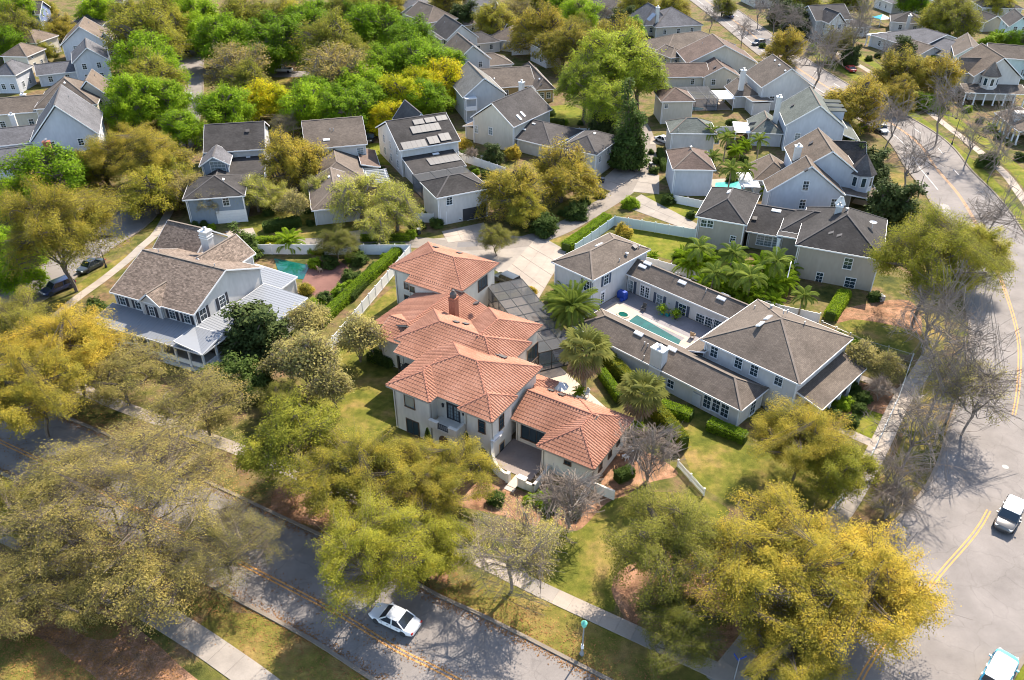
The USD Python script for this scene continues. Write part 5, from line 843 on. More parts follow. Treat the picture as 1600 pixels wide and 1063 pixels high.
# ================================================================== GROUND
def spline(P, step=1.5):
    P = np.asarray(P, float); Q = np.vstack([2 * P[0] - P[1], P, 2 * P[-1] - P[-2]]); out = []
    for i in range(1, len(Q) - 2):
        n = max(2, int(np.linalg.norm(Q[i + 1] - Q[i]) / step)); t = np.linspace(0, 1, n, endpoint=False)[:, None]; a, b, c, d = Q[i - 1:i + 3]
        out.append(.5 * (2 * b + (c - a) * t + (2 * a - 5 * b + 4 * c - d) * t * t + (3 * b - 3 * c + d - a) * t ** 3))
    return np.vstack(out + [P[-1:]])
def offset(P, o):
    t = np.gradient(P, axis=0); t /= np.linalg.norm(t, axis=1, keepdims=True) + 1e-9; return P + np.stack([-t[:, 1], t[:, 0]], 1) * np.reshape(o, (-1, 1))
def ribbon(mb, P, o0, o1, z, z2=None):
    a, b = offset(P, o0), offset(P, o1); n = len(P); z2 = z if z2 is None else z2
    v = np.vstack([np.c_[a, np.full(n, z)], np.c_[b, np.full(n, z2)]]); i = np.arange(n - 1); f = np.stack([i, i + 1, i + 1 + n, i + n], 1)
    if o0 < o1: f = f[:, ::-1]
    return mb.add(v, f[:, ::-1] if o0 < o1 and False else f)
def kerb(mb, P, o, w=.16, h=.13):
    ribbon(mb, P, o - w / 2, o + w / 2, h); ribbon(mb, P, o - w / 2, o - w / 2, 0, h); ribbon(mb, P, o + w / 2, o + w / 2, h, 0)
def structure(mb, name, m, label=None): p = mb.build(None, name, M[m], kind='structure'); return p
g = np.linspace(-1, 1, 61); g = np.sign(g) * np.abs(g) ** 1.6 * 1400; X, Y = np.meshgrid(g, g + 150); n = 61; i, j = np.meshgrid(np.arange(n - 1), np.arange(n - 1), indexing='ij'); k = (i * n + j).ravel()
structure(MB().add(np.c_[X.ravel(), Y.ravel(), np.zeros(n * n)], np.stack([k, k + 1, k + n + 1, k + n], 1)), 'ground', 'ground')
ZP = [0.0]
def patch(name, pts, m, px=True, smooth=True):
    ZP[0] += .0004; P = np.array([at(*p) for p in pts]) if px else np.array(pts)
    if smooth: P = spline(np.vstack([P, P[:1]]), 1.0)[:-1]
    poly = sg.Polygon(P).buffer(0); poly = max(poly.geoms, key=lambda q: q.area) if hasattr(poly, 'geoms') else poly
    mb = MB(); v, f = trimesh.creation.triangulate_polygon(poly, engine='earcut'); mb.add(np.c_[v, np.full(len(v), .004 + ZP[0])], f); structure(mb, name, m)
patch('garden_bed', [(600, 770), (760, 800), (900, 830), (1000, 760), (1060, 740), (990, 700), (930, 720), (940, 770), (880, 790), (800, 760), (770, 740), (640, 700)], 'mulch')
patch('garden_bed', [(-60, 880), (60, 905), (180, 960), (270, 1030), (340, 1130), (-60, 1130)], 'mulch'); patch('lawn', [(-60, 1010), (40, 990), (110, 1030), (160, 1075), (140, 1140), (-60, 1140)], 'lawn_dry'); patch('lawn', [(60, 915), (120, 935), (190, 985), (150, 1000), (90, 965)], 'lawn_dry')
patch('garden_bed', [(940, 900), (1060, 850), (1200, 900), (1240, 1000), (1150, 1050), (1080, 1040), (1000, 1000)], 'mulch'); patch('garden_bed', [(420, 810), (520, 830), (660, 900), (700, 900), (560, 800), (440, 760)], 'mulch')
patch('garden_bed', [(1300, 590), (1390, 610), (1385, 650), (1345, 640), (1320, 660), (1300, 700), (1280, 690)], 'mulch'); patch('garden_bed', [(1300, 500), (1330, 480), (1420, 470), (1440, 520), (1400, 545), (1345, 525)], 'mulch')
patch('lawn', [(545, 520), (590, 470), (622, 450), (622, 520), (606, 560), (625, 600), (640, 690), (600, 700), (500, 700), (470, 660), (500, 590)], 'lawn')
patch('lawn', [(985, 352), (1090, 366), (1160, 390), (1120, 440), (1068, 412), (1010, 396), (975, 372)], 'lawn_bright', smooth=False)
patch('lawn', [(1050, 645), (1095, 640), (1150, 690), (1230, 700), (1300, 690), (1340, 720), (1310, 790), (1180, 790), (1110, 770), (1080, 740)], 'lawn')
patch('lawn', [(850, 800), (900, 830), (960, 780), (1060, 770), (1140, 800), (1050, 850), (960, 900), (960, 955), (900, 940), (820, 880)], 'lawn')
patch('lawn', [(675, 925), (770, 900), (830, 928), (960, 990), (1080, 1040), (1120, 1070), (1000, 1100), (890, 1040), (790, 985)], 'lawn_dry')
patch('lawn', [(420, 960), (500, 1010), (600, 1075), (560, 1110), (420, 1070), (320, 1000), (330, 960)], 'lawn_dry'); patch('lawn', [(848, 378), (905, 362), (955, 335), (900, 380), (880, 400)], 'lawn'); patch('lawn', [(1000, 308), (1060, 303), (1100, 330), (1080, 345), (1010, 330), (985, 330)], 'lawn_bright')
patch('lawn', [(905, 300), (950, 292), (930, 322), (890, 340), (860, 350), (820, 360)], 'lawn'); patch('lawn', [(1330, 640), (1345, 638), (1390, 655), (1370, 690), (1350, 680), (1340, 690)], 'lawn_bright'); patch('lawn', [(1330, 700), (1368, 695), (1355, 735), (1330, 770), (1300, 740)], 'lawn')
patch('lawn', [(1310, 505), (1345, 500), (1430, 520), (1425, 555), (1350, 535)], 'lawn'); patch('lawn', [(840, 170), (890, 165), (930, 185), (900, 196), (850, 192)], 'lawn_bright'); patch('lawn', [(400, 120), (470, 118), (480, 140), (410, 150)], 'lawn_dry'); patch('lawn', [(575, 225), (610, 225), (615, 255), (590, 255)], 'lawn_bright')
patch('lawn', [(380, 340), (470, 330), (640, 360), (640, 376), (390, 378)], 'lawn'); patch('lawn', [(690, 5), (720, 12), (700, 22), (680, 20)], 'lawn_bright'); patch('lawn', [(1480, 28), (1512, 28), (1512, 42), (1480, 40)], 'lawn_bright'); patch('lawn', [(1380, 5), (1450, 0), (1440, 15), (1390, 18)], 'lawn_bright')
# avenue on the right
AV = spline([at(*p) for p in [(1040, -42), (1095, -5), (1150, 35), (1215, 85), (1290, 135), (1415, 208), (1465, 266), (1507, 318), (1553, 410), (1588, 513), (1592, 590), (1580, 667), (1545, 798), (1462, 905), (1352, 1048)]] + [np.array([22.0, 30.0]), np.array([10, 19.0])], 2.0)
wl = np.interp(np.arange(len(AV)), [0, len(AV) * .5, len(AV) * .8, len(AV)], [6.2, 6.2, 7.0, 7.6])        # offsets to the left of the line's own direction are the far side
def rib2(mb, P, a, b, z):
    A, B = offset(P, a), offset(P, b); n = len(P); i = np.arange(n - 1); return mb.add(np.vstack([np.c_[A, np.full(n, z)], np.c_[B, np.full(n, z)]]), np.stack([i, i + n, i + 1 + n, i + 1], 1)[:, ::-1])
EL, ER = np.full(len(AV), -6.0), np.interp(np.arange(len(AV)), [0, len(AV) * .6, len(AV)], [6.6, 6.6, 9.5])
t_ = np.gradient(AV, axis=0); SGN = 1.0
rd = MB(); rib2(rd, AV, EL - .0, ER, .030); structure(rd, 'avenue', 'asphalt')
kb = MB()
def kerb2(mb, P, o, w=.17, h=.15):
    rib2(mb, P, o - w, o + w, h)
    for s in (-1, 1):
        A = offset(P, o + s * w); n = len(P); i = np.arange(n - 1); mb.add(np.vstack([np.c_[A, np.zeros(n)], np.c_[A, np.full(n, h)]]), np.stack([i, i + 1, i + 1 + n, i + n], 1))
kerb2(kb, AV, EL); kerb2(kb, AV, ER); structure(kb, 'kerb', 'kerb_stone')
mk = MB(); L_av = np.r_[0, np.cumsum(np.linalg.norm(np.diff(AV, axis=0), axis=1))]
PY = np.array([pix(a, b, 0)[1] if b > 5 else 2000 for a, b in AV]); i0 = int(np.argmin(abs(PY - 668))); i1 = int(np.argmin(abs(PY - 792)))
for o in (-.16, .16): rib2(mk, AV[:i0], o - .07, o + .07, .034); rib2(mk, AV[i1:], o - .07, o + .07, .034)
structure(mk, 'centre_line', 'paint_orange')
mk = MB(); s_ = 0
fine = spline(AV, .5)
for o in (-3.2, 3.3):
    c = np.r_[0, np.cumsum(np.linalg.norm(np.diff(fine, axis=0), axis=1))]
    for s0 in np.arange(2, c[-1] * .62, 12.0):
        k_ = (c > s0) & (c < s0 + (12.1 if o < 0 else 4)); 
        if k_.sum() > 2: rib2(mk, fine[k_], o - .06, o + .06, .034)
structure(mk, 'lane_line', 'paint_white')
# street along the bottom
BS = [at(*p) for p in [(0, 690), (72, 724), (150, 764), (405, 895), (530, 960), (620, 1015), (700, 1055)]]; BS = spline([2.2 * BS[0] - 1.2 * BS[2]] + BS + [BS[-1] + (BS[-1] - BS[-3]) * k_ for k_ in (.9, 1.8, 2.6)], 1.5)
rd = MB(); rib2(rd, BS, -3.3, 6.4, .022); structure(rd, 'street', 'asphalt'); kb = MB(); kerb2(kb, BS, np.full(len(BS), 6.4)); kerb2(kb, BS, np.full(len(BS), -3.3)); structure(kb, 'kerb', 'kerb_stone')
mk = MB(); [rib2(mk, BS, o - .075, o + .075, .026) for o in (-.17, .17)]; structure(mk, 'centre_line', 'paint_orange')
# side street at the left and the alley
SS = spline([at(*p) for p in [(-120, 560), (-30, 500), (60, 450), (130, 395), (205, 345), (245, 285), (275, 225), (292, 160), (298, 90), (300, 40)]], 2.0)
rd = MB(); rib2(rd, SS, -3.6, 3.8, .018); structure(rd, 'side_street', 'asphalt'); kb = MB(); kerb2(kb, SS, np.full(len(SS), -3.6)); kerb2(kb, SS, np.full(len(SS), 3.8)); structure(kb, 'kerb', 'kerb_stone')
PK = spline([at(*p) for p in [(300, 112), (400, 116), (520, 116), (600, 120)]], 2.0); rd = MB(); rib2(rd, PK, -3, 3, .014); structure(rd, 'park_street', 'asphalt')
AL = spline([at(*p) for p in [(420, 381), (640, 379), (700, 384), (800, 380), (835, 373), (880, 356), (927, 329), (978, 296), (1006, 266), (1012, 240), (1005, 205), (985, 175)]], 1.5)
rd = MB(); rib2(rd, AL, -1.9, 1.9, .02); structure(rd, 'alley', 'asphalt_alley')
def slab_path(name, pts, w, n_skip=0, L=1.55, m='concrete', z=.055, label=None):
    """A concrete walk cast in bays: every bay is a piece with its own joint."""
    P = spline([at(*p) for p in pts], .4); c = np.r_[0, np.cumsum(np.linalg.norm(np.diff(P, axis=0), axis=1))]; base = MB(); rib2(base, P, -w / 2 + .04, w / 2 - .04, .028); p = base.build(None, name, M['concrete_grey'], kind='structure')
    rng = random.Random(3)
    for s in np.arange(0, c[-1] - L, L):
        q = [np.array([np.interp(s + d, c, P[:, 0]), np.interp(s + d, c, P[:, 1])]) for d in (.015, L - .015)]; d = q[1] - q[0]; n = np.array([-d[1], d[0]]) / np.linalg.norm(d) * w / 2; zz = z + rng.uniform(-.006, .006)
        k = MB(); C = [q[0] - n, q[1] - n, q[1] + n, q[0] + n]; k.add([(*x, z0) for z0 in (.02, zz) for x in C], [[3, 2, 1, 0], [4, 5, 6, 7], [0, 1, 5, 4], [1, 2, 6, 5], [2, 3, 7, 6], [3, 0, 4, 7]]); k.build(p, 'paving_slab', M[m if rng.random() < .7 else 'concrete_grey'])
slab_path('pavement', [(60, 575), (165, 625), (270, 665), (370, 702), (480, 747), (580, 790), (690, 845), (837, 918), (960, 975), (1075, 1028), (1170, 1072)], 1.7)
slab_path('pavement', [(1452, 560), (1432, 592), (1405, 632), (1370, 705), (1325, 785), (1270, 860), (1190, 980), (1120, 1070)], 2.1, L=2.0)
slab_path('pavement', [(-80, 790), (0, 828), (62, 858), (180, 922), (290, 987), (400, 1063), (440, 1095)], 2.3, L=2.2, m='concrete_grey')
slab_path('pavement', [(297, 283), (272, 318), (246, 363), (222, 385), (200, 406), (160, 438), (112, 473), (60, 520)], 1.5, L=2.0)
def strip(name, pts, w, m, z=.03): k = MB(); rib2(k, spline([at(*p) for p in pts], 2), -w / 2, w / 2, z); structure(k, name, m)
strip('pavement', [(1180, -2), (1240, 40), (1297, 77), (1355, 110), (1420, 152), (1477, 195), (1560, 262), (1597, 308), (1640, 370)], 1.8, 'concrete'); strip('garden_path', [(1312, 670), (1345, 685), (1374, 698)], 1.4, 'concrete'); strip('garden_path', [(1338, 588), (1370, 600), (1404, 614)], 1.2, 'concrete'); strip('garden_path', [(1405, 605), (1440, 622)], 1.4, 'concrete')
strip('verge', [(1270, 82), (1330, 117), (1400, 162), (1455, 204), (1535, 275), (1580, 330), (1610, 380)], 3.2, 'lawn_bright', .012); strip('verge', [(1400, 270), (1420, 320), (1440, 380), (1458, 480), (1455, 600), (1440, 660), (1418, 720), (1385, 790)], 2.6, 'lawn_dry', .011)
strip('verge', [(1320, 75), (1380, 110), (1440, 150), (1500, 195), (1580, 258), (1640, 330)], 3.0, 'lawn_bright', .010); strip('verge', [(205, 400), (160, 425), (120, 455)], 2.2, 'lawn', .012); strip('verge', [(250, 340), (228, 362)], 4, 'lawn', .012); strip('verge', [(1620, 990), (1590, 1040), (1560, 1090)], 3, 'lawn_bright', .011)
patch('court', [(668, 374), (760, 366), (850, 372), (886, 392), (838, 473), (786, 430), (745, 405), (690, 395)], 'concrete_grey', smooth=False)
# driveways cast in square bays
def drive(pts, nu, nv, m='concrete', z=.05, name='driveway'):
    A, B, C, D = [at(*p) for p in pts]; base = MB(); base.add([(*x, .021) for x in (A, B, C, D)], [[0, 1, 2, 3]]); base.f = [f[:, ::-1] for f in base.f] if (B - A)[0] * (C - A)[1] - (B - A)[1] * (C - A)[0] < 0 else base.f; p = base.build(None, name, M['concrete_grey'], kind='structure'); L_ = lambda a, b: A * (1 - a) * (1 - b) + B * a * (1 - b) + C * a * b + D * (1 - a) * b; rng = random.Random(9)
    for i in range(nu):
        for j in range(nv):
            e = .012; q = [L_((i + e) / nu, (j + e) / nv), L_((i + 1 - e) / nu, (j + e) / nv), L_((i + 1 - e) / nu, (j + 1 - e) / nv), L_((i + e) / nu, (j + 1 - e) / nv)]; k = MB(); zz = z + rng.uniform(-.004, .004); k.add([(*x, z0) for z0 in (.01, zz) for x in q], [[3, 2, 1, 0], [4, 5, 6, 7], [0, 1, 5, 4], [1, 2, 6, 5], [2, 3, 7, 6], [3, 0, 4, 7]]); k.build(p, 'concrete_bay', M[m])
drive([(786, 428), (838, 372), (884, 394), (838, 472)], 4, 3); drive([(690, 362), (756, 348), (765, 372), (700, 380)], 3, 2); drive([(930, 290), (962, 262), (1000, 270), (955, 300)], 3, 2); drive([(972, 322), (1086, 364), (1093, 352), (1002, 304)], 5, 2, 'concrete_grey'); drive([(1018, 214), (1046, 212), (1044, 226), (1015, 226)], 2, 1); drive([(988, 300), (1030, 304), (1030, 274), (1004, 270)], 2, 2, 'concrete_grey')
drive([(545, 362), (580, 358), (605, 375), (560, 378)], 2, 1); drive([(352, 362), (395, 356), (405, 378), (360, 380)], 2, 1)
for nm, pts, m in (('terrace', [(478, 412), (520, 400), (548, 420), (540, 450), (510, 470), (470, 452)], 'paver_red'), ('patio', [(818, 600), (860, 560), (905, 600), (950, 640), (900, 660), (860, 630)], 'travertine')):
    patch(nm, pts, m, smooth=False)
k = MB(); k.prism([tuple(at(*p)) for p in [(428, 404), (484, 415), (474, 437), (438, 433)]], .03, .05); k.build(None, 'swimming_pool', M['water'], kind='structure'); k = MB(); k.prism([tuple(at(*p)) for p in [(1118, 286), (1163, 283), (1164, 296), (1116, 297)]], .05, .07); k.build(None, 'swimming_pool', M['water_pale'], kind='structure'); k = MB(); k.prism([tuple(at(*p)) for p in [(1108, 281), (1172, 277), (1178, 302), (1105, 302)]], .01, .05); k.build(None, 'pool_surround', M['concrete'], kind='structure')
# fallen leaves along the kerbs and under the oaks: nobody could count them
LB = iter(('orange brown leaves along the far kerb of the bottom street', 'orange brown leaves along the near kerb of the bottom street', 'orange leaves scattered along the centre line', 'leaves on the dry verge beside the concrete path', 'leaves on the verge between street and pavement', 'leaf litter over the brown bed at the lower left'))
def litter(area, n, seed):
    rng = np.random.default_rng(seed); c = area(rng, n); v, f = leaves_mesh(np.c_[c, np.full(n, .05) + rng.random(n) * .02], .075, rng, 3.0); tag(MB().add(v, f).build(None, 'fallen_leaves', M['leaf_litter'], kind='stuff'), label=next(LB), cat='leaves')
def near_line(P, o, s): 
    def f(rng, n): i = rng.integers(0, len(P) - 1, n); t = rng.random(n)[:, None]; Q = P[i] * (1 - t) + P[i + 1] * t; d = P[i + 1] - P[i]; nn = np.stack([-d[:, 1], d[:, 0]], 1) / (np.linalg.norm(d, axis=1, keepdims=True) + 1e-9); return Q + nn * (o + rng.normal(size=(n, 1)) * s)
    return f
litter(near_line(BS, 6.2, .4), 9000, 1); litter(near_line(BS, -3.2, .45), 9000, 2); litter(near_line(BS, 0, .5), 3500, 3); litter(near_line(BS, -5.0, 1.0), 7000, 4); litter(near_line(BS, 8.0, 1.0), 6000, 5); litter(near_line(spline([at(*p) for p in ((-20, 900), (90, 965), (170, 1010), (260, 1080))], 1.0), -2.2, 2.6), 9000, 6)

# ================================================================== FENCES
def fence(pts, h, label, m='vinyl_white', name='fence', panel=2.4, style='panel', z=0):
    P = [at(*p, z) for p in pts]; P = np.array(P); th = thing(name, label, 'fence', (*P[0], 0)); P = P - P[0]
    for a, b in zip(P[:-1], P[1:]):
        L_ = np.linalg.norm(b - a); n = max(1, int(round(L_ / panel))); d = (b - a) / L_
        for i in range(n + 1):
            c = a + d * L_ * i / n; k = MB(); k.box((*c, h * .52), (.12, .12, h * 1.04), math.atan2(d[1], d[0])); k.box((*c, h * 1.05), (.16, .16, .05), math.atan2(d[1], d[0])); k.build(th, 'post', M[m])
            if i == n: break
            e = a + d * L_ * (i + 1) / n; q = lambda t, zz: (*(c + (e - c) * t), zz); k = MB()
            if style == 'panel':
                s = .07 / np.linalg.norm(e - c); k.beam(q(s, h * .5), q(1 - s, h * .5), .03, h * .82); k.beam(q(s, h * .95), q(1 - s, h * .95), .06, .1); k.beam(q(s, .12), q(1 - s, .12), .06, .14); nb = 8
                for j in range(1, nb): k.beam(q(j / nb, .2), q(j / nb, h * .9), .045, .025, up=(d[0], d[1], 0))
                k.build(th, 'panel', M[m])
            elif style == 'picket':
                k.beam(q(0, h * .28), q(1, h * .28), .04, .08); k.beam(q(0, h * .78), q(1, h * .78), .04, .08); k.build(th, 'rail', M[m]); nb = max(4, int(np.linalg.norm(e - c) / .16))
                k = MB(); [k.beam(q((j + .5) / nb, .05), q((j + .5) / nb, h * .95), .03, .07, up=(d[0], d[1], 0)) for j in range(nb)]; k.build(th, 'pickets', M[m], kind='stuff')
            else:
                k.beam(q(0, h * .15), q(1, h * .15), .03, .04); k.beam(q(0, h * .95), q(1, h * .95), .03, .04); nb = max(4, int(np.linalg.norm(e - c) / .12)); [k.beam(q((j + .5) / nb, .05), q((j + .5) / nb, h), .018, .018, up=(d[0], d[1], 0)) for j in range(nb)]; k.build(th, 'bars', M[m], kind='stuff')
    return th
fence([(507, 541), (641, 383), (398, 382)], 1.85, 'white vinyl privacy fence left of the terracotta-roofed house', z=1.8)
fence([(899, 382), (961, 338), (1090, 359)], 1.85, 'pale mint vinyl fence round the bright back lawn', m='vinyl_mint', z=1.8); fence([(1008, 401), (1070, 418), (1217, 476), (1282, 490)], 1.5, 'white fence behind the courtyard house below the palm thicket', z=1.5); fence([(1285, 502), (1352, 531), (1427, 553)], 1.5, 'grey metal bar fence right of the courtyard house', m='galvanised', style='bars', z=1.5)
fence([(1427, 555), (1415, 590), (1406, 616), (1375, 683), (1355, 723), (1307, 786)], 1.0, 'white picket fence along the avenue pavement', style='picket', z=.9); fence([(1060, 720), (1101, 765)], 1.0, 'short white picket fence in front of the terracotta-roofed house', style='picket', z=.9); fence([(1050, 304), (1100, 314)], 1.6, 'white lattice fence below the rust-roofed garage', z=1.6)
fence([(859, 198), (921, 201)], 1.8, 'pale fence behind the beige gable house', z=1.8); fence([(717, 238), (752, 249), (790, 262)], 1.8, 'white fence right of the house with solar panels', z=1.8); fence([(642, 332), (677, 334)], 1.8, 'short white fence beside the open garage', z=1.8); fence([(1120, 198), (1180, 196)], 1.6, 'low white wall behind the pool with the green-roofed garages', z=1.6); fence([(800, 77), (832, 75)], 1.8, 'small white fence below the golden trees at the top', z=1.8)

# ================================================================== VEHICLES
def loft(secs, closed_ends=True):
    secs = np.array(secs, float); n, k, _ = secs.shape; mb = MB(); i, j = np.meshgrid(np.arange(n - 1), np.arange(k), indexing='ij'); jn = (j + 1) % k
    mb.add(secs.reshape(-1, 3), np.stack([i * k + j, i * k + jn, (i + 1) * k + jn, (i + 1) * k + j], -1).reshape(-1, 4))
    for e, r in ((0, 1), (n - 1, -1)): mb.add(secs[e], [[0, a, a + 1][::r] for a in range(1, k - 1)])
    return mb
def car_parts(kind, L=4.7, W=1.84, H=1.45, body='car_white', roof=None, cargo=False):
    """Nose towards +x. Lower body lofted over stations, glass cabin, painted roof and pillars, wheels, lamps."""
    def f(p):
        hl, hw = L / 2, W / 2; suv = kind in ('suv', 'pickup', 'jeep'); zb = .22 if not suv else .32; belt = H * (.60 if not suv else .60); hood = belt * (.90 if not suv else .97); tail = belt * (1.0 if kind != 'pickup' else .98)
        X = [-hl, -hl + .12, -hl + .5, -hl + 1.2, -.6, .5, hl - 1.15, hl - .5, hl - .12, hl]; T = [tail * .8, tail * .95, tail, belt, belt, belt, hood, hood * .95, hood * .82, hood * .62]; Wd = [.74, .9, .98, 1, 1, 1, .99, .94, .82, .62]
        secs = []
        for x, t, w in zip(X, T, Wd):
            y = hw * w; lo = zb + (.12 if abs(x) > hl - .2 else 0); secs.append([(x, -y * .9, lo), (x, y * .9, lo), (x, y, lo + .16), (x, y * 1.0, t * .72), (x, y * .95, t * .93), (x, y * .82, t), (x, 0, t + .025), (x, -y * .82, t), (x, -y * .95, t * .93), (x, -y, t * .72), (x, -y, lo + .16)])
        b = loft(secs); bp = b.build(p, 'body', M[body], smooth=35)
        fx, rx = {'sedan': (hl - 1.2, -hl + .75), 'suv': (hl - 1.25, -hl + .12), 'pickup': (hl - 1.35, -.55), 'jeep': (hl - 1.45, -hl + .15)}[kind]; fx2, rx2 = {'sedan': (.35, -hl + 1.55), 'suv': (.55, -hl + .5), 'pickup': (.6, -.35), 'jeep': (.75, -hl + .25)}[kind]; tw = .76 if kind == 'sedan' else .84; zr = H - .05; bw = hw * .93
        G = MB(); B = [(fx, -bw, belt - .04), (fx, bw, belt - .04), (rx, bw, belt - .04), (rx, -bw, belt - .04)]; U = [(fx2, -hw * tw, zr), (fx2, hw * tw, zr), (rx2, hw * tw, zr), (rx2, -hw * tw, zr)]; G.add(B + U, [[3, 2, 1, 0], [4, 5, 6, 7], [0, 1, 5, 4], [1, 2, 6, 5], [2, 3, 7, 6], [3, 0, 4, 7]]); G.build(p, 'windows', M['car_glass'])
        R = loft([[(x, -hw * tw * s * 1.02, zr - .01), (x, hw * tw * s * 1.02, zr - .01), (x, hw * tw * s * .9, zr + .055 * s), (x, 0, zr + .075 * s), (x, -hw * tw * s * .9, zr + .055 * s)] for x, s in ((rx2 - .1, .93), (rx2 + .15, 1.0), (fx2 - .2, 1.0), (fx2 + .06, .94))]); R.build(p, 'roof', M[roof or body], smooth=40)
        P_ = MB()
        for i in range(4): P_ = MB(); P_.beam(np.array(B[i]) * [1, 1.005, 1], np.array(U[i]) * [1, 1.005, 1], .09, .07); P_.build(p, 'pillar', M[body])
        for s in (-1, 1): m0 = (fx + rx) / 2; P_ = MB(); P_.beam((m0, s * bw * 1.005, belt - .04), ((fx2 + rx2) / 2, s * hw * tw * 1.01, zr), .1, .04, up=(0, 1, 0)); P_.build(p, 'pillar', M[body])
        wr = .33 if not suv else .39
        for x in (-hl + .95, hl - .92):
            for s in (-1, 1):
                t = MB(); A = np.linspace(0, 2 * np.pi, 19)[:-1]; prof = [(wr * .62, -.105), (wr * .95, -.11), (wr, -.07), (wr, .07), (wr * .95, .11), (wr * .62, .105)]; V = [[(x + r * math.cos(a), s * (hw - .1) + y, wr + r * math.sin(a)) for a in A] for r, y in prof]; w_ = loft(V); wp = w_.build(p, 'wheel', M['tyre']); rm = MB(); rm.add([(x + wr * .64 * math.cos(a), s * (hw - .0), wr + wr * .64 * math.sin(a)) for a in A], [[0, i, i + 1] for i in range(1, 17)]); rm.add([(x + wr * .64 * math.cos(a), s * (hw - .0), wr + wr * .64 * math.sin(a)) for a in A][::-1], [[0, i, i + 1] for i in range(1, 17)]); rm.build(wp, 'rim', M['rim'])
        for s in (-1, 1):
            k = MB(); k.box((hl - .16, s * hw * .62, hood * .74), (.22, .34, .13), s * -.35); k.build(p, 'headlight', M['lamp_clear']); k = MB(); k.box((-hl + .06, s * hw * .7, tail * .78), (.12, .36, .16), s * .2); k.build(p, 'taillight', M['lamp_red']); k = MB(); k.box((fx - .28, s * (hw + .08), belt + .06), (.14, .2, .13)); k.build(p, 'mirror', M[body])
        k = MB(); k.box((hl - .03, 0, .42), (.1, hw * 1.1, .18)); k.build(p, 'grille', M['plastic_dark'])
        k = MB(); k.box((-hl + .01, 0, tail * .6), (.05, .5, .13)); k.build(p, 'number_plate', M['lamp_clear'])
        for s in (-1, 1):
            for x in (fx - .35, (fx + rx) / 2, rx + .35): k = MB(); k.box((x, s * (hw * .985 + .004), (zb + belt) / 2 + .06), (.018, .03, belt - zb - .3)); k.build(p, 'door_seam', M['plastic_dark'])
            for x in ((fx + rx) / 2 + .35, rx + .75): k = MB(); k.box((x, s * (hw + .01), belt * .82), (.2, .04, .035)); k.build(p, 'door_handle', M['rim'])
            k = MB(); k.box((0, s * (hw * .96), zb + .07), (L * .52, .08, .1)); k.build(p, 'sill', M['plastic_dark'])
        k = MB(); k.box(((fx + fx2) / 2, 0, (belt + zr) / 2 - .18), (.03, hw * 1.2, .02)); k.build(p, 'wiper', M['plastic_dark'])
        if kind == 'pickup': k = MB(); k.bx((-hl + .12, -hw * .78, tail - .02), (-.65, hw * .78, tail + .035)); k.build(p, 'load_bed', M['plastic_dark'])
        if cargo:
            k = MB(); [k.beam((rx2, s * hw * tw * .85, zr + .11), (fx2 - .1, s * hw * tw * .85, zr + .11), .05, .05) for s in (-1, 1)]; k.build(p, 'roof_rails', M['iron'])
    return f
def vehicle(kind, front, rear, label, cat, name, **kw):
    """front, rear: middles of the two ends as the photo shows them, at bumper height."""
    a, b = at(*front, .6), at(*rear, .6); d = a - b; c = (a + b) / 2; p = thing(name, label, cat, (*c, .03), math.atan2(d[1], d[0])); car_parts(kind, **kw)(p); return p
vehicle('sedan', (586, 952), (648, 981), 'white sedan driving along the bottom street', 'car', 'sedan_car', body='car_white')
vehicle('suv', (1566, 828), (1586, 788), 'dark grey four-wheel drive with a white roof on the avenue', 'car', 'offroad_car', L=4.6, W=1.9, H=1.85, body='car_grey', roof='car_white', cargo=True)
vehicle('jeep', (1578, 1018), (1543, 1085), 'turquoise open utility car with a white roof', 'car', 'utility_car', L=4.6, W=1.95, H=1.9, body='car_blue', roof='car_white')
vehicle('suv', (68, 458), (112, 440), 'glossy navy black car parked under the big golden oak', 'car', 'parked_car', L=4.9, H=1.65, body='car_navy'); vehicle('sedan', (124, 424), (158, 406), 'dark green parked car ahead of the navy one', 'car', 'parked_car', L=4.5, H=1.5, body='car_green_black'); vehicle('sedan', (-8, 494), (22, 480), 'dark car parked at the left edge', 'car', 'parked_car', body='car_black')
vehicle('pickup', (424, 109), (456, 110), 'white pickup truck parked in the shade by the small park', 'pickup truck', 'pickup_truck', L=6.2, W=2.0, H=1.9, body='car_white'); vehicle('sedan', (295, 157), (297, 146), 'silver car on the side street between the trees', 'car', 'parked_car', body='car_silver'); vehicle('suv', (292, 88), (291, 78), 'black car deep in the shade of the side street', 'car', 'parked_car', H=1.7, body='car_black')
vehicle('suv', (1383, 206), (1370, 197), 'silver car glinting behind the bare avenue trees', 'car', 'parked_car', H=1.6, body='car_silver'); vehicle('sedan', (1324, 104), (1334, 111), 'red car on the far side of the avenue', 'car', 'parked_car', body='car_red'); vehicle('sedan', (1130, 22), (1146, 27), 'blue car at the far end of the avenue', 'car', 'parked_car', body='car_navy')
vehicle('suv', (1180, 68), (1190, 66), 'dark car with a bright glint beside the golden street tree', 'car', 'parked_car', body='car_grey', H=1.6); vehicle('suv', (784, 433), (800, 440), 'dark car parked between the terracotta house and the pool cage', 'car', 'parked_car', L=4.6, H=1.6, body='car_green_black'); vehicle('sedan', (716, 340), (722, 326), 'silver car standing in the open garage', 'car', 'parked_car', body='car_silver'); vehicle('suv', (577, 219), (583, 212), 'black car in the shade behind the row houses', 'car', 'parked_car', H=1.7, body='car_black')
vehicle('suv', (818, 52), (830, 50), 'blue car glinting by the white fence at the top', 'car', 'parked_car', H=1.6, body='car_navy')
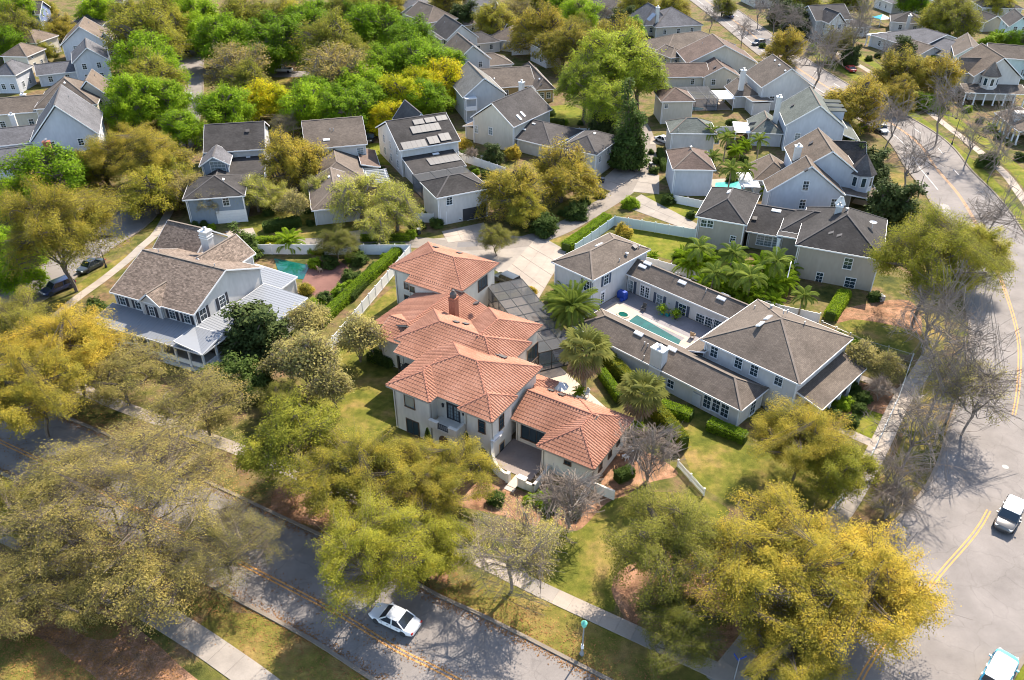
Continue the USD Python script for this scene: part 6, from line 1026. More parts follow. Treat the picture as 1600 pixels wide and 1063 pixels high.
# ================================================================== STREET FURNITURE
def lamp_post(base, h, label, head='acorn', az=0.0, group=None):
    xy = at(*base); p = thing('street_lamp', label, 'street lamp', (*xy, 0), az); k = MB(); k.lathe([(.2, 0), (.2, .25), (.11, .5), (.075, .9), (.055, h - .5)], sides=10); k.build(p, 'pole', M['plastic_grey' if head == 'acorn' else 'iron'])
    if head == 'acorn':
        k = MB(); k.lathe([(.055, h - .5), (.16, h - .42), (.24, h - .2), (.22, h + .02)], sides=12); k.build(p, 'lantern', M['lantern_green']); k = MB(); k.lathe([(.27, h + .02), (.27, h + .06), (.12, h + .2), (.04, h + .3), (.0, h + .36)], sides=12); k.build(p, 'lantern_cap', M['lantern_green']); k = MB(); k.bx((-.12, -.1, .9), (.12, .1, 1.35)); k.build(p, 'control_box', M['trim_white'])
    else:
        k = MB(); k.tube([(0, 0, h - .55), (.1, 0, h - .1), (.5, 0, h + .1), (1.0, 0, h + .05), (1.2, 0, h - .15)], .035, 6); k.build(p, 'arm', M['iron']); k = MB(); k.lathe([(.05, h - .12), (.2, h - .3), (.24, h - .42), (.03, h - .5)], (1.2, 0, 0), 10); k.build(p, 'lamp_shade', M['iron'])
lamp_post((909, 1023), 4.2, 'grey street lamp with green acorn lantern on the bottom verge'); lamp_post((1430, 320), 6.0, 'black street lamp with a curved arm beside the magnolia', 'arm', .6); lamp_post((1487, 226), 6.2, 'black street lamp with a curved arm across the avenue', 'arm', 3.6); lamp_post((166, 418), 3.4, 'short dark street lamp beside the parked cars', 'arm', 2.0)
xy = at(1147, 1062); p = thing('street_sign', 'street corner sign post with small blue plates', 'sign', (*xy, 0)); k = MB(); k.tube([(0, 0, 0), (0, 0, 2.9)], .04, 8); k.build(p, 'pole', M['galvanised'])
for a, z in ((.4, 2.75), (1.9, 2.5)): k = MB(); k.box((math.cos(a) * .35, math.sin(a) * .35, z), (.75, .03, .18), a); k.build(p, 'sign_plate', M['fabric_blue'])
plain('asphalt_patch', (0.15, 0.138, 0.13), 0.9, d=0.15); plain('asphalt_pale', (0.28, 0.252, 0.228), 0.9, d=0.15)
RP = random.Random(21)
for (px, py, L_, W_, az, m) in ((1480, 330, 6, 1.3, 1.35, 'asphalt_pale'), (560, 940, 2.6, 1.2, -.54, 'asphalt_pale'), (730, 1030, 3, 1.2, -.54, 'asphalt_patch'), (730, 382, 3, 1.6, .1, 'asphalt_patch')):
    c = at(px, py); d = np.array([math.cos(az), math.sin(az)]); n = np.array([-d[1], d[0]]); P = [c + d * a * L_ / 2 * RP.uniform(.85, 1.1) + n * b * W_ / 2 * RP.uniform(.8, 1.1) for a, b in ((-1, -1), (0, -1.05), (1, -1), (1, 0), (1, 1), (0, .95), (-1, 1))]; k = MB(); v, f = trimesh.creation.triangulate_polygon(sg.Polygon(P).buffer(.08), engine='earcut'); k.add(np.c_[v, np.full(len(v), .0325 if px > 1300 else .0242)], f); structure(k, 'road_patch', m)
def ac_unit(px, py, label, rz=.3): p = thing('air_conditioner', label, 'air conditioner', (*at(px, py), 0), rz); k = MB(); k.bx((-.42, -.42, .08), (.42, .42, .9)); [k.bx((-.43, -.43, z), (.43, .43, z + .03)) for z in np.arange(.15, .85, .1)]; k.build(p, 'cabinet', M['plastic_grey']); k = MB(); k.lathe([(.36, .9), (.36, .95), (.3, .95), (.3, .91)], sides=14); [k.beam((0, 0, .94), (.34 * math.cos(a), .34 * math.sin(a), .94), .03, .02) for a in np.arange(8) * .785]; k.build(p, 'fan_guard', M['plastic_dark'])
for a in ((1200, 640, 'grey air conditioner against the courtyard house wall'), (632, 470, 'grey air conditioner beside the tiled garage'), (612, 255, 'grey air conditioner beside the solar house'), (755, 250, 'grey air conditioner under the beige gable wall'), (1046, 244, 'grey air conditioner beside the alley garages'), (1165, 158, 'grey air conditioner behind the brown gable house'), (1225, 318, 'grey air conditioner in front of the turret house gable'), (1375, 470, 'grey air conditioner at the tan house corner')): ac_unit(*a)
xy = at(1571, 730); k = MB(); k.lathe([(0.0, .04), (.33, .04), (.36, .036), (.36, .03)], (*xy, 0), 20); k.build(None, 'manhole_cover', M['plastic_dark']); tag(stage.GetPrimAtPath('/World/manhole_cover'), 'round dark manhole cover in the avenue', 'manhole cover')
def chair(px, py, label, col, rz): p = thing('patio_chair', label, 'chair', (*at(px, py), .05), rz); k = MB(); k.bx((-.3, -.3, .38), (.3, .3, .46)); k.build(p, 'seat', M[col]); k = MB(); k.box((-.3, 0, .75), (.06, .6, .7), 0, tilt=[[.95, 0, -.3], [0, 1, 0], [.3, 0, .95]]); k.build(p, 'backrest', M[col]); [(lambda q: (q.bx((x - .03, y - .03, 0), (x + .03, y + .03, .4)), q.build(p, 'leg', M[col])))(MB()) for x in (-.25, .25) for y in (-.25, .25)]; k = MB(); [k.bx((-.3, s * .3 - .03, .6), (.25, s * .3 + .03, .65)) for s in (-1, 1)]; k.build(p, 'armrest', M[col])
chair(1082, 528, 'wooden lounge chair at the near end of the courtyard pool', 'wood_tan', 1.0); chair(1093, 536, 'wooden lounge chair against the courtyard house roof edge', 'wood_tan', 2.4); chair(987, 708, 'white patio chair by the bare crepe myrtle', 'fabric_white', .5); chair(977, 718, 'white patio chair nearest the tiled wing', 'fabric_white', 2.2); chair(870, 560, 'pale chair inside the pool enclosure', 'fabric_white', .2); chair(880, 568, 'dark chair inside the pool enclosure', 'plastic_dark', 2.9)
p = thing('covered_grill', 'barbecue under a bright blue cover in the pool court', 'grill', (*at(972, 467), .04), -.78); k = MB(); k.bx((-.7, -.4, .03), (.7, .4, .95)); k.bx((-.55, -.38, .94), (.55, .3, 1.3)); v = trimesh.Trimesh(np.vstack(k.v), np.vstack(k.f)).convex_hull.subdivide().subdivide(); k = MB(); k.add(v.vertices + (meshkit.noise(v.vertices * 4) - .5)[:, None] * .12, v.faces); k.build(p, 'cover', M['fabric_blue'], smooth=True); k = MB(); k.bx((.2, -.9, .03), (.6, -.5, .5)); k.build(p, 'side_cover', M['fabric_blue'])
def potted(px, py, label, pot='pot_teal'):
    p = thing('potted_plant', label, 'potted plant', (*at(px, py), .04)); k = MB(); k.lathe([(0, .0), (.2, 0), (.28, .5), (.24, .5), (.0, .45)], sides=12); k.build(p, 'pot', M[pot]); rng = np.random.default_rng(3); c = rng.normal(size=(420, 3)) * [.35, .35, .3] + [0, 0, .95]; MB().add(*leaves_mesh(c, .12, rng, .5)).build(p, 'foliage', M['leaf_hedge'])
potted(1034, 492, 'bushy plant in a pot left of the teal planter'); potted(1055, 499, 'bushy plant in a pot right of the teal planter', 'plastic_dark'); p = thing('planter', 'square teal planter between two bushy pot plants', 'planter', (*at(1043, 494), .04), -.78); k = MB(); k.bx((-.25, -.25, 0), (.25, .25, .55)); k.build(p, 'box', M['pot_teal']); k = MB(); k.bx((-.22, -.22, .5), (.22, .22, .56)); k.build(p, 'soil', M['mulch'])
p = thing('patio_umbrella', 'white patio umbrella tip showing behind the tiled wing', 'umbrella', (*at(876, 603, 2.3), 0)); k = MB(); k.lathe([(0, 2.75), (1.0, 2.2), (.98, 2.16), (0, 2.68)], sides=8); k.build(p, 'canopy', M['fabric_white']); k = MB(); k.tube([(0, 0, 0), (0, 0, 2.75)], .03, 6); k.build(p, 'pole', M['wood_tan'])
p = thing('event_canopy', 'blue and white tent canopy at the top right', 'canopy', (*at(1375, 40), 0), .3); k = MB(); k.add([(-2.2, -2.2, 2.4), (2.2, -2.2, 2.4), (2.2, 2.2, 2.4), (-2.2, 2.2, 2.4), (0, 0, 3.5)], [[0, 1, 4], [1, 2, 4]]); k.build(p, 'white_canopy', M['fabric_white']); k = MB(); k.add([(-2.2, -2.2, 2.4), (2.2, -2.2, 2.4), (2.2, 2.2, 2.4), (-2.2, 2.2, 2.4), (0, 0, 3.5)], [[2, 3, 4], [3, 0, 4]]); k.build(p, 'blue_canopy', M['car_blue']); [(lambda q: (q.bx((x - .05, y - .05, 0), (x + .05, y + .05, 2.4)), q.build(p, 'leg', M['trim_white'])))(MB()) for x in (-2.1, 2.1) for y in (-2.1, 2.1)]
def bin_(px, py, label): p = thing('wheelie_bin', label, 'bin', (*at(px, py), .03), .4); k = MB(); k.add([(x * s, y * s, z) for z, s in ((.08, .8), (.95, 1)) for x, y in ((-.3, -.35), (.3, -.35), (.3, .35), (-.3, .35))], [[3, 2, 1, 0], [4, 5, 6, 7], [0, 1, 5, 4], [1, 2, 6, 5], [2, 3, 7, 6], [3, 0, 4, 7]]); k.build(p, 'body', M['plastic_dark']); k = MB(); k.box((0, 0, .99), (.66, .76, .07)); k.build(p, 'lid', M['plastic_grey']); [(lambda q: (q.tube([(-.28, s * .3 - .04, .1), (-.28, s * .3 + .04, .1)], .1, 8), q.build(p, 'wheel', M['tyre'])))(MB()) for s in (-1, 1)]
bin_(941, 286, 'dark wheelie bin at the end of the garage drive'); bin_(739, 338, 'pale topped wheelie bin in the open garage mouth')
p = thing('stacked_boards', 'tan wooden boards laid beside the turret house', 'boards', (*at(1350, 322), 0), -.6)
for i in range(4): k = MB(); k.bx((-2, -1.1 + i * .56, .5), (2, -.6 + i * .56, .6)); k.build(p, 'board', M['wood_tan'])
# ================================================================== PLANTING
T = tree
# foreground
T('sparse_near', 205, 775, 172, 'huge sparse olive oak filling the lower left', hs=.72); T('sparse_mid', 85, 775, 95, 'thin oak crown at the left edge over the street', hs=.9); T('sparse_near', 345, 850, 105, 'thin-crowned oak right of the huge one at the lower left', hs=.95); T('olive_near', 30, 800, 70, 'yellow-green tree at the lower left edge over the path', hs=.8); T('sparse_mid', 60, 890, 75, 'small sparse tree above the brown bed at the lower left', hs=.8); T('sparse_mid', 235, 905, 95, 'sparse oak over the concrete path at the lower left', hs=.9)
T('gold_near', 45, 610, 92, 'golden oak at the left edge below the colonial house'); T('gold_near', 105, 545, 92, 'yellow-green oak in front of the colonial porch'); T('dull_near', 20, 505, 66, 'yellow-green oak at the left edge above the golden one')
T('sparse_mid', 185, 585, 84, 'thin olive tree in front of the porch columns', hs=.8); T('sparse_mid', 315, 632, 84, 'thin olive tree leaning over the pavement', hs=.85); T('olive_near2', 455, 685, 88, 'green-olive oak between the pavement and the tiled house lawn', hs=1.05)
T('gold_near', 560, 745, 105, 'golden oak left of the tiled house front'); T('gold_near2', 690, 745, 92, 'golden oak under the balcony of the tiled house', hs=.85); T('olive_near', 575, 860, 115, 'yellow-green oak overhanging the white sedan', hs=1.05); T('olive_near2', 690, 850, 60, 'small yellow-green tree by the pavement')
T('haze_near', 800, 850, 96, 'pale nearly leafless tree between pavement and street'); T('crepe', 892, 775, 62, 'bare brown crepe myrtle at the corner of the tiled wing', hs=1.0); T('crepe', 1018, 700, 58, 'bare brown crepe myrtle beside the white patio chairs', hs=1.05)
T('dull_near', 1045, 850, 108, 'dull olive oak on the front lawn'); T('dull_near', 1060, 968, 76, 'low dark olive tree beside the pavement', hs=.8); T('gold_near2', 1215, 890, 140, 'large golden oak at the lower right', hs=.85); T('gold_near', 1350, 920, 135, 'widest golden oak leaning over the avenue', hs=.8); T('gold_near', 1240, 1010, 90, 'golden oak at the bottom edge near the corner', hs=.8)
T('gold_near', 1255, 690, 86, 'yellow-olive oak in front of the courtyard house'); T('olive_near2', 1310, 735, 62, 'small olive tree between the oak and picket fence'); T('crepe_leafy', 1348, 558, 32, 'orange-tan bare shrub tree by the grey fence'); T('crepe_leafy', 1384, 572, 28, 'second orange-tan shrub tree nearer the avenue'); T('crepe', 1378, 605, 22, 'small bare tree in the round flower bed')
T('olive_near', 1450, 395, 92, 'big olive-gold oak right of the tan house', hs=1.25, base=(1428, 500)); T('olive_near2', 1530, 390, 55, 'golden oak branch mass over the avenue', hs=.95)
T('bare_near', 1500, 520, 88, 'tall bare grey tree leaning along the avenue', hs=1.2); T('bare_near', 1440, 650, 72, 'bare grey tree on the avenue verge by the picket fence', hs=1.1); T('bare_near', 1470, 470, 62, 'bare grey tree between the olive-gold oak and the avenue', hs=1.15); T('bare_near', 1535, 600, 66, 'bare grey tree spreading over the avenue lane', hs=1.1); T('bare_near', 1410, 730, 52, 'bare grey tree beside the lower picket fence', hs=1.1); T('bare_near', 1555, 330, 50, 'bare tree over the avenue centre line', hs=1.1); T('crepe', 1395, 775, 40, 'low bare shrub at the foot of the avenue verge'); T('haze_near', 1505, 590, 70, 'bare tree with faint yellow buds beside the avenue')
T('bare_far', 1580, 180, 42, 'bare tree at the right edge beyond the avenue'); T('bare_far', 1432, 235, 46, 'bare tree standing in front of the avenue bend'); T('bare_far', 1398, 175, 40, 'bare tree left of the avenue bend'); T('bare_far', 1485, 150, 44, 'bare tree in front of the corner turret house', hs=1.1); T('bare_far', 1525, 205, 34, 'bare tree by the porch columns across the avenue'); T('bare_far', 1560, 235, 30, 'small bare tree at the right verge'); T('magnolia', 1396, 300, 34, 'dark magnolia beside the turret house lamp'); T('magnolia', 1365, 250, 30, 'dark magnolia right of the turret')
T('gold_far', 1420, 105, 40, 'rusty gold oak in the middle of the far avenue side'); T('gold_far', 1470, 110, 36, 'rusty gold oak left of the corner turret'); T('gold_far', 1335, 150, 42, 'rusty golden tree right of the green-roofed house'); T('gold_far', 1235, 65, 30, 'golden street tree in front of the white cottage'); T('bare_far', 1283, 72, 46, 'tall bare tree beside the golden street tree', hs=1.15); T('bare_far', 1163, 40, 22, 'small bare street tree at the top'); T('bare_far', 1112, 20, 20, 'bare street tree behind the grey bungalow'); T('bare_far', 1345, 25, 34, 'tall bare tree near the blue canopy', hs=1.3); T('magnolia', 1415, 68, 18, 'dark conical tree in front of the charcoal bungalow'); T('olive_far', 1480, 15, 34, 'olive tree left of the tan garage'); T('magnolia', 1250, 20, 20, 'dark evergreen at the top right'); T('bare_far', 1215, 15, 26, 'bare grey tree at the top edge'); T('bare_far', 1390, 75, 20, 'bare bush tree by the charcoal bungalow porch')
# centre
T('willow', 960, 95, 62, 'fresh green elm behind the alley'); T('willow', 915, 130, 48, 'fresh green elm nearer the ochre house'); T('willow', 1000, 120, 42, 'fresh green elm by the cream garage'); T('willow', 950, 160, 45, 'fresh green elm above the dark cypress'); T('conifer', 985, 178, 30, 'dark cypress at the alley bend'); T('magnolia', 945, 185, 24, 'dark brownish evergreen left of the cypress'); T('gold_far', 965, 55, 48, 'golden tree behind the fresh green elms'); T('gold_far', 880, 60, 42, 'golden tree above the grey garage'); T('gold_far', 845, 35, 45, 'golden oak at the top centre'); T('green_far', 905, 20, 32, 'bright green tree at the top centre'); T('olive_far', 770, 25, 34, 'olive tree at the top left of the golden oaks'); T('sparse_far', 810, 15, 26, 'sparse brown-green tree at the top edge'); T('crepe', 945, 20, 20, 'reddish bare tree at the top centre'); T('olive_far', 1050, 5, 26, 'olive tree over the grey bungalow'); T('magnolia', 720, 15, 20, 'dark green tree with reddish leaves at the top'); T('magnolia', 970, 22, 18, 'dark evergreen beside the bungalow')
T('gold_far', 800, 285, 52, 'golden oak by the alley, left of a pair'); T('gold_far', 878, 262, 54, 'golden oak by the alley, right of a pair'); T('olive_far', 822, 318, 34, 'golden green oak beneath the pair by the alley'); T('dull_near', 775, 372, 32, 'olive tree behind the terracotta garage roof'); T('magnolia', 770, 232, 16, 'dark small tree beside the beige gable'); T('yellow_shrub', 728, 222, 12, 'bright yellow shrub beside the solar house'); T('crepe', 737, 240, 14, 'thin bare tree right of the solar house')
T('fresh_far', 560, 300, 48, 'light olive tree in front of the long rear wing', hs=.95); T('fresh_far', 618, 318, 44, 'light olive tree beside the open garage'); T('fresh_far', 590, 345, 34, 'light olive tree over the alley hedge'); T('dull_near', 525, 378, 38, 'grey-olive bushy tree by the red terrace', hs=.8); T('gold_far', 458, 240, 48, 'golden olive tree between the slate and brown row houses', hs=1.15); T('fresh_far', 398, 298, 34, 'light green tree beside the slate house garage', hs=.95); T('haze_near', 325, 312, 30, 'pale beige tree left of the slate garage'); T('haze_near', 443, 190, 26, 'pale bare tree behind the golden olive one'); T('crepe_leafy', 462, 318, 26, 'beige bare shrub tree above the dark hedge')
# colonial house garden
T('magnolia', 393, 492, 50, 'glossy dark magnolia beside the colonial house', hs=.75); T('crepe_leafy', 480, 560, 56, 'grey-brown twiggy tree right of the magnolia'); T('crepe_leafy', 520, 600, 40, 'brownish twiggy shrub tree at the edge of the side lawn'); T('crepe_leafy', 450, 560, 40, 'brownish twiggy shrub tree beside the magnolia foot'); T('crepe_leafy', 558, 522, 42, 'bare small tree on the lawn beside the white fence', hs=1.1); T('crepe_leafy', 485, 500, 36, 'olive twiggy shrub tree by the metal roof'); T('dull_near', 440, 620, 40, 'olive bushy tree below the twiggy ones'); T('shrub', 365, 575, 34, 'dark green shrub at the porch corner'); T('shrub', 400, 595, 28, 'dark green shrub right of the porch corner'); T('shrub', 330, 580, 24, 'dark green shrub under the porch rail'); T('shrub', 150, 478, 18, 'round dark shrub left of the porch'); T('conifer', 378, 370, 22, 'dark bushy evergreen behind the colonial chimney', hs=.6)
T('gold_near', 95, 350, 90, 'big round golden oak by the parked cars', hs=1.3, base=(120, 456)); T('green_far', 22, 415, 38, 'bright green tree at the left edge by the cars'); T('green_far2', 25, 375, 40, 'bright green tree behind the round golden oak'); T('olive_far', 30, 505, 30, 'yellow-green tree below the parked cars'); T('green_far', 75, 265, 52, 'bright green lumpy tree in front of the brick chimney'); T('green_far2', 15, 300, 36, 'bright green tree at the left edge below the houses')
T('gold_near2', 205, 235, 66, 'golden olive oak in front of the white gable house'); T('gold_far', 255, 250, 44, 'golden oak overhanging the side street'); T('olive_far', 235, 290, 46, 'olive oak at the street corner', hs=.9); T('sparse_far', 285, 290, 30, 'thin olive tree beside the corner pavement'); T('magnolia', 132, 245, 18, 'small dark evergreen below the white gable')
# green belt
G = 'green_far'; G2 = 'green_far2'
T('olive_far', 225, 45, 52, 'olive oak at the top left of the green belt'); T('olive_far', 270, 40, 38, 'olive-yellow oak right of the first at the top left'); T(G, 225, 82, 42, 'bright green tree under the top-left olive oak'); T('olive_far', 230, 118, 46, 'yellow-olive tree halfway along the left row'); T(G2, 215, 145, 42, 'bright green tree beside the brown hip house'); T(G, 260, 150, 36, 'bright green tree beside the side street'); T(G2, 195, 165, 34, 'bright green tree next to the white gable house'); T(G, 285, 195, 32, 'bright green tree below the silver car'); T(G, 345, 55, 42, 'lime-topped round tree by the side street top'); T(G2, 310, 20, 36, 'bright green tree at the top edge'); T('olive_far', 375, 20, 40, 'brown-olive tree at the top edge'); T('sparse_far', 368, 98, 42, 'grey-brown thin tree at the park corner'); T('olive_far', 385, 122, 38, 'yellow-olive tree by the park corner'); T(G, 350, 165, 40, 'bright green tree behind the slate house'); T('lime_far', 400, 150, 36, 'lime yellow tree behind the slate house'); T('lime_far', 445, 150, 32, 'lime yellow tree right of the first lime one')
T(G2, 425, 55, 44, 'bright green broad tree above the pickup truck'); T(G, 475, 35, 40, 'bright green tree at the top of the park'); T(G2, 400, 85, 30, 'bright green tree left of the pickup truck'); T('olive_far', 515, 60, 54, 'olive oak in the middle of the park'); T('olive_far', 550, 85, 40, 'olive oak right of the middle of the park'); T('sparse_far', 520, 105, 50, 'grey-brown oak at the near edge of the park'); T(G, 590, 35, 42, 'bright green tree at the upper right of the park'); T(G2, 640, 55, 40, 'bright green tree behind the tight row of houses'); T(G, 645, 95, 46, 'bright green tree in the right of the green belt'); T(G2, 600, 100, 40, 'bright green tree left of the yellow ones'); T('lime_far', 625, 140, 44, 'yellow tree in the green belt'); T('lime_far', 690, 120, 40, 'yellow-green tree beside the balcony house'); T(G, 665, 150, 36, 'green tree below the yellow-green one'); T(G2, 705, 95, 30, 'green tree beside the tight row'); T(G, 480, 160, 42, 'dark green tree behind the brown row house'); T(G2, 535, 165, 42, 'green tree behind the brown row house, right side'); T(G, 580, 155, 38, 'green tree between the two row houses'); T('lime_far', 605, 175, 32, 'yellow-green low tree by the solar house'); T('olive_far', 455, 20, 34, 'olive tree at the top edge above the park'); T('olive_far', 540, 15, 36, 'olive yellow tree at the top edge'); T(G2, 560, 25, 30, 'green tree at the top edge right of the olive one'); T(G, 722, 115, 20, 'small round green tree against the tight row'); T('olive_far', 20, 40, 34, 'olive green tree at the top left corner'); T(G, 5, 62, 26, 'green tree at the top left edge'); T('gold_far', 88, 38, 22, 'small golden tree between the top-left houses'); T('olive_far', 70, 78, 16, 'small olive tree by the tan garages'); T('lime_far', 815, 0, 20, 'yellowish tree at the very top')
# palms
palm('date', 893, 478, 40, 'full date palm with arching fronds beside the pool cage'); palm('sabal', 915, 545, 38, 'sabal palm with a shaggy skirt of dead leaves'); palm('sabal', 1003, 610, 36, 'sabal palm in front of the white chimney', hs=.9)
for x, y, r, lb in ((1095, 385, 24, 'palm at the left end of the thicket by the lawn'), (1145, 393, 22, 'palm against the tan garage wall'), (1215, 405, 26, 'palm beside the tan house bay window'), (1115, 425, 24, 'palm above the courtyard roof left of the thicket middle'), (1175, 430, 26, 'palm in the middle of the thicket'), (1255, 460, 20, 'small palm by the white fence end'), (1150, 425, 22, 'palm just left of the thicket middle')): palm('queen', x, y, r, lb, hs=.8)
for x, y, r, lb in ((1110, 205, 15, 'slim palm in front of the grey-green garage roof'), (1136, 213, 15, 'slim palm right of the grey-green garage'), (1188, 218, 14, 'slim palm by the white patio roof'), (1115, 245, 15, 'slim palm above the small blue pool'), (1143, 262, 17, 'slim palm behind the small blue pool'), (1165, 262, 15, 'slim palm right of the small blue pool')): palm('queen', x, y, r, lb)
for x, y, r, lb in ((1080, 410, 24, 'bushy palm clump by the lawn edge'), (1130, 445, 24, 'bushy palm clump above the skylights'), (1165, 455, 24, 'bushy palm clump near the roof corner'), (1200, 445, 24, 'bushy palm clump right of the thicket middle'), (1225, 440, 20, 'bushy palm clump under the bay window'), (1100, 440, 20, 'low bushy palm clump beside the courtyard roof'), (1190, 415, 22, 'bushy palm clump by the tan porch'), (452, 375, 20, 'bushy palm beside the white fence'), (1240, 290, 14, 'yellow-green palm clump by the turret house'), (1200, 295, 12, 'palm clump beside the blue pool'), (1020, 400, 10, 'small palm by the fence on the bright lawn'), (1150, 235, 12, 'palm clump in the garden behind the garages'), (1165, 225, 11, 'palm clump beside the white patio roof'), (1270, 75, 8, 'palm clump by the white cottage'), (1560, 60, 12, 'palm clump beside the tan garage'), (880, 450, 16, 'palm clump at the corner of the pool cage'), (905, 610, 10, 'small yellow palm by the pool cage door')): palm('areca', x, y, r, lb)
for x, y in ((668, 690), (732, 703)):
    pass
def cypress(px, py, h, label):
    rng = np.random.default_rng(px); p = thing('cypress', label, 'tree', (*at(px, py), 0)); k = MB(); k.tube([(0, 0, 0), (0, 0, h * .9)], [.09, .03], 6); k.build(p, 'trunk', M['bark']); t = rng.random(3600) ** .8; a = rng.uniform(0, 6.28, 3600); r = .42 * np.sin(np.pi * np.clip(t * .92 + .08, 0, 1)) ** .7 * rng.uniform(.55, 1.05, 3600); MB().add(*leaves_mesh(np.stack([r * np.cos(a), r * np.sin(a), .15 + t * h], 1), .09, rng, .3)).build(p, 'foliage', M['leaf_shade'])
cypress(671, 716, 4.2, 'slim dark cypress left of the arched entrance'); cypress(731, 722, 4.0, 'slim dark cypress right of the arched entrance')
# hedges and shrubs
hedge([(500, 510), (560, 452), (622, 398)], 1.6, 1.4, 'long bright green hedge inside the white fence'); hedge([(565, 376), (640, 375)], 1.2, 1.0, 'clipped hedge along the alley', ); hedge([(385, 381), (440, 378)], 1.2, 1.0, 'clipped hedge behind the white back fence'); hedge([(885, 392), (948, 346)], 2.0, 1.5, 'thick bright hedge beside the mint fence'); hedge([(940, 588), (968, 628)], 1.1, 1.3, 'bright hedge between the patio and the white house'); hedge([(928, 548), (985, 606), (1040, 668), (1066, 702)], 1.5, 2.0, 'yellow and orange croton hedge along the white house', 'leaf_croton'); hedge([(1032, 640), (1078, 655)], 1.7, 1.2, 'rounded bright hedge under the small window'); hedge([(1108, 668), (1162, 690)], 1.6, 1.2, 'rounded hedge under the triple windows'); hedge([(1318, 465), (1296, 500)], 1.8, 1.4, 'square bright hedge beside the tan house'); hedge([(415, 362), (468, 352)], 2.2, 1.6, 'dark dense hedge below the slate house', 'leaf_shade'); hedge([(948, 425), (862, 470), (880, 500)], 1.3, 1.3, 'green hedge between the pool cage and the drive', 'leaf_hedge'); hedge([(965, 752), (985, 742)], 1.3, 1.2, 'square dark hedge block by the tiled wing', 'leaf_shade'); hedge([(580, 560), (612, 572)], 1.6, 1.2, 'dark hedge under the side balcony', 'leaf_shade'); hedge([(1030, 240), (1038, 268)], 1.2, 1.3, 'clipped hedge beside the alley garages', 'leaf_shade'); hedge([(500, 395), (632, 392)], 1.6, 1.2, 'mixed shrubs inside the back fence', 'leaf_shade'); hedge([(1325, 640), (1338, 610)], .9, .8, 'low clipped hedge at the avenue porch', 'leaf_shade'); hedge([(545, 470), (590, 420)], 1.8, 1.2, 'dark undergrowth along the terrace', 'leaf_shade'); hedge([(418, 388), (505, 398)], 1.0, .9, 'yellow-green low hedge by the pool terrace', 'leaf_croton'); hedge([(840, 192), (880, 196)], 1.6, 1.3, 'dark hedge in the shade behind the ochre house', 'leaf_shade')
T('shrub_bright', 985, 313, 13, 'round clipped bush at the alley junction'); T('shrub', 1044, 308, 11, 'dark round bush by the lattice fence'); T('shrub', 682, 345, 11, 'round dark bush beside the open garage'); T('shrub', 1080, 333, 8, 'small bush on the drive island'); T('yellow_shrub', 975, 360, 16, 'sparse yellow shrub at the corner of the bright lawn'); T('yellow_shrub', 830, 452, 10, 'yellow bush by the drive corner'); T('shrub', 1368, 460, 10, 'round bush at the tan house corner'); T('shrub_bright', 690, 395, 9, 'small bush behind the garage'); T('shrub', 605, 560, 12, 'dark bush under the side balcony'); T('shrub', 775, 775, 14, 'dark shrub at the foot of the forecourt wall'); T('shrub', 860, 790, 12, 'low shrub in front of the forecourt wall'); T('shrub', 1330, 655, 12, 'rounded shrub in the avenue flower bed'); T('shrub', 1345, 635, 10, 'small shrub behind the bed shrub'); T('shrub_bright', 1460, 95, 10, 'bright bush across the far avenue'); T('shrub_bright', 1450, 155, 16, 'bright green bush under the rusty oaks'); T('shrub', 1545, 245, 14, 'grey-green bush by the porch house'); T('yellow_shrub', 800, 235, 14, 'yellow bush beside the beige gable house'); T('shrub', 725, 240, 10, 'dark shrub by the white fence'); T('shrub_bright', 905, 280, 14, 'shrub beneath the golden pair'); T('shrub', 850, 345, 22, 'dark undergrowth beneath the golden pair'); T('shrub', 900, 325, 18, 'dark undergrowth by the alley edge')

# foundation planting: small dark shrubs along the house walls, and low shrubs in the back gardens
R_ = random.Random(11); n_ = 0
for x, y in ((300, 350), (318, 348), (330, 352), (420, 330), (432, 345), (440, 322), (478, 330), (484, 345), (650, 350), (660, 352), (600, 300), (604, 280), (598, 262), (610, 322), (724, 258), (735, 262), (745, 266), (760, 268), (1020, 235), (1024, 250), (1022, 262), (1140, 280), (1148, 272), (1150, 262), (1160, 245), (1135, 228), (1145, 238), (1172, 262), (1150, 190), (1138, 190), (1370, 340), (1380, 345), (1352, 345), (1340, 205), (1345, 195), (1328, 212), (1300, 150), (1318, 170), (1100, 62), (1195, 70), (1360, 90), (1375, 86), (1392, 88), (1408, 90), (1430, 92), (1445, 96), (1500, 148), (1515, 166), (1530, 185), (1548, 200), (1560, 212), (1580, 225), (1595, 240), (186, 218), (176, 232), (180, 200), (172, 150), (176, 120), (60, 95), (78, 110), (30, 130), (110, 40), (180, 50), (560, 260), (575, 268), (590, 275), (868, 215), (875, 222), (892, 232), (885, 190), (860, 175), (905, 192), (640, 362), (470, 385), (490, 388), (560, 392), (600, 396), (545, 400), (548, 440), (540, 455), (520, 470), (495, 470), (560, 428), (1290, 610), (1310, 602), (1322, 596), (1335, 600), (1352, 618), (1300, 640), (1316, 628), (1296, 520), (1310, 524), (1340, 535), (1365, 548), (1392, 556), (1000, 665), (1016, 678), (1050, 690), (830, 780), (850, 776), (900, 800), (640, 700), (655, 706), (700, 716), (716, 722), (748, 730), (630, 560), (590, 556), (160, 486), (200, 470), (205, 455), (940, 300), (915, 312), (905, 318), (880, 332), (1060, 395), (1092, 400)):
    T(R_.choice(('shrub', 'shrub', 'shrub_bright')), x + R_.uniform(-3, 3), y + R_.uniform(-2, 2), max(5, (y + 298) / 1000 * R_.uniform(8, 15)), 'small leafy foundation shrub planted close to a house or garden wall', group='foundation shrubs along the house and garden walls')

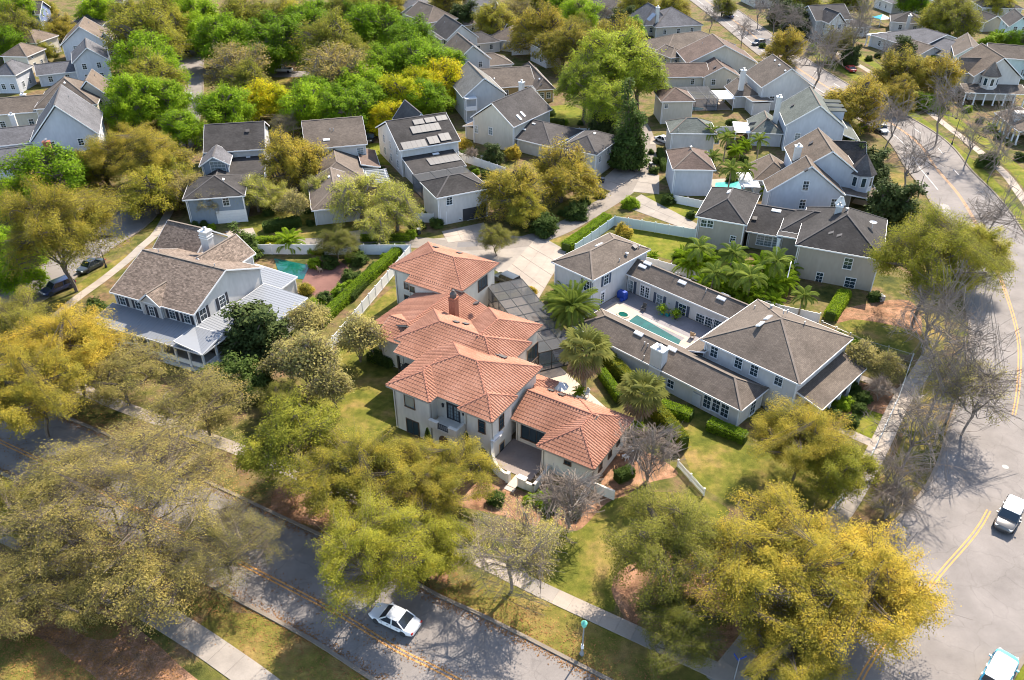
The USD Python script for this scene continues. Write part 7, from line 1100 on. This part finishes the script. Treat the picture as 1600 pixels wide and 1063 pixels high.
for x, y, r, lb in ((1068, 400, 16, 'leafy palm clump at the lawn corner of the thicket'), (1105, 405, 18, 'leafy palm clump close to the tan garage'), (1150, 415, 18, 'leafy palm clump below the tan garage window'), (1140, 460, 18, 'leafy palm clump hugging the roof edge'), (1180, 465, 18, 'leafy palm clump at the roof valley'), (1210, 470, 16, 'leafy palm clump behind the main roof ridge'), (1235, 420, 16, 'leafy palm clump against the bay window')): palm('areca', x, y, r, lb)

T = tree
for kd, x, y, r, lb in (('olive_far', 560, 2, 34, 'olive canopy at the very top left of the pale grey roofs'), ('olive_far', 610, 5, 26, 'olive canopy behind the pale grey roof'), ('gold_far', 700, -4, 30, 'golden canopy at the very top near the white clapboard house'), ('olive_far', 830, -8, 36, 'olive canopy beyond the golden oaks'), ('green_far', 870, 5, 28, 'green canopy beyond the golden oaks'), ('olive_far', 900, 45, 30, 'olive canopy between the golden oaks and the elm'), ('gold_far', 930, 75, 34, 'golden canopy above the elm crown'), ('olive_far', 1000, 0, 28, 'olive canopy at the top beside the grey bungalow'), ('green_far2', 985, 40, 20, 'green canopy left of the grey bungalow'), ('bare_far', 1190, 5, 24, 'bare tree in the top strip beyond the avenue'), ('olive_far', 1255, -6, 30, 'olive canopy at the top beyond the avenue'), ('bare_far', 1240, 25, 26, 'bare tree in front of the white cottage roof'), ('magnolia', 1225, 8, 18, 'dark evergreen at the top strip'), ('olive_far', 1330, -8, 30, 'olive canopy beyond the white cottage'), ('green_far2', 1430, -6, 24, 'green canopy at the top edge right of the blue canopy'), ('olive_far', 1490, 22, 34, 'olive canopy beside the tan garage'), ('magnolia', 1470, 30, 16, 'dark evergreen beside the bright lawn'), ('olive_far', 1560, -4, 26, 'olive canopy at the top right'), ('shrub_bright', 1550, 62, 14, 'leafy bush by the tan garage corner'), ('green_far', 1590, 60, 16, 'small green tree at the top right edge'), ('sparse_far', 1310, 60, 26, 'thin grey tree in front of the charcoal bungalow'), ('magnolia', 1330, 80, 14, 'dark bush tree at the charcoal bungalow corner'), ('gold_far', 1400, 140, 28, 'rusty gold tree over the avenue verge'), ('green_far', 150, 10, 26, 'green canopy behind the arched-window house'), ('olive_far', 200, 20, 30, 'olive canopy right of the arched-window house'), ('green_far2', 20, 10, 26, 'green canopy at the very top left corner'), ('olive_far', 70, 12, 16, 'olive tree between the navy and arched-window houses'), ('gold_far', 60, 60, 14, 'small golden tree behind the tan garages'), ('olive_far', 1130, 5, 18, 'olive street tree by the far avenue'), ('sparse_far', 1060, 12, 16, 'thin tree behind the grey bungalow peak'), ('green_far', 640, 78, 36, 'green crown filling the right of the belt'), ('green_far2', 560, 130, 40, 'green crown between olive oak and row houses'), ('lime_far', 660, 125, 36, 'lime yellow crown right of centre in the belt'), ('green_far', 495, 145, 36, 'green crown behind the pickup park'), ('green_far', 300, 45, 32, 'green crown beside the top of the side street'), ('green_far2', 250, 105, 36, 'green crown beside the side street bend'), ('olive_far', 420, 25, 32, 'olive crown at the top of the belt'), ('green_far2', 505, 20, 30, 'green crown at the top of the belt'), ('olive_far', 250, 15, 34, 'olive crown at the top edge of the belt'), ('gold_far', 160, 250, 40, 'golden crown in front of the red chimney house'), ('olive_far', 265, 275, 34, 'olive crown at the street corner kerb'), ('fresh_far', 430, 302, 26, 'light green crown behind the dark hedge'), ('fresh_far', 500, 290, 26, 'olive crown beside the long low wing')):
    T(kd, x, y, r, lb)
far('long_grey_house', 'long grey-roofed house at the very top right of the avenue', (1395, 6), (1450, 4), 3.4, 'siding_white', 'shingle_grey', 'u', (1, 1), 12, 2.6)
far('top_brown_house', 'brown-roofed house at the top behind the avenue trees', (1180, -6), (1230, -8), 4.0, 'siding_cream', 'shingle_brown', 'u', (1, 1), 12, 2.6)
far('top_pale_house', 'pale house with charcoal roof just left of the grey bungalow', (935, 14), (985, 10), 3.4, 'siding_white', 'shingle_charcoal', 'u', (1, 1), 12, 2.6)
far('edge_brown_house', 'brown-roofed house behind the small white tower house', (1480, 8), (1528, 6), 3.6, 'siding_cream', 'shingle_brown', 'u', (1, 1), 12, 2.6)

bin_(1016, 262, 'dark wheelie bin beside the clipped alley hedge'); bin_(655, 366, 'dark wheelie bin by the alley hedge end'); bin_(590, 352, 'dark wheelie bin at the long wing garage'); bin_(1050, 232, 'dark wheelie bin in front of the grey-green garage')
vehicle('sedan', (1046, 222), (1030, 216), 'silver car on the short drive by the alley bend', 'car', 'parked_car', body='car_silver')
chair(905, 628, 'white garden chair on the pale patio', 'fabric_white', 1.2); chair(915, 620, 'white garden chair facing the first on the pale patio', 'fabric_white', 3.6); chair(1005, 486, 'dark chair beside the french doors of the pool court', 'plastic_dark', -2.2); chair(500, 425, 'wooden chair on the red terrace', 'wood_tan', .8); chair(512, 418, 'wooden chair further back on the red terrace', 'wood_tan', 3.9)

T('sparse_mid', 140, 925, 72, 'thin oak crown over the brown bed beside the path', hs=.75); T('sparse_mid', 15, 940, 66, 'thin oak crown at the left edge above the brown bed', hs=.75)
for x, y, r, kd, lb in ((505, 462, 14, 'shrub', 'dark shrub on the near rim of the red terrace'), (530, 452, 13, 'shrub_bright', 'bright shrub on the right rim of the red terrace'), (478, 448, 12, 'yellow_shrub', 'sparse shrub on the left rim of the red terrace'), (545, 428, 12, 'shrub', 'dark shrub behind the red terrace'), (515, 405, 13, 'shrub', 'dark shrub on the far rim of the red terrace'), (490, 408, 11, 'shrub_bright', 'bright shrub between pool and red terrace'), (560, 400, 14, 'shrub', 'dark shrub beside the white back fence')): T(kd, x, y, r, lb)
